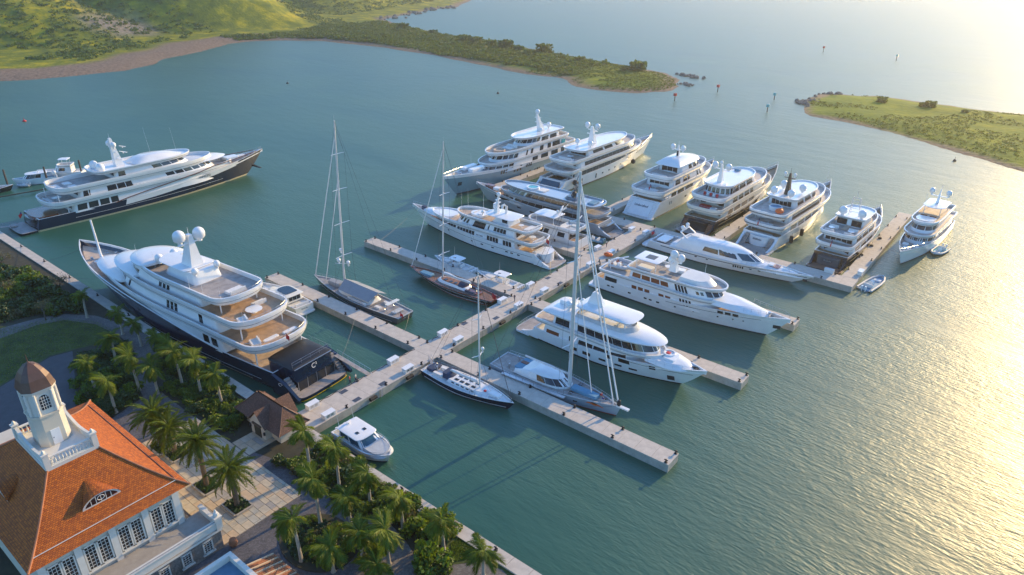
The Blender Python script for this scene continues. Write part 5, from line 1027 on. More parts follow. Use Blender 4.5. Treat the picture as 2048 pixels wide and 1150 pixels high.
mb.loft([RR(7, 30, 3.15, 2.3, 9), RR(8, 29, 3.0, 3.2, 8.5), RR(9, 26.5, 2.7, 4.5, 7.5), RR(10.5, 24.5, 2.3, 5.15, 6.5), RR(12, 22.5, 1.7, 5.4, 5.5)]); mb.build('superstructure', 'white', Y, smooth=True)
Tg = Tier(Y, 8, 29.4, 3.03, 3.1, 4.6, 8.3, 1, 4, 2, 2.9, 1, .36, name='deckhouse'); Tg.wins(3.35, 4.35, [(19.6, 24.0)], 'glass', slant=.012); Tg.wins(3.3, 4.2, [(15.2, 19.2)], 'glass', slant=.015)
Tg.wrap(3.35, 4.4, 25.0, 3, .006, 'tint_blue')
mb = MB()
for sg in (-1, 1): mb.tube([(11, sg*2.4, 4.6), (8.6, sg*2.3, 6.2)], .18, 6)
mb.tube([(8.6, -2.3, 6.2), (8.6, 2.3, 6.2)], .2, 6); mb.build('radar_arch', 'white', Y); domep(Y, 8.6, 1.3, 7.1, .5); domep(Y, 8.6, -1.3, 7.1, .5); radar(Y, 8.8, 0, 6.4, 1.4)
pad(Y, 12, 0, 5.15, 2.2, 2.6, .5, 'cushion'); sofa(Y, 9, 0, 3.4, 1, 3); pad(Y, 3.5, 0, 2.2, 2.8, 4.6, .35, 'white'); mb = MB(); mb.prism(outl(31, 33.6, 1.0, .6, .8), 2.7, 3.05); mb.build('foredeck_seat', 'varnish', Y); pad(Y, 31.4, 0, 2.75, 1.4, 1.8, .6, 'white'); hrail(h, .62, .99, .65, close=True); flagp(Y, .6, .6, 2.2, 1.6, .5)
for xx in (36,): h.ports([(39.5, 1.5, 1.0, .6)], 'boot_dark', 'anchor_pocket')
# ---- long three deck white yacht
Y = yacht('motor_yacht', 'long white three deck yacht with brown tinted windows, a tender aft and clustered domes', 6.8, 78.2, 50.4, 78.1); L = 43.6
h = Hull(L, 8.4, 2.9, 5.0, .9, .88, 2.2, .42, .8, .6, .3, sp=1.5).build(Y, 'white', 'boot_dark', 'teak'); platform(Y, -1.2, 1.2, 3.9, .5, .35, 'white'); h.stripe(.0, .07, 'navy', .45, .9, zf=.78); h.stripe(1.2, .08, 'offwhite', .02, .8, off=.06)
h.ports([(4.5, 1.7, .7, .3), (5.6, 1.7, .7, .3), (10, 1.7, .7, .35), (14, 1.7, .7, .35), (15.2, 1.7, .7, .35), (17, 1.7, .7, .35), (21, 1.9, .4, .3), (25, 2.0, .4, .3), (30, 2.2, .35, .3), (33, 2.4, .3, .25), (35, 2.5, .3, .25)]); h.ports([(30.5+i*1.5, 3.5, 1.1, .65) for i in range(3)], 'glass', 'hull_window'); h.ports([(41.2, 2.6, 1.4, .8)], 'boot_dark', 'anchor_pocket')
T1 = Tier(Y, 3, 30, 3.95, 2.1, 4.5, 7, .4, 6, 2, 1, .2, .06); T1.wins(3.0, 3.8, [(3.6, 6.6)], 'glass'); T1.wins(3.1, 3.7, [(10.4, 11.6), (12.0, 13.2), (13.6, 14.8), (17, 18.2), (18.6, 19.8)], 'varnish'); T1.wins(2.9, 4.0, [(22+i*.7, 22.45+i*.7) for i in range(4)])
plate(Y, 1.8, 31, 4.1, 4.75, .35, .6, .8, 8, 5, 2); T2 = Tier(Y, 9, 30, 3.4, 4.75, 7.0, 6, .5, 5, 2, 1.8, .3, .2); T2.wins(5.6, 6.4, [(10, 12), (12.3, 14.3), (14.6, 16.6), (16.9, 18.7)], 'varnish'); T2.wins(5.5, 6.6, [(20.4+i*.75, 20.9+i*.75) for i in range(4)]); T2.wins(5.8, 6.3, [(25, 25.6), (25.9, 26.5)]); T2.wrap(5.7, 6.7, 27, 5)
mb = MB(); mb.loft([[(a, b, 4.6) for a, b in outl(28, 39.5, 3.2, 1, 9, 4, 2)], [(a, b, 5.5) for a, b in outl(28, 36, 2.5, 1, 7, 4, 2)]]); mb.build('foredeck_house', 'white', Y, smooth=True)
plate(Y, 8.6, 30, 3.75, 7.25, .4, .5, .8, 6.5, 5, 2, floor='teak_grey'); mb = MB(); mb.loft([[(a, b, 7.3) for a, b in outl(20, 27.6, 2.7, .5, 3.4)], [(a, b, 8.3) for a, b in outl(20.4, 26.2, 2.4, .5, 2.6)]]); mb.build('flybridge_screen', 'offwhite', Y, smooth=True)
plate(Y, 9.5, 15.4, 2.6, 9.6, .2, 0, .5, .8, 6, 5); mb = MB(); mb.box(12.6, 0, 9.69, 2.2, 2.0, .05); mb.build('skylight', 'cable', Y)
for x, y in ((10.2, 2.2), (10.2, -2.2), (14.8, 2.2), (14.8, -2.2)): post(Y, x, y, 7.25, 9.5, .08)
for x, y, z in ((18.2, -1.1, 12.3), (18.2, 1.0, 10.6), (19.4, -.2, 11.4), (17.2, 0, 10.4)): domep(Y, x, y, z, .85 if z > 11 else .75)
rmast(Y, 18, 8.0, 3.6, 1.6, 1.8, .2, arms=((.6, 1.4),)); pad(Y, 12, -1.2, 7.25, 3.4, 2, .5); table(Y, 16, 1.4, 7.25, .8); sofa(Y, 22.8, 0, 7.35, .8, 2.4); pad(Y, 18.5, 1.8, 7.25, 2.6, 1.6, .7, 'white', 'covered_bar')
mb = MB(); mb.tube([(3.4, -1.5, 4.8), (3.4, -1.5, 7.0), (6.2, 1.4, 7.5)], .16, 6); mb.build('boat_crane', 'white', Y); rail(Y, [(35, -2.7, 5.0), (42, -1.0, 5.2), (43.2, 0, 5.2), (42, 1.0, 5.2), (35, 2.7, 5.0)], .8); sofa(Y, 3.4, 1.2, 4.75, 1.2, 3, 0, 'varnish'); mb = MB(); mb.lathe([(.4, 0), (.35, .5), (.25, .6), (.3, .9)], (39.3, 0, 4.4), 10); mb.build('anchor_winch', 'steel', Y); whip(Y, 24, 2.4, 8.2, 4); YT = Y
# ---- white explorer with black fenders
Y = yacht('motor_yacht', 'white wide bodied explorer yacht with a black curved window band and large black hull windows', 7.2, 51.2, 45.4, 51.0); L = 38.2
h = Hull(L, 8.6, 2.5, 4.5, .88, .92, 2.5, .42, .7, .6, .3, sp=1.4, xs=3.0).build(Y, 'white', 'black_hull', 'white'); platform(Y, -1.4, 2.4, 4.0, .5, .4, 'teak_grey', 'white')
wings(Y, .4, 4.6, 3.95, .7, 2.5, .5); h.ports([(13.2, 1.45, 1.7, .7), (16.2, 1.45, 1.7, .7), (19.6, 1.4, 1.4, .45), (22.8, 1.35, 1.4, .4), (25.6, 1.3, 1.5, .4)]+[(21.0, 2.65, 1.1, .85), (24.0, 2.75, 2.1, .9), (29.2, 2.95, 1.1, .8)], 'glass', 'hull_window'); h.ports([(32.2, 1.3, 1.2, 1.1)], 'boot_dark', 'anchor_pocket')
h.stripe(3.0, .07, 'black', .62, .97)
T1 = Tier(Y, 5.5, 27, 3.95, 1.8, 4.3, 6, .6, 5, 2, 1.2, .6, .08); T1.wins(2.5, 3.5, [(14, 17.2), (17.4, 20.6), (20.8, 24)], slant=.006); T1.wins(2.2, 3.2, [(6.6, 9.6)], 'varnish'); T1.wins(2.7, 3.5, [(12, 13)]); T1.aft(2.0, 3.9, 6, 4)
plate(Y, 3.6, 30, 4.15, 4.5, .45, .55, 1.2, 8, 4, 2); T2 = Tier(Y, 7.5, 29, 3.5, 4.5, 6.7, 7, .6, 5, 2, 1.4, .4, .15); T2.wrap(5.2, 6.2, 13.5, 17, .002); T2.aft(4.7, 6.3, 5.4, 3); T2.wins(5.1, 6.2, [(8.4, 11.6)])
mb = MB(); mb.loft([[(a, b, 6.7) for a, b in outl(5.4, 29.8, 3.85, 1.2, 9, 4)], [(a, b, 6.95) for a, b in outl(5.2, 30.1, 3.95, 1.2, 9, 4)], [(a, b, 7.5) for a, b in outl(6.4, 28.2, 3.3, 1.2, 8, 4)]]); mb.build('upper_roof', 'white', Y, smooth=True)
mb = MB(); mb.loft([[(a, b, 7.4) for a, b in outl(12, 24.4, 2.9, .8, 3.4, 4)], [(a, b, 8.3) for a, b in outl(12.4, 23.6, 2.75, .8, 3, 4)]], cap1=False); mb.build('flybridge_screen', 'tube_grey', Y, smooth=True); sofa(Y, 20.5, 0, 7.5, .9, 3, pi, 'cream'); sofa(Y, 17, .8, 7.5, .9, 3, 0, 'cream')
mb = MB(); mb.loft([[(a, b, 9.5) for a, b in outl(12.4, 24.2, 2.8, 1.0, 2.2, 4, 3)], [(a, b, 9.75) for a, b in outl(12.2, 24.4, 2.95, 1.0, 2.3, 4, 3)], [(a, b, 10.0) for a, b in outl(13, 23.4, 2.4, 1.0, 2, 4, 3)]]); mb.build('hardtop', 'white', Y, smooth=True)
for x, y in ((13.2, 2.4), (13.2, -2.4), (22.6, 2.0), (22.6, -2.0)): post(Y, x, y, 7.4, 9.6, .14)
mb = MB(); mb.loft([[(13.5, -.7, 9.9), (17, -.5, 9.9), (17, .5, 9.9), (13.5, .7, 9.9)], [(14.4, -.35, 12.3), (15.6, -.3, 12.3), (15.6, .3, 12.3), (14.4, .35, 12.3)]]); mb.build('mast_fin', 'white', Y, smooth=True); radar(Y, 15, 0, 12.3, 1.6); domep(Y, 11.4, 1.2, 8.8, .6); domep(Y, 10, -1.4, 8.7, .75); pad(Y, 8.2, .6, 7.4, 2.6, 1.4, .8, 'white', 'covered_tender')
pad(Y, 31.3, 0, 4.6, 2.2, 2.8, .35, 'white'); mb = MB(); mb.lathe([(1.2, 0), (1.1, .55), (.85, .55), (.8, .3), (.02, .3)], (30.6, .6, 4.6), 16); mb.build('foredeck_tub', 'white', Y, smooth=True); pad(Y, 30.4, .6, 4.95, .8, .8, .12, 'red', 'red_cushion')
mb = MB(); mb.loft([[(a, b, 3.9) for a, b in outl(27, 35.6, 3.0, 1, 5)], [(a, b, 4.6) for a, b in outl(27, 34.2, 2.4, 1, 4.4)]]); mb.build('foredeck_house', 'white', Y, smooth=True); mb = MB(); mb.lathe([(.45, 0), (.35, .4), (.2, .6)], (36.2, 0, 3.7), 10); mb.box(35.8, .6, 4.0, 1.4, .3, .3, .4); mb.build('anchor_winch', 'black', Y); rail(Y, [(-.9, -3.6, .5), (-1.2, 0, .5), (-.9, 3.6, .5)], .9); rail(Y, [(27, -3.8, 4.2), (33, -2.8, 4.4), (36, -1.8, 4.5)], .8)
for xx, r_ in ((8, .45), (16.6, .5), (22.8, .6), (27.4, .8)): fender(Y, xx, 4.35+r_, 1.3, 2.0 if r_ < .7 else 2.6, r_, 'black fender hanging on the near side of the white explorer yacht', 'fenders of the explorer yacht')
# ------------------------------------------------------------------ sailing yachts
def stay(mb, a, b, r=.022): mb.tube([a, b], r, 4)
def sail_rig(Y, L, B, x, z, H, spread, rake=0., r=.22, fore=None, back=None, boom=None, furl=True, mm='alu_mast', sw=2.2, cover='white'):
    def mp(k): return (x-rake*k, 0, z+(H-z)*k)
    mb = MB(); mb.tube([mp(0), mp(.5), mp(.85), mp(1)], r, 8, r*.55); mb.tube([mp(1), (mp(1)[0], 0, H+1.0)], .03, 4); mast = mb.build('mast', mm, Y, smooth=True)
    for i, k in enumerate(spread):
        for sg in (-1, 1):
            mb = MB(); p = mp(k); w = sw*(1-.35*k); mb.loft([[(p[0]+.12, sg*.1, p[2]), (p[0]-.12, sg*.1, p[2]), (p[0]-.12, sg*.1, p[2]+.07), (p[0]+.12, sg*.1, p[2]+.07)], [(p[0]-.35, sg*w, p[2]+.12), (p[0]-.5, sg*w, p[2]+.12), (p[0]-.5, sg*w, p[2]+.16), (p[0]-.35, sg*w, p[2]+.16)]]); mb.build('spreader', mm, mast)
    mb = MB()
    for sg in (-1, 1):
        pts = [(x-.4, sg*B*.47, z)]+[(mp(k)[0]-.4, sg*sw*(1-.35*k), mp(k)[2]+.12) for k in spread]+[mp(.97)]
        mb.tube(pts, .022, 4); stay(mb, (x+.6, sg*B*.45, z), (mp(spread[0])[0], 0, mp(spread[0])[2]))
    mb.build('shroud', 'cable', Y)
    for fx, fz, k, rr in (fore or []):
        mb = MB(); a = (fx, 0, fz); b = mp(k); mb.tube([a, tuple(np.array(a)+(np.array(b)-np.array(a))*.04), tuple(np.array(a)+(np.array(b)-np.array(a))*.9), b], rr, 6, rr*.6); mb.build('furled_forestay', 'white' if rr > .07 else 'cable', Y)
    for sg in ((-1, 1) if back else ()): mb = MB(); stay(mb, (back[0], sg*back[1], back[2]), mp(1)); mb.build('backstay', 'cable', Y)
    if boom:
        bl, bz, br = boom; mb = MB(); mb.tube([(x-.3, 0, bz), (x-bl, 0, bz+.1)], .16, 8); mb.build('boom', mm, Y)
        if br: 
            mb = MB(); n = 12; R = []
            for i in range(n+1):
                k = i/n; w = br*(.75+.25*sin(k*9))*(1-.35*k); R.append([(x-.4-k*(bl-.6), w*.8*cos(a), bz+.2+w*1.3*(1+sin(a))*.5) for a in np.linspace(0, 2*pi, 9)[:-1]])
            mb.loft(R); mb.build('stowed_sail', cover, Y, smooth=True)
    return mast
def wheel(Y, x, y, z): 
    mb = MB(); P = [(x, y+.55*cos(a), z+.9+.55*sin(a)) for a in np.linspace(0, 2*pi, 15)]; mb.tube(P, .025, 4); mb.box(x+.15, y, z+.45, .25, .25, .9)
    for k in range(3): mb.tube([(x, y+.55*cos(k*2.1), z+.9+.55*sin(k*2.1)), (x, y, z+.9)], .02, 4)
    mb.build('steering_wheel', 'steel', Y)
def hatchp(Y, x, y, z, w=.7, d=.7): mb = MB(); mb.box(x, y, z+.04, w, d, .08); mb.build('deck_hatch', 'glass', Y)
# grey sloop with the boom awning
Y = yacht('sailing_yacht', 'dark grey sloop with a grey boom awning stretched over its deck', -14.2, 35.9, -43.4, 35.4, 'sailboat'); L = 29.2
h = Hull(L, 6.2, 1.5, 2.0, .93, .72, 2.0, .42, .12, -.5, .2, sp=1.5).build(Y, 'grey_hull', 'boot_dark', 'teak_grey', capm='tube_grey'); h.stripe(.30, .07, 'offwhite', .05, .97)
mb = MB(); mb.loft([[(a, b, 1.45) for a, b in outl(8.5, 20, 1.9, .5, 3)], [(a, b, 2.15) for a, b in outl(9.2, 19, 1.6, .5, 2.4)]]); mb.build('coachroof', 'offwhite', Y, smooth=True)
mast = sail_rig(Y, L, 6.2, 18.4, 1.6, 39, (.22, .42, .62, .82), .9+1.2, .24, [(28.6, 1.9, .93, .13), (24.8, 1.9, .68, .11)], (.6, 1.6, 1.5), (10.5, 3.3, .0), sw=2.4)
mb = MB(); ridge = [(18.0, 0, 4.3), (13, 0, 4.15), (7.4, 0, 4.1)]; 
for sg in (-1, 1):
    e = [(17.4, sg*2.6, 2.9), (13, sg*2.7, 2.85), (7.8, sg*2.6, 2.8)]
    for i in range(2): q = [ridge[i], ridge[i+1], e[i+1], e[i]]; mb.quad(*(q if sg > 0 else q[::-1]))
mb.build('boom_awning', 'tent', Y); pad(Y, 21.4, 0, 1.8, 3.6, 1.6, .9, 'tent', 'covered_dinghy')
for sg, zz in ((1, .155), (-1, .155)): domep(mast, 17.9, sg*.0+sg*1.2, 9.2 if sg > 0 else 7.8, .42); 
domep(mast, 18.6, -.1, 11.0, .35)
mb = MB(); mb.tube([(18.2, -2.0, 7.2), (18.2, 2.0, 8.6)], .07, 5); mb.build('dome_bracket', 'alu_mast', mast)
wheel(Y, 4.0, 1.2, 1.5); wheel(Y, 4.0, -1.2, 1.5); sofa(Y, 6.4, 1.3, 1.3, 1.6, .8, 0, 'cushion', False); sofa(Y, 6.4, -1.3, 1.3, 1.6, .8, 0, 'cushion', False); pad(Y, 2.0, 0, 1.5, 1.2, 2.6, .3, 'tube_grey'); mb = MB(); mb.tube([(3.4, 1.9, 1.5), (3.3, 1.9, 3.2), (3.3, -1.9, 3.2), (3.4, -1.9, 1.5)], .05, 5); mb.box(3.3, 0, 3.24, 1.0, 3.4, .06); mb.build('bimini', 'cream', Y)
text(Y, 'FREYA', (-.22, .0, .95), .62, (-1, 0, .3), (0, 0, 1), 'white'); hrail(h, .04, .97, .6, 20); flagp(Y, .6, 1.0, 1.6, 1.2, .6); 
mb = MB(); mb.loft([[(9, 2.0, 1.5), (15, 2.1, 1.5), (15, 2.4, 1.5), (9, 2.5, 1.5)], [(9.4, 2.0, 1.95), (14.4, 2.1, 2.05), (14.4, 2.35, 2.05), (9.4, 2.4, 1.95)]]); mb.build('side_deck_cover', 'white', Y)
# black sloop with teak deck
Y = yacht('sailing_yacht', 'black hulled sloop with a warm brown teak deck and a red ensign', -5.2, 53.4, -30.6, 53.2, 'sailboat'); L = 25.4
h = Hull(L, 5.6, 1.3, 1.9, .84, .55, 2.0, .44, .10, -1.2, .2, sp=1.6).build(Y, 'black_hull', 'boot_red', 'teak_dark', capm='varnish'); h.stripe(-.28, .06, 'cream', .03, .97, zf=1.0); h.stripe(.30, .07, 'offwhite', .05, .95)
mb = MB(); mb.loft([[(a, b, 1.4) for a, b in outl(6.5, 16, 1.45, .5, 3)], [(a, b, 1.95) for a, b in outl(7, 15.2, 1.2, .5, 2.4)]]); mb.build('coachroof', 'white', Y, smooth=True)
mb = MB(); mb.loft([[(a, b, 1.96) for a, b in outl(7.1, 14.9, 1.1, .5, 2.2)], [(a, b, 2.0) for a, b in outl(7.2, 14.8, 1.05, .5, 2.1)]]); mb.build('coachroof_planking', 'teak_dark', Y)
sail_rig(Y, L, 5.6, 14.6, 1.6, 33.5, (.2, .42, .64), 1.6, .2, [(24.6, 1.9, .96, .11)], (.4, .5, 1.3), (8.6, 2.9, .42), sw=2.0)
mb = MB(); mb.loft([[(a, b, 1.95) for a, b in outl(7.2, 9.4, 1.3, .3, .8)], [(a, b, 2.7) for a, b in outl(7.2, 9.0, 1.1, .3, .6)]]); mb.build('spray_hood', 'navy_cover', Y, smooth=True)
for x in (10.2, 11.6, 13.2): hatchp(Y, x, .4, 2.0)
mb = MB(); mb.prism(outl(3.2, 7.0, 1.0, .4, .4, 4, 4), 1.36, 1.5); mb.build('cockpit_well', 'varnish', Y); wheel(Y, 4.2, 0, 1.4); sofa(Y, 5.4, 1.15, 1.35, 2.6, .5, 0, 'navy_cover', False); sofa(Y, 5.4, -1.15, 1.35, 2.6, .5, 0, 'navy_cover', False); hrail(h, .05, .97, .55, 18); flagp(Y, .2, .2, 1.4, 1.7, .35, w=1.8, hh=1.1)
pad(Y, 19, .6, 1.6, 3.4, 1.5, .5, 'blue_cover', 'folded_dinghy'); text(Y, 'ALEXA', (-.75, 0, .85), .4, (-1, 0, .7), (0, 0, 1), 'white') if False else None
# silver sloop with the painted emblem
Y = yacht('sailing_yacht', 'silver blue sloop with a pilot house and an orange emblem painted on its bow', 11.6, 35.1, 37.6, 35.5, 'sailboat'); L = 26
h = Hull(L, 6.4, 1.7, 2.2, .97, .82, 1.9, .42, .10, .3, .22, sp=1.3).build(Y, 'sail_silver', 'boot_red', 'teak_grey', capm='tube_grey')
mb = MB(); mb.loft([[(a, b, 1.8) for a, b in outl(5.2, 16.2, 2.3, .6, 4.5, 4)], [(a, b, 2.5) for a, b in outl(5.4, 15.6, 2.15, .6, 4.2, 4)], [(a, b, 3.3) for a, b in outl(8.8, 14.0, 1.8, .4, 3.4, 4)], [(a, b, 3.5) for a, b in outl(9.2, 13.4, 1.5, .4, 3, 4)]]); mb.build('pilot_house', 'white', Y, smooth=True)
Tp = Tier(Y, 8.4, 16.3, 2.36, 2.2, 3.2, 4.3, .4, 4, 2, 1.7, .3, .36, name='deckhouse'); Tp.wrap(2.35, 3.1, 10.6, 7, .004)
for i in range(3): mb = MB(); mb.box(8.3+i*.02, -1.1+i*1.1, 2.95, .9, .8, .05); mb.build('skylight', 'glass', Y)
pad(Y, 6.9, 0, 2.5, 3.4, 3.6, .35, 'blue_cover', 'cockpit_cover'); pad(Y, 6.2, .2, 2.86, 1.5, .9, .06, 'stripe_brown', 'cockpit_hatch')
sail_rig(Y, L, 6.4, 15.9, 2.0, 40, (.22, .42, .62, .8), .1, .36, [(25.6, 2.3, .97, .16), (24.6, 2.2, .95, .13), (20.4, 2.0, .66, .10)], (.4, 2.2, 1.8), (9.5, 4.4, 0), sw=2.5)
mb = MB(); mb.box(26.4, 0, 2.15, 2.2, .6, .25); mb.build('bowsprit', 'white', Y); mb = MB(); mb.lathe([(.2, 0), (.35, .2), (.3, 1.0), (.1, 1.2)], (25.6, 0, 2.2), 8); mb.build('furling_drum', 'black', Y)
for x, y in ((17.2, 1.6), (20.2, 1.2), (22.6, .6), (17.2, -1.6)): hatchp(Y, x, y, 2.05)
pad(Y, 19.2, -.2, 2.05, 5.2, 1.5, .55, 'blue_cover', 'upturned_dinghy'); wheel(Y, 3.8, 1.5, 1.7); wheel(Y, 3.8, -1.5, 1.7); hrail(h, .03, .97, .6, 20); 
mb = MB(); mb.box(10.5, -3.4, 1.75, 13, .7, .22, .04); mb.build('boarding_ramp', 'steel', Y)
for sg in (1, -1):
    for k, (x0, dz, m_) in enumerate(((20.3, .0, 'orange'), (21.4, -.12, 'orange'), (20.9, .12, 'varnish'))):
        mb = MB(); R = []
        for i, u in enumerate(np.linspace(0, 1, 9)):
            x = x0+u*1.9; z = 1.45+dz+.22*sin(u*pi*1.4+.3); w = .02+.16*sin(u*pi); ya = h.yx(x, z-w)[0]+.02; yb = h.yx(x, z+w)[0]+.02; R.append([(x, sg*ya, z-w), (x, sg*yb, z+w), (x, sg*(yb-.06), z+w), (x, sg*(ya-.06), z-w)])
        mb.loft(R if sg < 0 else [r[::-1] for r in R]); mb.build('painted_emblem', m_, Y)
h.ports([(12, 1.0, .7, .3), (15.5, 1.05, .7, .3), (18.4, 1.1, .7, .3)])
for xx in (2.5, 4, 5.6, 7, 8.4, 10.8): fender(Y, xx, -3.55, .9, 1.1, .28, 'dark round fender between the silver sloop and the bare finger pier', 'fenders of the silver sloop')
YS = Y
# navy sloop
Y = yacht('sailing_yacht', 'small navy hulled sloop with a white deck and a folded blue spray hood', 3.6, 25.1, 23.0, 25.6, 'sailboat'); L = 19.5
h = Hull(L, 4.9, 1.25, 1.75, .93, .7, 2.0, .44, .10, -.4, .2, sp=1.5).build(Y, 'navy', 'boot_dark', 'white', capm='offwhite'); h.stripe(.32, .12, 'offwhite', .04, .97)
mb = MB(); mb.loft([[(a, b, 1.3) for a, b in outl(5.5, 14.6, 1.6, .4, 3.5)], [(a, b, 1.85) for a, b in outl(5.9, 13.8, 1.35, .4, 3)]]); mb.build('coachroof', 'white', Y, smooth=True)
for x in (7.4, 8.6, 9.8, 11.2):
    for y in (-.6, .6): hatchp(Y, x, y, 1.84, .8, .5)
for sg in (-1, 1):
    for i in range(5): mb = MB(); mb.box(7.2+i*1.1, sg*1.52, 1.6, .6, .1, .2); mb.build('window', 'glass', Y)
sail_rig(Y, L, 4.9, 12.1, 1.6, 23.5, (.30, .62), .1, .15, [(18.9, 1.8, .98, .06)], (.4, 1.2, 1.2), (6.6, 2.6, .34), sw=1.6, mm='offwhite'); domep(Y, 12.5, .35, 9.6, .28)
mb = MB(); mb.loft([[(a, b, 1.6) for a, b in outl(4.6, 6.6, 1.4, .3, .8)], [(a, b, 2.5) for a, b in outl(4.4, 6.0, 1.2, .3, .5)]]); mb.build('spray_hood', 'navy_cover', Y, smooth=True); sofa(Y, 3.4, 1.0, 1.3, 2.2, .6, 0, 'cushion', False); sofa(Y, 3.4, -1.0, 1.3, 2.2, .6, 0, 'cushion', False); wheel(Y, 2.0, 0, 1.3); pad(Y, 1.2, .3, 1.3, 1.6, 2.6, .5, 'navy_cover', 'folded_cover'); hrail(h, .03, .97, .55, 16)
pad(Y, 15.5, 0, 1.55, 2.2, 1.3, .45, 'white', 'folded_sail'); pad(Y, 13.6, -.4, 1.9, .5, .4, .2, 'red', 'red_bag')
gangway(Wp(Y, (.6, .6, 1.4)), (2.3, 26.8, PZ+.15), .5, 'narrow wooden gangplank from the navy sloop to the main pier')

# ------------------------------------------------------------------ small boats
def small_hull(Y, L, B, fs, fb, main='white', deck='offwhite', **k):
    return Hull(L, B, fs, fb, .9, .9, 2.2, .45, .35, .15, .12, sp=1.4, **k).build(Y, main, 'boot_dark', deck)
def outboard(Y, x, y, m='white'):
    mb = MB(); mb.box(x-.35, y, .95, .55, .45, .7, taper=.8); mb.box(x-.25, y, .3, .25, .2, 1.0); mb.build('outboard_motor', m, Y)
def console_boat(label, sx, sy, bx, by, n=4):
    Y = yacht('centre_console_boat', label, sx, sy, bx, by, 'boat'); L = math.hypot(bx-sx, by-sy); h = small_hull(Y, L, 3.4, 1.0, 1.5)
    for i in range(n): outboard(Y, .1, -1.05+i*2.1/(n-1), 'white')
    mb = MB(); mb.box(L*.42, 0, 1.15, 1.7, 1.3, 1.2, taper=.85); mb.build('console', 'white', Y); mb = MB(); mb.loft([[(L*.42+.6, -.6, 1.75), (L*.42+.7, -.6, 1.75), (L*.42+.7, .6, 1.75), (L*.42+.6, .6, 1.75)], [(L*.42+.3, -.5, 2.4), (L*.42+.4, -.5, 2.4), (L*.42+.4, .5, 2.4), (L*.42+.3, .5, 2.4)]]); mb.build('windscreen', 'tint_blue', Y)
    mb = MB(); mb.loft([[(a, b, 2.75) for a, b in outl(L*.42-2.0, L*.42+1.6, 1.4, .4, .7, 4, 3)], [(a, b, 2.87) for a, b in outl(L*.42-1.9, L*.42+1.5, 1.3, .4, .7, 4, 3)]]); mb.build('hardtop', 'white', Y, smooth=True); mb = MB(); mb.box(L*.42+.2, .35, 2.89, .6, .4, .04); mb.build('roof_hatch', 'glass', Y)
    for dx, dy in ((-1.5, 1.0), (-1.5, -1.0), (.9, .8), (.9, -.8)): post(Y, L*.42+dx, dy, .8, 2.75, .04, 'steel')
    sofa(Y, L*.42-1.6, 0, .75, .7, 1.5, 0, 'cushion'); pad(Y, L*.68, 0, .95, 2.2, 1.6, .4, 'cushion'); sofa(Y, 1.2, 0, .65, .7, 2.2, 0, 'cushion'); rail(Y, [(L*.6, 1.3, 1.3), (L*.8, .95, 1.45), (L*.95, .3, 1.55), (L*.95, -.3, 1.55), (L*.8, -.95, 1.45), (L*.6, -1.3, 1.3)], .3, 1.2, mid=False); whip(Y, L*.42, .6, 2.9, 3); return Y
console_boat('white centre console boat with a hardtop behind the mast of the black sloop', -18.4, 62.2, -31.0, 62.0)
console_boat('white centre console boat with four outboards close to the main pier', -4.4, 62.2, -17.2, 62.0)
def rib(label, sx, sy, bx, by, tube='tube_grey', deck='blue_cover', z=0., B=2.6, motor='white', name='rigid_inflatable', cat='tender'):
    Y = thing(name, label, cat, (sx, sy, z), math.atan2(by-sy, bx-sx)); L = math.hypot(bx-sx, by-sy)
    mb = MB(); P = [(0, B/2, .45), (L*.5, B/2, .48), (L*.75, B*.42, .55), (L*.92, B*.2, .68), (L*.98, 0, .72), (L*.92, -B*.2, .68), (L*.75, -B*.42, .55), (L*.5, -B/2, .48), (0, -B/2, .45)]; mb.tube(P, .26, 8); mb.build('inflatable_tube', tube, Y, smooth=True)
    mb = MB(); mb.loft([[(0, -.3, -.3), (0, .3, -.3), (0, B*.45, .3), (0, -B*.45, .3)], [(L*.6, -.2, -.3), (L*.6, .2, -.3), (L*.6, B*.45, .34), (L*.6, -B*.45, .34)], [(L*.93, -.03, .2), (L*.93, .03, .2), (L*.93, B*.14, .5), (L*.93, -B*.14, .5)]]); mb.build('hull', deck, Y)
    mb = MB(); mb.box(L*.42, 0, .75, .8, .8, .8, taper=.8); mb.box(L*.42+.2, 0, 1.3, .06, .7, .4); mb.build('console', 'white', Y); sofa(Y, L*.22, 0, .34, .6, B*.6, 0, 'cushion'); pad(Y, L*.7, 0, .36, 1.2, B*.5, .25, 'cushion'); outboard(Y, .1, .0 if L < 6 else .4, motor)
    if L > 6: outboard(Y, .1, -.4, motor)
    return Y
rib('grey and white tender with a blue stern moored at the outer pier corner', 55.9, 112.6, 57.6, 122.6, 'tube_grey', 'tender_blue', B=3.2)
rib('small inflatable tender tied alongside the bow-on white yacht', 65.4, 152.6, 64.2, 145.6, 'tube_grey', 'pool', B=2.9)
rib('pale blue dinghy floating beside the silver yacht stern', -5.2, 98.6, -12.2, 98.3, 'blue_cover', 'blue_cover', B=2.4, motor='blue_cover')
p = Wp(YT, (2.6, -.4, 4.95)); q = Wp(YT, (8.0, .2, 4.95)); rib('white inflatable tender on the aft upper deck of the long white yacht', p[0], p[1], q[0], q[1], 'tube_grey', 'white', p[2], 2.0)
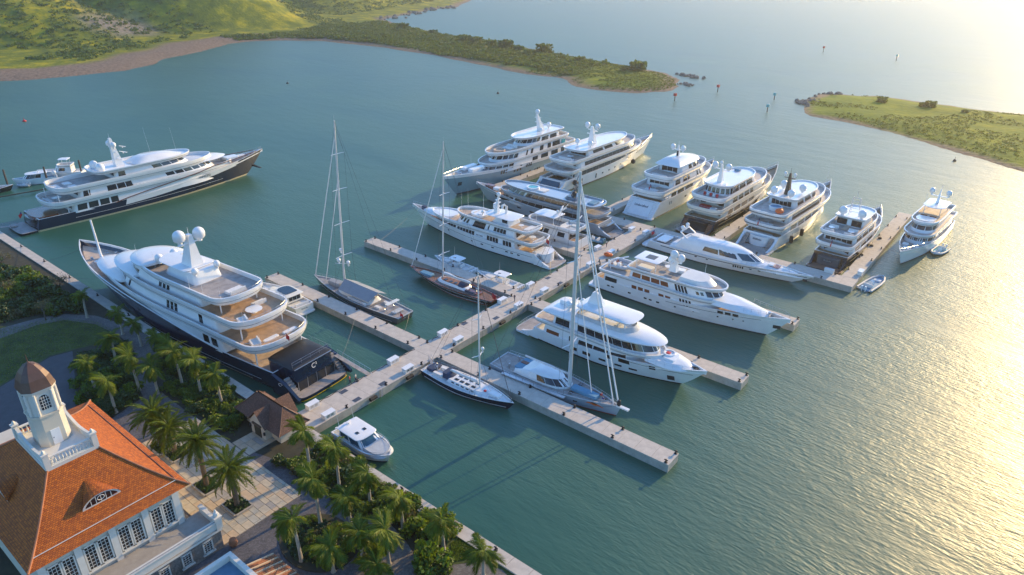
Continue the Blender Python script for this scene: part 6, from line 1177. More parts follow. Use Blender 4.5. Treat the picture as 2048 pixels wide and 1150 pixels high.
# sport cruiser with black hardtop
Y = yacht('sport_cruiser', 'white sport cruiser with a black tinted hardtop beside the finger pier end', -32.6, 24.9, -48.4, 25.3, 'boat'); L = 15.8
h = small_hull(Y, L, 4.9, 1.7, 2.2, 'cream', 'offwhite'); mb = MB(); mb.loft([[(a, b, 1.5) for a, b in outl(4, 13.5, 2.0, .4, 6)], [(a, b, 2.2) for a, b in outl(4, 12.4, 1.7, .4, 5.4)]]); mb.build('foredeck_moulding', 'cream', Y, smooth=True)
T1 = Tier(Y, 3.4, 9.6, 2.0, 1.6, 3.1, 2.6, .3, 5, 2.2, 1.4, .1, .25, m='cream'); T1.wrap(2.1, 3.0, 5.6, 5); T1.aft(2.0, 2.9, 2.8, 3); plate(Y, 2.8, 8.9, 2.05, 3.35, .25, 0, .5, 2.2, 5, 2.2, m='cream'); mb = MB(); mb.prism(outl(4.2, 8.2, 1.5, .5, 1.4, 4, 2.4), 3.42, 3.47); mb.build('sunroof', 'glass', Y); platform(Y, -.9, .4, 2.1, .35, .25, 'offwhite', 'cream'); sofa(Y, 1.2, 0, 1.35, .8, 3.2, 0, 'cushion'); name_marks(Y, .10, 1.1, 1.6, .35, 'navy'); hrail(h, .5, .98, .5, close=True)
# motor boat with the wide blue windscreen by the quay
Y = yacht('motor_boat', 'white motor boat with a squarish roof and blue wraparound windscreen beside the gatehouse', 5.4, 3.9, 17.0, 3.6, 'boat'); L = 11.6
h = Hull(L, 4.6, 1.4, 1.7, .93, .95, 3.2, .5, .3, .1, .2, sp=1.3).build(Y, 'white', 'navy', 'tube_grey'); mb = MB(); mb.loft([[(a, b, 1.3) for a, b in outl(6, 11.2, 1.9, .4, 2.4, 4, 2.6)], [(a, b, 1.85) for a, b in outl(6, 10.6, 1.6, .4, 2, 4, 2.6)]]); mb.build('foredeck_moulding', 'tube_grey', Y, smooth=True)
T1 = Tier(Y, 1.6, 8.4, 1.95, 1.2, 2.55, 1.2, .3, 5, 3, 1.9, .1, .2); T1.wrap(1.6, 2.42, 4.6, 3, .006, 'tint_blue'); T1.wins(1.75, 2.35, [(2.2, 4.2)], 'tint_blue'); plate(Y, 1.2, 6.7, 2.0, 2.75, .22, 0, .5, .9, 5, 3)
for y in (-.7, .7): mb = MB(); mb.box(4.9, y, 2.82, .6, .5, .05); mb.build('roof_hatch', 'glass', Y)
for y in (-1.4, 1.4): whip(Y, 1.4, y, 2.75, 2.4, .5)
radar(Y, 2.0, 0, 2.75, .9); hrail(h, .5, .98, .45, close=True); outboard(Y, .1, .8); outboard(Y, .1, -.8); h.stripe(.75, .1, 'tender_blue', .1, .9)
# boats behind the dark superyacht
Y = yacht('sport_cruiser', 'white cruiser with a blue foredeck behind the dark superyacht stern', *G(118, 360)[:2], *G(28, 372)[:2], 'boat'); L = math.hypot(*(np.array(G(118, 360)[:2])-np.array(G(28, 372)[:2]))); h = small_hull(Y, L, 4.4, 1.6, 2.3, 'white', 'tender_blue'); T1 = Tier(Y, 3, 10, 1.8, 1.5, 3.2, 3, .3, 5, 2.2, 1.6, .1, .25); T1.wrap(2.1, 3.0, 4.6, 7); plate(Y, 2.6, 8.8, 1.9, 3.4, .22, 0, .4, 2, 5, 2.2); domep(Y, .8, 0, 2.6, .75); radar(Y, 5, 0, 3.4, 1)
rib('small white dinghy afloat behind the dark superyacht stern', *G(60, 372)[:2], *G(36, 374)[:2], 'tube_grey', 'white', B=1.8)
Y = yacht('motor_launch', 'dark hulled launch with a varnished deck beyond the dark superyacht stern', *G(-60, 392)[:2], *G(30, 380)[:2], 'boat'); L = math.hypot(*(np.array(G(-60, 392)[:2])-np.array(G(30, 380)[:2]))); h = small_hull(Y, L, 4.2, 1.2, 1.8, 'black_hull', 'varnish'); T1 = Tier(Y, L*.25, L*.6, 1.5, 1.1, 2.4, 2, .3); T1.wrap(1.6, 2.2, L*.3, 5)
Y = yacht('sport_cruiser', 'white flybridge fishing boat half hidden behind the dark superyacht upper deck', *G(170, 350)[:2], *G(120, 352)[:2], 'boat'); L = 14; h = small_hull(Y, L, 4.4, 1.6, 2.3); T1 = Tier(Y, 3, 9, 1.8, 1.5, 3.4, 2, .3); T1.wrap(2.2, 3.0, 5, 5); plate(Y, 3, 7.6, 1.8, 3.6, .2, .5, .4, 1.5, 5); plate(Y, 3.6, 6.8, 1.6, 5.8, .15, 0, .4, .8, 5)
for x, y in ((4, 1.2), (4, -1.2), (6.4, 1.1), (6.4, -1.1)): post(Y, x, y, 3.6, 5.7, .05)
for px, py in ((16, 372), (96, 366), (165, 352)):
    x, y, _ = G(px, py); mb = MB(); mb.tube([(0, 0, -1), (0, 0, 5.2)], .28, 8); mb.lathe([(.30, 5.2), (.05, 5.5)], n=8); o = mb.build('mooring_pile', 'bark'); o.location = (x, y, 0); tag(o, 'dark timber mooring pile standing in the water behind the dark superyacht', 'pile', 'mooring piles')
mb = MB(); a = G(-40, 400, .8); b_ = G(110, 374, .8); mb.loft([[(a[0], a[1], .5), (a[0], a[1]+1.2, .5), (a[0], a[1]+1.2, .8), (a[0], a[1], .8)], [(b_[0], b_[1], .5), (b_[0], b_[1]+1.2, .5), (b_[0], b_[1]+1.2, .8), (b_[0], b_[1], .8)]]); tag(mb.build('floating_walkway', 'bark'), 'narrow dark floating walkway behind the dark superyacht stern', 'walkway')
# mooring lines
for a, b in (((-84, 4.5, 8), (-98, -.5, 2)), ((-84, 4.5, 8), (-112, -.5, 2)), ((-70, 1.2, 5.5), (-84, -.5, 2)), ((-70, 1.2, 5.5), (-56, -.5, 2)), ((-8.5, 15.5, 3.4), (-20, 27.8, 1.8)), ((-53, 78.6, 4.6), (-48, 60.0, 1.8)), ((-53.4, 78.9, 4.6), (-46, 85.5, 1.8)), ((20, 28.4, 1.8), (22.5, 25.6, 1.7)), ((-13.8, 37, 1.4), (-9, 31.2, 1.7)), ((4, 25, 1.3), (2.4, 21.5, 1.7)), ((-6, 76, 2.4), (-2.4, 71, 1.8)), ((45.5, 159, 5), (50.5, 155, 1.8)), ((59, 131.5, 4), (53.6, 140, 1.8)), ((48.5, 78, 4.4), (46, 83.3, 1.8)), ((37, 35.5, 2), (30, 31.3, 1.8))):
    rope(a, b, .35, 'dark mooring line running from a moored yacht to a bollard')
# orange kit bags on the main pier
x, y, _ = G(1222, 512, PZ+.3); mb = MB(); mb.ell((0, 0, .45), .95, .7, .5, 10, 7); mb.ell((.7, .4, .35), .6, .5, .4, 10, 6); o = mb.build('kit_bag', 'orange', smooth=True); o.location = (2.0, y, PZ); tag(o, 'bright orange kit bag dumped on the main pier edge by the long white yacht', 'bag')
# channel markers and buoys
def marker(px, py, h_, m, label):
    x, y, _ = G(px, py); t = thing('channel_marker', label, 'marker', (x, y, -.5)); mb = MB(); mb.tube([(0, 0, 0), (0, 0, h_)], .22, 8); mb.build('pile', 'bark', t); mb = MB(); mb.box(0, 0, h_+.3, 1.3, 1.3, 1.3); mb.build('dayboard', m, t); mb = MB(); mb.lathe([(.2, 0), (.2, .4), (.05, .55)], (0, 0, h_+.95), 8); mb.build('lantern', 'steel', t)
marker(1548, 200, 3.2, 'pool', 'green square channel marker on a pile nearest the open water gap'); marker(1534, 224, 3.2, 'pool', 'green square channel marker on a pile inside the harbour entrance'); marker(1435, 184, 3.4, 'red', 'red channel marker on a pile off the spit tip'); marker(1349, 202, 3.4, 'red', 'red channel marker on a pile inside the spit end'); marker(1646, 105, 4, 'red', 'red channel marker far out beyond the headland tip'); marker(1792, 122, 4, 'pool', 'green channel marker far out beyond the headland')
def buoy(px, py, m, r, label):
    x, y, _ = G(px, py); mb = MB(); mb.lathe([(r*.5, -.2), (r, .1), (r*.9, .4), (r*.3, .7), (.06, .9), (.05, 1.6)], n=10); o = mb.build('buoy', m, smooth=True); o.location = (x, y, 0); tag(o, label, 'buoy')
buoy(49, 243, 'red', .8, 'small red buoy floating alone on the calm bay'); buoy(575, 167, 'black', .7, 'small dark buoy in the middle of the bay'); buoy(996, 187, 'black', .7, 'small dark buoy off the sandy spit'); buoy(1909, 322, 'black', .6, 'small dark buoy near the headland shore')
# ------------------------------------------------------------------ buildings
def uv_mesh(name, quads, m, parent=None):
    """quads: list of (4 points, 4 uvs)"""
    V = [p for q, _ in quads for p in q]; F = [(4*i, 4*i+1, 4*i+2, 4*i+3) for i in range(len(quads))]
    me = bpy.data.meshes.new(name); me.from_pydata(V, [], F); uv = me.uv_layers.new(name='UVMap')
    uv.data.foreach_set('uv', [c for _, u in quads for w in u for c in w]); me.materials.append(M[m]); me.update()
    return mesh_obj(name, me, parent)
def slope(rows, base_u):
    """rows: list of (left point, right point) from eave to ridge -> quads with metric uv"""
    Q = []; v = 0.
    for (a, b), (c, d) in zip(rows[:-1], rows[1:]):
        a, b, c, d = map(Vector, (a, b, c, d)); e = (b-a).normalized(); h = ((c+d)/2-(a+b)/2).length
        u = lambda p: (p-Vector(base_u)).dot(e)
        Q.append(((tuple(a), tuple(b), tuple(d), tuple(c)), ((u(a), v), (u(b), v), (u(d), v+h), (u(c), v+h)))); v += h
    return Q
def hip_roof(t, lo, hi, z0, z1, m, pw=1.35, n=7, name='roof_slope', cap='terracotta', capr=.13):
    X0, X1, Y0, Y1 = lo; x0, x1, y0, y1 = hi; R = []
    for k in np.linspace(0, 1, n):
        z = z0+(z1-z0)*k**pw; R.append((lerpf(X0, x0, k), lerpf(X1, x1, k), lerpf(Y0, y0, k), lerpf(Y1, y1, k), z))
    S = [[((r[1], r[2], r[4]), (r[1], r[3], r[4])) for r in R], [((r[1], r[3], r[4]), (r[0], r[3], r[4])) for r in R], [((r[0], r[3], r[4]), (r[0], r[2], r[4])) for r in R], [((r[0], r[2], r[4]), (r[1], r[2], r[4])) for r in R]]
    for s in S: uv_mesh(name, slope(s, s[0][0]), m, t)
    for i, j in ((1, 2), (1, 3), (0, 2), (0, 3)):
        mb = MB(); mb.tube([(r[i], r[j], r[4]+.04) for r in R], capr, 6); mb.build('hip_cap', cap, t)
H = thing('harbour_house', 'large cream house with a bellcast orange tiled roof, lookout tower and stone base', 'house', (0, 0, QZ))
hz = lambda z: z-QZ
mb = MB(); mb.box(-3.1, -31.45, hz(6.1), 25.4, 15.7, 8.8); mb.build('upper_wall', 'wall_cream', H)
mb = MB(); mb.box(11.75, -31.2, hz(3.2), 4.5, 19.2, 3.4-.4); mb.box(11.75, -31.2, hz(1.75), 4.6, 19.3, .3); mb.build('stone_base', 'rubble_wall', H)
mb = MB(); mb.box(11.8, -31.2, hz(4.82), 4.7, 19.4, .3); mb.build('balcony_floor', 'flag_d', H)
mb = MB(); mb.box(13.85, -31.2, hz(5.45), .36, 19.5, .98); mb.box(13.85, -31.2, hz(5.98), .6, 19.6, .14); mb.box(13.9, -31.2, hz(4.72), .62, 19.6, .24); mb.build('balcony_parapet', 'trim_white', H)
mb = MB(); mb.box(11.7, -21.65, hz(5.45), 4.0, .36, .98); mb.box(11.7, -21.65, hz(5.98), 4.1, .56, .13); mb.build('balcony_parapet', 'trim_white', H)
mb = MB(); mb.box(13.8, -21.65, hz(5.75), .8, .8, 1.7); mb.box(13.8, -21.65, hz(6.65), 1.0, 1.0, .16); mb.lathe([(.2, 0), (.36, .25), (.3, .5), (.12, .6), (.16, .8), (.04, 1.0)], (13.8, -21.65, hz(6.73)), 10); mb.build('corner_pier', 'trim_white', H)
mb = MB(); mb.tube([(14.1, -40.8, hz(6.25)), (14.1, -21.5, hz(6.25)), (11.5, -21.5, hz(6.25))], .03, 5); mb.build('parapet_rail', 'cable', H)
def lattice(t, x, y, z, w, hh, nx, nz, name='window', ax='x'):
    f = MB(); B_ = (lambda b, cx, cy, cz, a, c, d: b.box(x+cx, y+cy, hz(z)+cz, a, c, d)) if ax == 'x' else (lambda b, cx, cy, cz, a, c, d: b.box(x+cy, y+cx, hz(z)+cz, c, a, d))
    b = MB(); B_(b, 0, 0, 0, .08, w, hh); o = b.build(name, 'glass', t)
    for sy in (-1, 1): B_(f, .06, sy*w/2, 0, .14, .16, hh+.2)
    for sz in (-1, 1): B_(f, .06, 0, sz*hh/2, .14, w+.2, .16)
    f.build('window_frame', 'trim_white', o); g = MB()
    for i in range(1, nx): B_(g, .05, -w/2+w*i/nx, 0, .06, .05, hh)
    for i in range(1, nz): B_(g, .05, 0, -hh/2+hh*i/nz, .06, w, .05)
    g.build('glazing_bars', 'trim_white', o); return o
for y in (-26.0, -29.8, -33.5, -37.2):
    for dy in (-.72, .72): lattice(H, 9.62, y+dy, 7.5, 1.2, 3.4, 3, 7)
    mb = MB(); mb.box(9.72, y, hz(5.62), .34, 3.2, .16); mb.build('window_sill', 'trim_white', H)
for y in (-24.2, -27.9, -31.65, -35.35, -39.0): mb = MB(); mb.box(9.70, y, hz(7.7), .22, .75, 5.6); mb.build('pilaster', 'trim_white', H)
for y in (-23.5, -26.2, -28.9, -31.6, -34.3, -37): lattice(H, 14.02, y, 3.3, 1.1, 1.7, 3, 5); mb = MB(); mb.box(14.1, y, hz(2.28), .3, 1.6, .14); mb.build('window_sill', 'trim_white', H)
mb = MB(); mb.box(-3.1, -31.45, hz(10.5), 26.9, 17.2, .22); mb.build('eaves_board', 'trim_white', H)
HR = mb
hip_roof(H, (-16.8-.0, 10.7, -40.3, -22.5), (-7.9, 1.3, -33.8, -28.1), hz(10.62), hz(15.0), 'roof_orange')
for side in range(2):
    k = .16; z = hz(10.62+4.38*k**1.35)+.08; 
    a = [(lerpf(10.7, 1.3, k), lerpf(-40.3, -33.8, k), z), (lerpf(10.7, 1.3, k), lerpf(-22.5, -28.1, k), z)] if side == 0 else [(lerpf(10.7, 1.3, k), lerpf(-22.5, -28.1, k), z), (lerpf(-16.8, -7.9, k), lerpf(-22.5, -28.1, k), z)]
    mb = MB(); mb.tube(a, .05, 5); mb.build('roof_gutter', 'trim_white' if side == 0 else 'cable', H)
# eyebrow dormers
def eyebrow(cx, cy_, z, ang, w=4.4, hh=1.15, back=3.2):
    t = bpy.data.objects.new('eyebrow_dormer', None); col.objects.link(t); t.parent = H; t.location = (cx, cy_, hz(z)); t.rotation_euler = (0, 0, ang)
    def arc(s, x, dz=0., n=13): return [(x, s*w/2*cos(a), dz+hh*s*sin(a)**1.3) for a in np.linspace(0, pi, n)]
    mb = MB(); A = arc(1, 0); F = [(x, y, z_) for x, y, z_ in A]; I = arc(.86, .02, .03)
    V = F+I; n = len(F); mb.add(V, [(i, i+1, n+i+1, n+i) for i in range(n-1)]); mb.add([(x-.0, y, z_) for x, y, z_ in [(0, -w/2, 0), (0, w/2, 0), (0, w/2, -.16), (0, -w/2, -.16)]], [(0, 1, 2, 3)]); mb.build('dormer_frame', 'trim_white', t)
    mb = MB(); G_ = arc(.87, -.06, .03); mb.add(G_, [tuple(range(len(G_)))]); mb.build('dormer_glass', 'glass', t)
    mb = MB()
    for k in (-.6, -.3, 0, .3, .6): mb.box(-.02, k*w/2*.87, .42*hh*(1-k*k), .06, .07, .85*hh*(1-k*k))
    mb.tube([(-.0, .38*cos(a), .45*hh+.38*sin(a)*.8) for a in np.linspace(0, 2*pi, 13)], .05, 5); mb.build('dormer_tracery', 'trim_white', t)
    Q = []; B_ = [(-back, y*.15, hh*.98+.3) for x, y, z_ in A]
    for i in range(n-1): a, b, c, d = F[i], F[i+1], B_[i+1], B_[i]; a = (a[0]+.12, a[1]*1.03, a[2]+.05); b = (b[0]+.12, b[1]*1.03, b[2]+.05); Q.append(((a, b, c, d), ((a[1], 0), (b[1], 0), (c[1], 3), (d[1], 3))))
    uv_mesh('dormer_roof', Q, 'roof_orange', t)
eyebrow(7.15, -31.0, 12.0, 0, 4.2); eyebrow(-3.3, -37.85, 12.0, -pi/2, 4.2)
# tower platform with balustrade
mb = MB(); mb.box(-3.3, -30.95, hz(15.15), 9.4, 5.9, .5); mb.build('tower_platform', 'trim_white', H)
def balus(a, b, n, zb=15.4, hh=1.15):
    a, b = Vector(a), Vector(b); d = b-a; rz = math.atan2(d.y, d.x); c = (a+b)/2
    mb = MB(); mb.box(c.x, c.y, hz(zb+hh), d.length, .34, .16, rz); mb.box(c.x, c.y, hz(zb+.06), d.length, .34, .14, rz); mb.build('balustrade_rail', 'trim_white', H)
    for i in range(n):
        p = a+d*((i+.5)/n); mb = MB(); mb.lathe([(.07, 0), (.13, .25), (.06, .55), (.09, .9)], (p.x, p.y, hz(zb+.12)), 8); mb.build('baluster', 'trim_white', H)
def pier_post(x, y, hh=1.7):
    mb = MB(); mb.box(x, y, hz(15.4+hh/2), .62, .62, hh); mb.box(x, y, hz(15.4+hh+.06), .78, .78, .14); mb.lathe([(.14, 0), (.22, .18), (.16, .36), (.05, .5)], (x, y, hz(15.4+hh+.12)), 8); mb.build('balustrade_pier', 'trim_white', H)
for x, y in ((1.1, -28.3), (1.1, -33.6), (-7.7, -28.3), (-7.7, -33.6)): pier_post(x, y)
balus((1.1, -33.2, 0), (1.1, -28.7, 0), 12)
def swoop(a, b, zb=15.35, h0=1.5, h1=.75):
    a, b = Vector(a), Vector(b); d = (b-a); n = Vector((-d.y, d.x, 0)).normalized()*.16; R = []
    for k in np.linspace(0, 1, 15):
        p = a+d*k; hh = h1+(h0-h1)*(abs(2*k-1)**1.6); R.append([tuple((p-n).to_tuple()[:2])+(hz(zb),), tuple((p+n).to_tuple()[:2])+(hz(zb),), tuple((p+n).to_tuple()[:2])+(hz(zb+hh),), tuple((p-n).to_tuple()[:2])+(hz(zb+hh),)])
    mb = MB(); mb.loft(R); mb.build('curved_parapet', 'trim_white', H)
swoop((.8, -28.3, 0), (-7.4, -28.3, 0)); swoop((.8, -33.6, 0), (-7.4, -33.6, 0)); balus((-7.7, -33.2, 0), (-7.7, -28.7, 0), 9)
# tower
tx, ty = -4.2, -30.95
def octo(r, z, ch=.58): 
    r *= .9; k = r*ch; return [(tx+a, ty+b, hz(z)) for a, b in ((r, -k), (r, k), (k, r), (-k, r), (-r, k), (-r, -k), (-k, -r), (k, -r))]
mb = MB(); mb.loft([octo(1.95, 15.4), octo(1.85, 19.5)]); mb.loft([octo(2.0, 19.5), octo(2.0, 19.75)]); mb.build('tower_base', 'wall_cream', H)
mb = MB(); mb.loft([octo(1.7, 19.75), octo(1.7, 22.8)]); mb.loft([octo(1.8, 22.6), octo(1.98, 23.0), octo(1.98, 23.15)]); mb.build('tower_lantern', 'trim_white', H)
mb = MB(); mb.loft([octo(2.05, 23.15), octo(1.9, 23.6), octo(1.68, 24.4), octo(1.25, 25.2), octo(.65, 25.9), octo(.2, 26.15), octo(.06, 26.3)]); mb.tube([(tx, ty, hz(26.2)), (tx, ty, hz(27.3))], .07, 6, .02); mb.build('tower_roof', 'copper_brown', H)
for a in range(8):
    p = octo(1.76, 0)[a]; mb = MB(); mb.tube([(p[0], p[1], hz(19.8)), (p[0], p[1], hz(22.7))], .17, 8); mb.build('tower_column', 'trim_white', H)
def arch_win(nx, ny):
    x, y = tx+nx*1.55, ty+ny*1.55; b = MB(); pts = [(-.5, 20.4), (.5, 20.4), (.5, 21.8)]+[(.5*cos(a), 21.8+.5*sin(a)) for a in np.linspace(.3, pi-.3, 6)]+[(-.5, 21.8)]
    V = [(x+nx*.03-ny*u, y+ny*.03+nx*u, hz(w)) for u, w in pts]; V2 = [(x-nx*.1-ny*u, y-ny*.1+nx*u, hz(w)) for u, w in pts]; b.loft([V2, V]); o = b.build('window', 'glass', H); g = MB()
    for i in (-.25, 0, .25): g.box(x+nx*.05-ny*i, y+ny*.05+nx*i, hz(21.25), .05 if nx else .06, .06 if nx else .05, 1.9)
    for w in (20.8, 21.2, 21.6, 22.0): g.box(x+nx*.05, y+ny*.05, hz(w), .06 if nx else 1.0, 1.0 if nx else .06, .05)
    g.build('glazing_bars', 'trim_white', o)
for nx, ny in ((1, 0), (0, -1), (0, 1), (-1, 0)): arch_win(nx, ny)
mb = MB(); mb.box(tx+1.74, ty, hz(16.5), .1, 1.0, 2.1); d_ = mb.build('tower_door', 'white', H); mb = MB(); mb.box(tx+1.81, ty-.35, hz(16.5), .06, .08, .12); mb.build('door_handle', 'black', d_)
# flat blue-roofed wing behind the tower
mb = MB(); mb.box(-13.5, -36.5, hz(6.6), 6.5, 9.5, 9.8); mb.build('rear_wing', 'wall_cream', H)
# gatehouse
g = thing('gatehouse', 'small cream gatehouse with steep brown tiled cross-gabled roof at the head of the main pier', 'gatehouse', (-2.6, -3.0, QZ)); gz = lambda z: z-QZ
mb = MB(); mb.box(0, 0, gz(2.95), 9.6, 4.0, 2.5); mb.build('wall', 'wall_cream', g)
hip_roof(g, (-6.0, 6.0, -2.9, 2.7), (-3.2, 3.4, -.12, .12), gz(3.9), gz(6.7), 'roof_brown', 1.2, 5, cap='copper_brown', capr=.09)
def gable(y0, y1, cx, w, zt, ze, sgn):
    rows = lambda s: [((cx+s*w, y1, gz(ze)), (cx+s*w, y0, gz(ze))), ((cx, y1, gz(zt)), (cx, y0, gz(zt)))]
    for s in (-1, 1): uv_mesh('gable_slope', slope(rows(s), (cx, y1, 0)), 'roof_brown', g)
    mb = MB(); mb.add([(cx-w*.82, y0-.25*sgn*-1, gz(1.7)), (cx+w*.82, y0-.25*sgn*-1, gz(1.7)), (cx+w*.82, y0-.25*sgn*-1, gz(ze+.15)), (cx, y0-.25*sgn*-1, gz(zt-.25)), (cx-w*.82, y0-.25*sgn*-1, gz(ze+.15))], [(0, 1, 2, 3, 4)])
    mb.add([(cx-w*.82, 0, gz(1.7)), (cx-w*.82, y0+.25*sgn, gz(1.7)), (cx-w*.82, y0+.25*sgn, gz(ze+.15)), (cx-w*.82, 0, gz(ze+.15))], [(0, 1, 2, 3)]); mb.add([(cx+w*.82, 0, gz(1.7)), (cx+w*.82, y0+.25*sgn, gz(1.7)), (cx+w*.82, y0+.25*sgn, gz(ze+.15)), (cx+w*.82, 0, gz(ze+.15))], [(0, 1, 2, 3)]); mb.build('gable_wall', 'wall_cream', g)
gable(-3.3, 0, .6, 2.3, 6.3, 3.9, 1); gable(3.0, 0, .6, 2.0, 6.5, 4.0, -1)
mb = MB(); mb.box(.6, -3.10, gz(2.75), 1.6, .16, 2.1); mb.build('gateway_shade_panel', 'soil', g); mb = MB(); mb.box(.6, -3.2, gz(3.9), 2.2, .3, .22); mb.build('gateway_lintel', 'bark', g)  # solid slab on the gable wall; its dark colour stands for the opening's shade
for sx in (-1.25, 2.45): mb = MB(); mb.box(sx, -3.2, gz(3.0), .25, .25, .5); mb.build('wall_lantern', 'black', g)
# white parapet building and small tiled roof by the road
w = thing('parapet_building', 'low white building with a flat blue roof behind a raised parapet beside the cobbled road', 'building', (28, -33.5, QZ)); x0, x1, y0, y1 = -9.5, 13, -13, 10.6
mb = MB(); mb.box((x0+x1)/2, (y0+y1)/2, 1.2, x1-x0-.1, y1-y0-.1, 2.4); mb.build('wall', 'trim_white', w); mb = MB(); mb.box((x0+x1)/2, (y0+y1)/2, 2.44, x1-x0-.9, y1-y0-.9, .1); mb.build('flat_roof', 'blue_roof', w)
for cx, cy_, sx, sy in ((x0+.25, (y0+y1)/2, .55, y1-y0), (x1-.25, (y0+y1)/2, .55, y1-y0), ((x0+x1)/2, y1-.25, x1-x0-1.1, .55), ((x0+x1)/2, y0+.25, x1-x0-1.1, .55)): mb = MB(); mb.box(cx, cy_, 2.85, sx, sy, .95); mb.build('parapet', 'trim_white', w)
s_ = thing('tiled_lean_to', 'small lean-to roof of pale orange barrel tiles beside the parapet building', 'roof', (24.6, -20.9, QZ)); mb = MB(); mb.box(0, -.2, .9, 6, 3, 1.8); mb.build('wall', 'wall_cream', s_)
for i in range(22): 
    mb = MB(); x = -3.2+i*.3; mb.tube([(x, 1.7, 1.75), (x, -1.9, 2.75)], .15, 6); mb.build('barrel_tile_row', ['terracotta', 'flag_c'][i % 3 == 0], s_)
x, y, _ = G(468, 1092, QZ); mb = MB(); mb.lathe([(.3, 0), (.55, .5), (.5, .9), (.35, 1.05), (.42, 1.15)], n=12); o = mb.build('terracotta_urn', 'terracotta', smooth=True); o.location = (x, y, QZ+.02); tag(o, 'round terracotta urn at the corner of the house by the road', 'urn')
# ------------------------------------------------------------------ palms, shrubs, trees
rs = np.random.RandomState(5)
def frond_mesh(L_, droop, n, ll, lw, m, k):
    r = np.random.RandomState(k); Q = []; pts = []
    for i in range(n+1):
        u = i/n; pts.append(np.array([L_*u*(1-.12*u*u), 0, L_*(.42*u-droop*u*u)]))
    for i in range(1, n+1):
        p = pts[i]; d = pts[i]-pts[i-1]; d = d/np.linalg.norm(d); u = i/n; l = ll*(.55+.6*sin(pi*min(1, u*.9+.1)))*(1 if u < .85 else .7)
        for sg in (-1, 1):
            for dd in (0, .5):
                q = p-d*dd*L_/n; t = np.array([.45+.5*u, sg*(.85-.3*u), -.28-.35*r.uniform(0, 1)]); t /= np.linalg.norm(t); w = np.cross(t, [0, 0, 1]); w = w/np.linalg.norm(w)*lw*.5+np.array([0, 0, r.uniform(-.02, .02)])
                e = q+t*l*r.uniform(.8, 1.1); e[2] -= .12*l; Q += [q-w*.7, q+w*.7, (q+e)/2+w*1.15+np.array([0, 0, .05]), e] ; 
                Q += [q-w*.7, (q+e)/2+w*1.15+np.array([0, 0, .05]), e, (q+e)/2-w*1.15+np.array([0, 0, .03])]
    for i in range(n):  # rachis
        a, b = pts[i], pts[i+1]; w = .045*(1-i/n)+.012; Q += [a+[0, -w, 0], b+[0, -w, 0], b+[0, w, .01], a+[0, w, .01]]
    return quads_np('frond', np.array(Q), m)
ROY = [frond_mesh(3.0, .58+.12*k, 17, .95, .075, 'palm_leaf', k) for k in range(4)]
DAT = [frond_mesh(3.8, .62+.1*k, 17, .62, .075, 'date_leaf', 20+k) for k in range(4)]
def solve_h(base, top):
    bx, by, _ = G(*base, QZ); best = (1e9, 6)
    for h_ in np.arange(2.5, 12, .1):
        d = np.array([bx, by, QZ+h_])-CAM; z = d@_f; py = 575-FOC*(d@_u)/z
        best = min(best, (abs(py-top[1]), h_))
    return bx, by, best[1]
def royal(base, top, label, sc=1.0):
    x, y, h_ = solve_h(base, top); t = thing('royal_palm', label, 'palm', (x, y, QZ), rs.uniform(0, 6), 'royal palms along the quay')
    lx, ly = rs.uniform(-.25, .25, 2); mb = MB(); hs = h_-1.0; mb.loft([[(lx*k*k+r_*cos(a), ly*k*k+r_*sin(a), hs*k) for a in np.linspace(0, 2*pi, 9)[:-1]] for k, r_ in ((0, .38), (.06, .27), (.3, .22), (.6, .21), (1, .15))]); mb.build('trunk', 'palm_trunk', t, smooth=True)
    mb = MB(); mb.loft([[(lx+r_*cos(a), ly+r_*sin(a), hs+1.0*k) for a in np.linspace(0, 2*pi, 9)[:-1]] for k, r_ in ((0, .16), (.3, .17), (1, .07))]); mb.build('crownshaft', 'crownshaft', t, smooth=True)
    wz = t.rotation_euler[2]; wind = math.atan2(-.8, -.5)-wz
    for i in range(18):
        a = i*2.4+rs.uniform(-.2, .2); el = [.75, .35, .0, -.35, -.65][i % 5]+rs.uniform(-.15, .15); d = (wind-a+pi) % (2*pi)-pi; a += d*.25; el += .12*cos(d)
        o = mesh_obj('frond', ROY[rs.randint(4)], t, (lx, ly, h_-.05), 0, sc*rs.uniform(.8, 1.0)); o.rotation_euler = (rs.uniform(-.25, .25), -el, a)
    return t
def datep(base, top, label):
    x, y, h_ = solve_h(base, top); t = thing('date_palm', label, 'palm', (x, y, QZ), rs.uniform(0, 6), 'date palms in the plaza planters')
    mb = MB(); mb.loft([[((r_+.03*(j % 2))*cos(a), (r_+.03*(j % 2))*sin(a), h_*k) for j, a in enumerate(np.linspace(0, 2*pi, 11)[:-1])] for k, r_ in ((0, .42), (.1, .34), (.5, .32), (.85, .36), (.95, .5), (1, .3))]); mb.build('trunk', 'date_trunk', t)
    for i in range(46):
        a = i*2.4; el = 1.15-1.75*(i/46)+rs.uniform(-.12, .12); o = mesh_obj('frond', DAT[rs.randint(4)], t, (0, 0, h_), 0, rs.uniform(.85, 1.1)); o.rotation_euler = (rs.uniform(-.2, .2), -el, a)
    return t
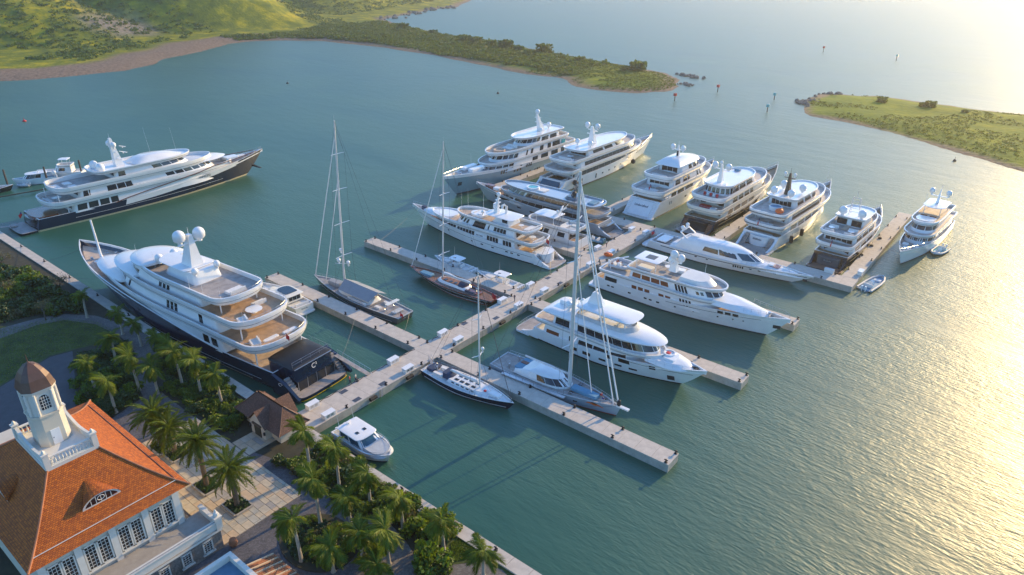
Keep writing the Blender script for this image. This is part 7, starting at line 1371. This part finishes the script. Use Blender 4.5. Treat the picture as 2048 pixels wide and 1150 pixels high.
def bed_box(x, y, w, d):
    t = thing('planter', 'low stone edged planter round the foot of a date palm in the flagstone plaza', 'planter', (x, y, QZ), 0, 'plaza planters')
    for cx, cy_, sx, sy in ((0, d/2, w, .22), (0, -d/2, w, .22), (w/2, 0, .22, d-.22), (-w/2, 0, .22, d-.22)): mb = MB(); mb.box(cx, cy_, .22, sx, sy, .36); mb.build('planter_kerb', 'flag_d', t)
    mb = MB(); mb.box(0, 0, .16, w-.2, d-.2, .2); mb.build('planter_soil', 'soil', t)
    me = quads_np('ground_cover', leaves_np(np.stack([rs.uniform(-w/2+.2, w/2-.2, 240), rs.uniform(-d/2+.2, d/2-.2, 240), rs.uniform(.3, .6, 240)], -1), .28, .5, 1.2, rs), 'shrub_dark'); mesh_obj_kind('ground_cover', me, 'stuff', t)
LB = ['royal palm beside the quay path', 'royal palm']
left = [((237, 741), (241, 674)), ((193, 787), (190, 725)), ((279, 781), (277, 710)), ((232, 825), (234, 761))]
for b, t in left: royal(b, t, 'royal palm in the dark bed between the path and the tower')
for b, t in [((316, 787), (318, 732)), ((365, 770), (358, 703)), ((403, 790), (394, 718)), ((445, 812), (438, 747)), ((345, 735), (350, 690))]: royal(b, t, 'royal palm with a pale trunk between the curved path and the navy yacht')
for b, t in [((321, 714), (329, 674)), ((283, 692), (278, 644)), ((246, 668), (254, 625)), ((175, 635), (175, 590))]: royal(b, t, 'small royal palm on the quay edge by the curved path', .8)
for b, t, l in [((621, 943), (614, 861), 'tall royal palm standing right beside the gatehouse'), ((680, 982), (671, 893), 'royal palm beside the moored motor boat with the blue windscreen'), ((641, 1047), (635, 957), 'royal palm with a bare trunk rising from the cobbled road edge')]: royal(b, t, l)
for b, t in [((741, 1011), (739, 943)), ((703, 1057), (710, 997)), ((806, 1057), (810, 993)), ((778, 1127), (778, 1057)), ((725, 1120), (725, 1065)), ((760, 1160), (762, 1128))]: royal(b, t, 'royal palm with bright fronds in the thick shrub bed beside the stone path')
for b, t, l in [((603, 1123), (600, 1040), 'royal palm with a swollen trunk in the round planted bed'), ((667, 1143), (667, 1093), 'short royal palm at the edge of the round planted bed'), ((887, 1097), (892, 1036), 'royal palm beside the lawn leaning over the quay coping'), ((967, 1152), (967, 1104), 'royal palm between the turning circle and the quay lawn')]: royal(b, t, l)
for b, t, l in [((325, 896), (329, 828), 'date palm at the far end of the plaza beside the cobbled path'), ((352, 910), (364, 858), 'date palm behind the balcony end of the house'), ((415, 974), (407, 885), 'tall date palm in the middle of the plaza row'), ((475, 1013), (466, 938), 'date palm in the square planter on the open flagstones')]:
    datep(b, t, l); x, y, _ = G(*b, QZ); bed_box(x, y, 3.4, 2.6)
# shrubs
def shrub_mesh(k, n, leaf, m, flat=.8, core=.45):
    r = np.random.RandomState(100+k); nb = 7; C = r.normal(size=(nb, 3))*[.45, .45, .22]; C[:, 2] = np.abs(C[:, 2])+.25
    i = r.randint(0, nb, n); v = r.normal(size=(n, 3)); v /= np.linalg.norm(v, axis=1, keepdims=True); P = C[i]+v*(core*r.uniform(.6, 1.05, (n, 1)))*[1, 1, flat]; P[:, 2] = np.maximum(P[:, 2], .03)
    return quads_np('foliage', leaves_np(P, leaf, .4, 1.3, r), m)
SH = {'g': [shrub_mesh(k, 620, .17, 'shrub_leaf') for k in range(3)], 'd': [shrub_mesh(10+k, 620, .18, 'shrub_dark') for k in range(3)], 'o': [shrub_mesh(20+k, 480, .16, 'shrub_olive') for k in range(2)]}
mb = MB(); mb.tube([(0, 0, 0), (.03, .02, .6)], .05, 6, .02); t_ = mb.build('stem', 'bark'); STEM = t_.data; bpy.data.objects.remove(t_)
def shrub(x, y, r_, kind='g', hk=1.0, label='leafy green shrub in the planted beds', z=QZ):
    t = thing('shrub', label, 'shrub', (x, y, z), rs.uniform(0, 6), label); t.scale = (r_, r_, r_*hk)
    mesh_obj('foliage', SH[kind][rs.randint(len(SH[kind]))], t); mesh_obj('stem', STEM, t)
def inpoly(px, n, seed):
    P = [G(a, b, QZ)[:2] for a, b in px]; A = np.array(P); r = np.random.RandomState(seed); out = []
    while len(out) < n:
        q = r.uniform(A.min(0), A.max(0), (400, 2)); d = poly_sd(q[:, 0], q[:, 1], P); out += [tuple(v) for v, dd in zip(q, d) if dd > .35]
    return out[:n], r
B1 = [(244, 664), (314, 674), (450, 765), (505, 815), (470, 878), (394, 832), (335, 785), (320, 738), (322, 706), (302, 676)]
B2 = [(150, 705), (240, 692), (266, 708), (268, 740), (266, 770), (280, 795), (205, 848), (165, 800), (152, 760)]
B3 = [(600, 912), (655, 885), (750, 960), (850, 1012), (895, 1045), (920, 1062), (885, 1080), (840, 1075), (800, 1050), (770, 1024), (735, 1030), (692, 1012), (650, 980), (600, 950), (570, 924)]
B4 = [(-20, 505), (0, 525), (80, 565), (165, 618), (215, 640), (190, 628), (128, 624), (70, 632), (-40, 660)]
B6 = [(850, 1135), (890, 1090), (892, 1132), (880, 1190), (862, 1190), (850, 1150)]
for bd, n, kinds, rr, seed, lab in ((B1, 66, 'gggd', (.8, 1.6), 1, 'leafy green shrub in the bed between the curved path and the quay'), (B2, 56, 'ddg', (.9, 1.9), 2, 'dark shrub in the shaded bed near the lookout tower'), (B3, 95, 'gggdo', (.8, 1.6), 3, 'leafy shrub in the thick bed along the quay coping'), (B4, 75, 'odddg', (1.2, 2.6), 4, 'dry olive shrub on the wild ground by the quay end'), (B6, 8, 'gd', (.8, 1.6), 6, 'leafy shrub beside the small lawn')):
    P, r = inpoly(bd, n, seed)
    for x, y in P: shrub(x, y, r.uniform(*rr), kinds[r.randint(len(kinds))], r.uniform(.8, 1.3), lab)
c = G(637, 1084, QZ)
for i in range(16): a = rs.uniform(0, 6.28); q = rs.uniform(0, 1)**.5; shrub(c[0]+4.6*q*cos(a), c[1]+3.4*q*sin(a), rs.uniform(.5, 1.1), 'gdo'[rs.randint(3)], 1, 'low shrub in the round planted bed', QZ+.14)
for px, py, r_, hk, k in ((860, 1138, 2.3, 1.7, 'g'), (845, 1062, 2.0, 1.3, 'g'), (800, 1035, 1.7, 1.2, 'o'), (725, 1100, 1.9, 1.5, 'g'), (690, 965, 1.8, 1.2, 'd'), (560, 930, 1.3, 1.1, 'd')):
    x, y, _ = G(px, py, QZ); shrub(x, y, r_, k, hk, 'large bushy evergreen rising above the quayside shrubs')
x, y, _ = G(443, 822, QZ)
for i in range(6): shrub(x+1.1*i-3, y+.5+.05*i, 1.1, 'g', .9, 'clipped hedge plant in the hedge behind the gatehouse')
# ground cover in the beds
BC = [(560, 1085), (600, 1045), (650, 1035), (700, 1060), (712, 1095), (690, 1125), (640, 1138), (585, 1125)]
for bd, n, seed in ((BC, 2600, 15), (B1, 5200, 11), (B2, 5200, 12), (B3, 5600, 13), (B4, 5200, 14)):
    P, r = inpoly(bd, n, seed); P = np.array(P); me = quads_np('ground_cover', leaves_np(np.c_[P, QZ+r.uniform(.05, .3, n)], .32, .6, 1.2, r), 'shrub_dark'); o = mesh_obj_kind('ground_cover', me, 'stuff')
# lawn blades
for bd, n, seed in ((lawn_px, 9000, 31), ([(896, 1086), (930, 1063), (972, 1089), (1040, 1140), (960, 1118), (898, 1130)], 5000, 32)):
    P, r = inpoly(bd, n, seed); P = np.array(P); me = quads_np('grass', leaves_np(np.c_[P, QZ+.05+r.uniform(0, .08, n)], .16, .1, .5, r), 'shrub_leaf'); mesh_obj_kind('grass', me, 'stuff')
# bare trees by the quay end
def bare_tree(px, py, h_, label):
    x, y, _ = G(px, py, QZ); t = thing('bare_tree', label, 'tree', (x, y, QZ)); mb = MB(); tips = []
    def br(p, d, l, r_, lev):
        q = p+d*l; mb.tube([tuple(p), tuple(p+d*l*.5+rs.normal(size=3)*.05*l), tuple(q)], r_, 5, r_*.6)
        if lev == 0: tips.append(q); return
        for _ in range(3): e = d+rs.normal(size=3)*.45; e[2] = abs(e[2])*.7+.1; e /= np.linalg.norm(e); br(q, e, l*.72, r_*.6, lev-1)
    br(np.zeros(3), np.array([.1, 0, 1.]), h_*.3, .16, 3); mb.build('trunk', 'bark', t)
    T = np.array(tips); C = (T[:, None, :]+rs.normal(size=(len(T), 16, 3))*.38).reshape(-1, 3); mesh_obj('crown', quads_np('crown', leaves_np(C, .22, .2, .6, rs), 'shrub_olive'), t)
bare_tree(92, 640, 5.0, 'sparse twiggy tree beside the curved path'); bare_tree(20, 600, 5.5, 'sparse olive tree at the wild ground edge'); bare_tree(120, 585, 5, 'bushy tree by the quay path near the navy yacht bow')
bare_tree(5, 535, 4.5, 'sparse tree by the end of the quay coping')
# far trees on the spit
def far_tree(px, py, r_, label):
    x, y, _ = G(px, py, 1.5); t = thing('spreading_tree', label, 'tree', (x, y, .8), 0, label); mb = MB(); mb.tube([(0, 0, 0), (.2, .1, r_*.9)], .3, 6, .15); mb.build('trunk', 'bark', t)
    n = 420; v = rs.normal(size=(n, 3)); v /= np.linalg.norm(v, axis=1, keepdims=True); k = rs.uniform(.55, 1.05, (n, 1)); P = v*k*[r_*1.1, r_*1.1, r_*.62]+[0, 0, r_*.72]+.18*r_*np.sin(v*5); mesh_obj('crown', quads_np('crown', leaves_np(P, r_*.32, .4, 1.2, rs), 'far_bush'), t)
for px, py, r_ in ((806, 60, 5.2), (867, 68, 3.4), (930, 83, 4.6), (953, 87, 4.6), (983, 92, 4.0), (1011, 97, 5.4), (1037, 103, 3.8), (1088, 106, 5.6), (1060, 109, 3.2), (1160, 124, 3.4), (1275, 141, 5.0), (1250, 141, 3.0)): far_tree(px, py, r_, 'rounded dark tree standing above the scrub on the sandy spit')
for px, py, r_ in ((1763, 204, 2.6), (1860, 214, 2.8), (1845, 213, 2.0), (1930, 226, 1.8)): far_tree(px, py, r_, 'small wind-shaped tree on the ridge of the green headland')
# ------------------------------------------------------------------ people
def person(loc, rz, pose, shirt, legs, label):
    if pose == 'walk': J = {'pel': (0, 0, .95), 'ch': (.03, 0, 1.35), 'nk': (.03, 0, 1.5), 'hd': (.05, 0, 1.66), 'ls': (.03, .2, 1.42), 'le': (-.08, .25, 1.15), 'lh': (.02, .26, .9), 'rs': (.03, -.2, 1.42), 're': (.05, -.25, 1.14), 'rh': (.22, -.24, .95), 'lk': (.16, .1, .5), 'lf': (.2, .1, .05), 'lt': (.36, .11, .03), 'rk': (-.02, -.1, .5), 'rf': (-.25, -.1, .1), 'rt': (-.12, -.1, .03)}
    else: J = {'pel': (0, 0, .14), 'ch': (.06, 0, .52), 'nk': (.09, 0, .68), 'hd': (.12, 0, .84), 'ls': (.08, .19, .6), 'le': (.2, .24, .36), 'lh': (.4, .18, .36), 'rs': (.08, -.19, .6), 're': (.2, -.24, .36), 'rh': (.42, -.16, .34), 'lk': (.42, .14, .42), 'lf': (.66, .13, .06), 'lt': (.8, .13, .04), 'rk': (.44, -.14, .4), 'rf': (.7, -.12, .06), 'rt': (.84, -.12, .04)}
    E_ = [('pel', 'ch'), ('ch', 'nk'), ('nk', 'hd'), ('ch', 'ls'), ('ls', 'le'), ('le', 'lh'), ('ch', 'rs'), ('rs', 're'), ('re', 'rh'), ('pel', 'lk'), ('lk', 'lf'), ('lf', 'lt'), ('pel', 'rk'), ('rk', 'rf'), ('rf', 'rt')]
    R = {'pel': .15, 'ch': .16, 'nk': .06, 'hd': .11, 'ls': .07, 'rs': .07, 'le': .048, 're': .048, 'lh': .04, 'rh': .04, 'lk': .075, 'rk': .075, 'lf': .05, 'rf': .05, 'lt': .04, 'rt': .04}
    ks = list(J); me = bpy.data.meshes.new('body'); me.from_pydata([J[k] for k in ks], [(ks.index(a), ks.index(b)) for a, b in E_], [])
    o = bpy.data.objects.new('body', me); col.objects.link(o); o.modifiers.new('s', 'SKIN'); 
    for i, k in enumerate(ks): o.data.skin_vertices[0].data[i].radius = (R[k], R[k])
    o.data.skin_vertices[0].data[0].use_root = True; o.modifiers.new('u', 'SUBSURF').levels = 1
    dg = bpy.context.evaluated_depsgraph_get(); m2 = bpy.data.meshes.new_from_object(o.evaluated_get(dg)); bpy.data.objects.remove(o)
    m2.materials.clear()
    for m in ('skin', shirt, legs, 'hair'): m2.materials.append(M[m])
    P = [Vector(J[k]) for k in ks]; zn = J['nk'][2]
    for p in m2.polygons:
        c_ = p.center; k = min(ks, key=lambda q: (Vector(J[q])-c_).length); p.use_smooth = True
        p.material_index = (3 if c_.z > J['hd'][2]+.02 and c_.x < J['hd'][0]+.06 else 0) if k in ('hd',) else (0 if k in ('lh', 'rh', 'nk', 'le', 're') else (2 if k in ('lk', 'rk', 'lf', 'rf', 'lt', 'rt', 'pel') else 1))
    t = thing('person', label, 'person', loc, rz); mesh_obj('body', m2, t); return t
p = Wp(YS, (22.0, .5, 2.12)); person(p, 2.6, 'sit', 'red', 'skin', 'person in a red shirt sitting on the silver sloop foredeck')
p = Wp(YS, (22.8, -.2, 2.12)); person(p, 4.4, 'sit', 'flag_blue', 'cloth_pale', 'person in a dark blue top sitting on the silver sloop foredeck')
x, y, _ = G(1029, 603, PZ); person((min(2, max(-2, x)), y, PZ), 1.6, 'walk', 'cloth_dark', 'cloth_dark', 'person in dark clothes walking along the main pier between service boxes')
x, y, _ = G(1220, 496, PZ); person((-1.2, y, PZ), -1.6, 'walk', 'cloth_pale', 'cloth_dark', 'person in a pale shirt walking on the far part of the main pier')
for px, py, sh, l in ((700, 768, 'red', 'person in a red shirt standing near the navy yacht gangway'), (712, 764, 'cloth_pale', 'person in pale clothes standing near the navy yacht gangway')): x, y, _ = G(px, py, PZ); person((x, y, PZ), rs.uniform(0, 6), 'walk', sh, 'cloth_dark', l)

# ------------------------------------------------------------------ sea haze
mb = MB(); mb.box(0, 3750, 68, 12400, 10900, 146)
hz_m = bpy.data.materials.new('haze'); hz_m.use_nodes = True; nt = hz_m.node_tree; nt.nodes.clear()
pv = nt.nodes.new('ShaderNodeVolumePrincipled'); pv.inputs['Color'].default_value = (1.0, .97, .90, 1); pv.inputs['Density'].default_value = .00020; pv.inputs['Anisotropy'].default_value = .6
ou = nt.nodes.new('ShaderNodeOutputMaterial'); nt.links.new(pv.outputs[0], ou.inputs['Volume'])
hz_o = mb.build('haze', hz_m, kind='stuff')
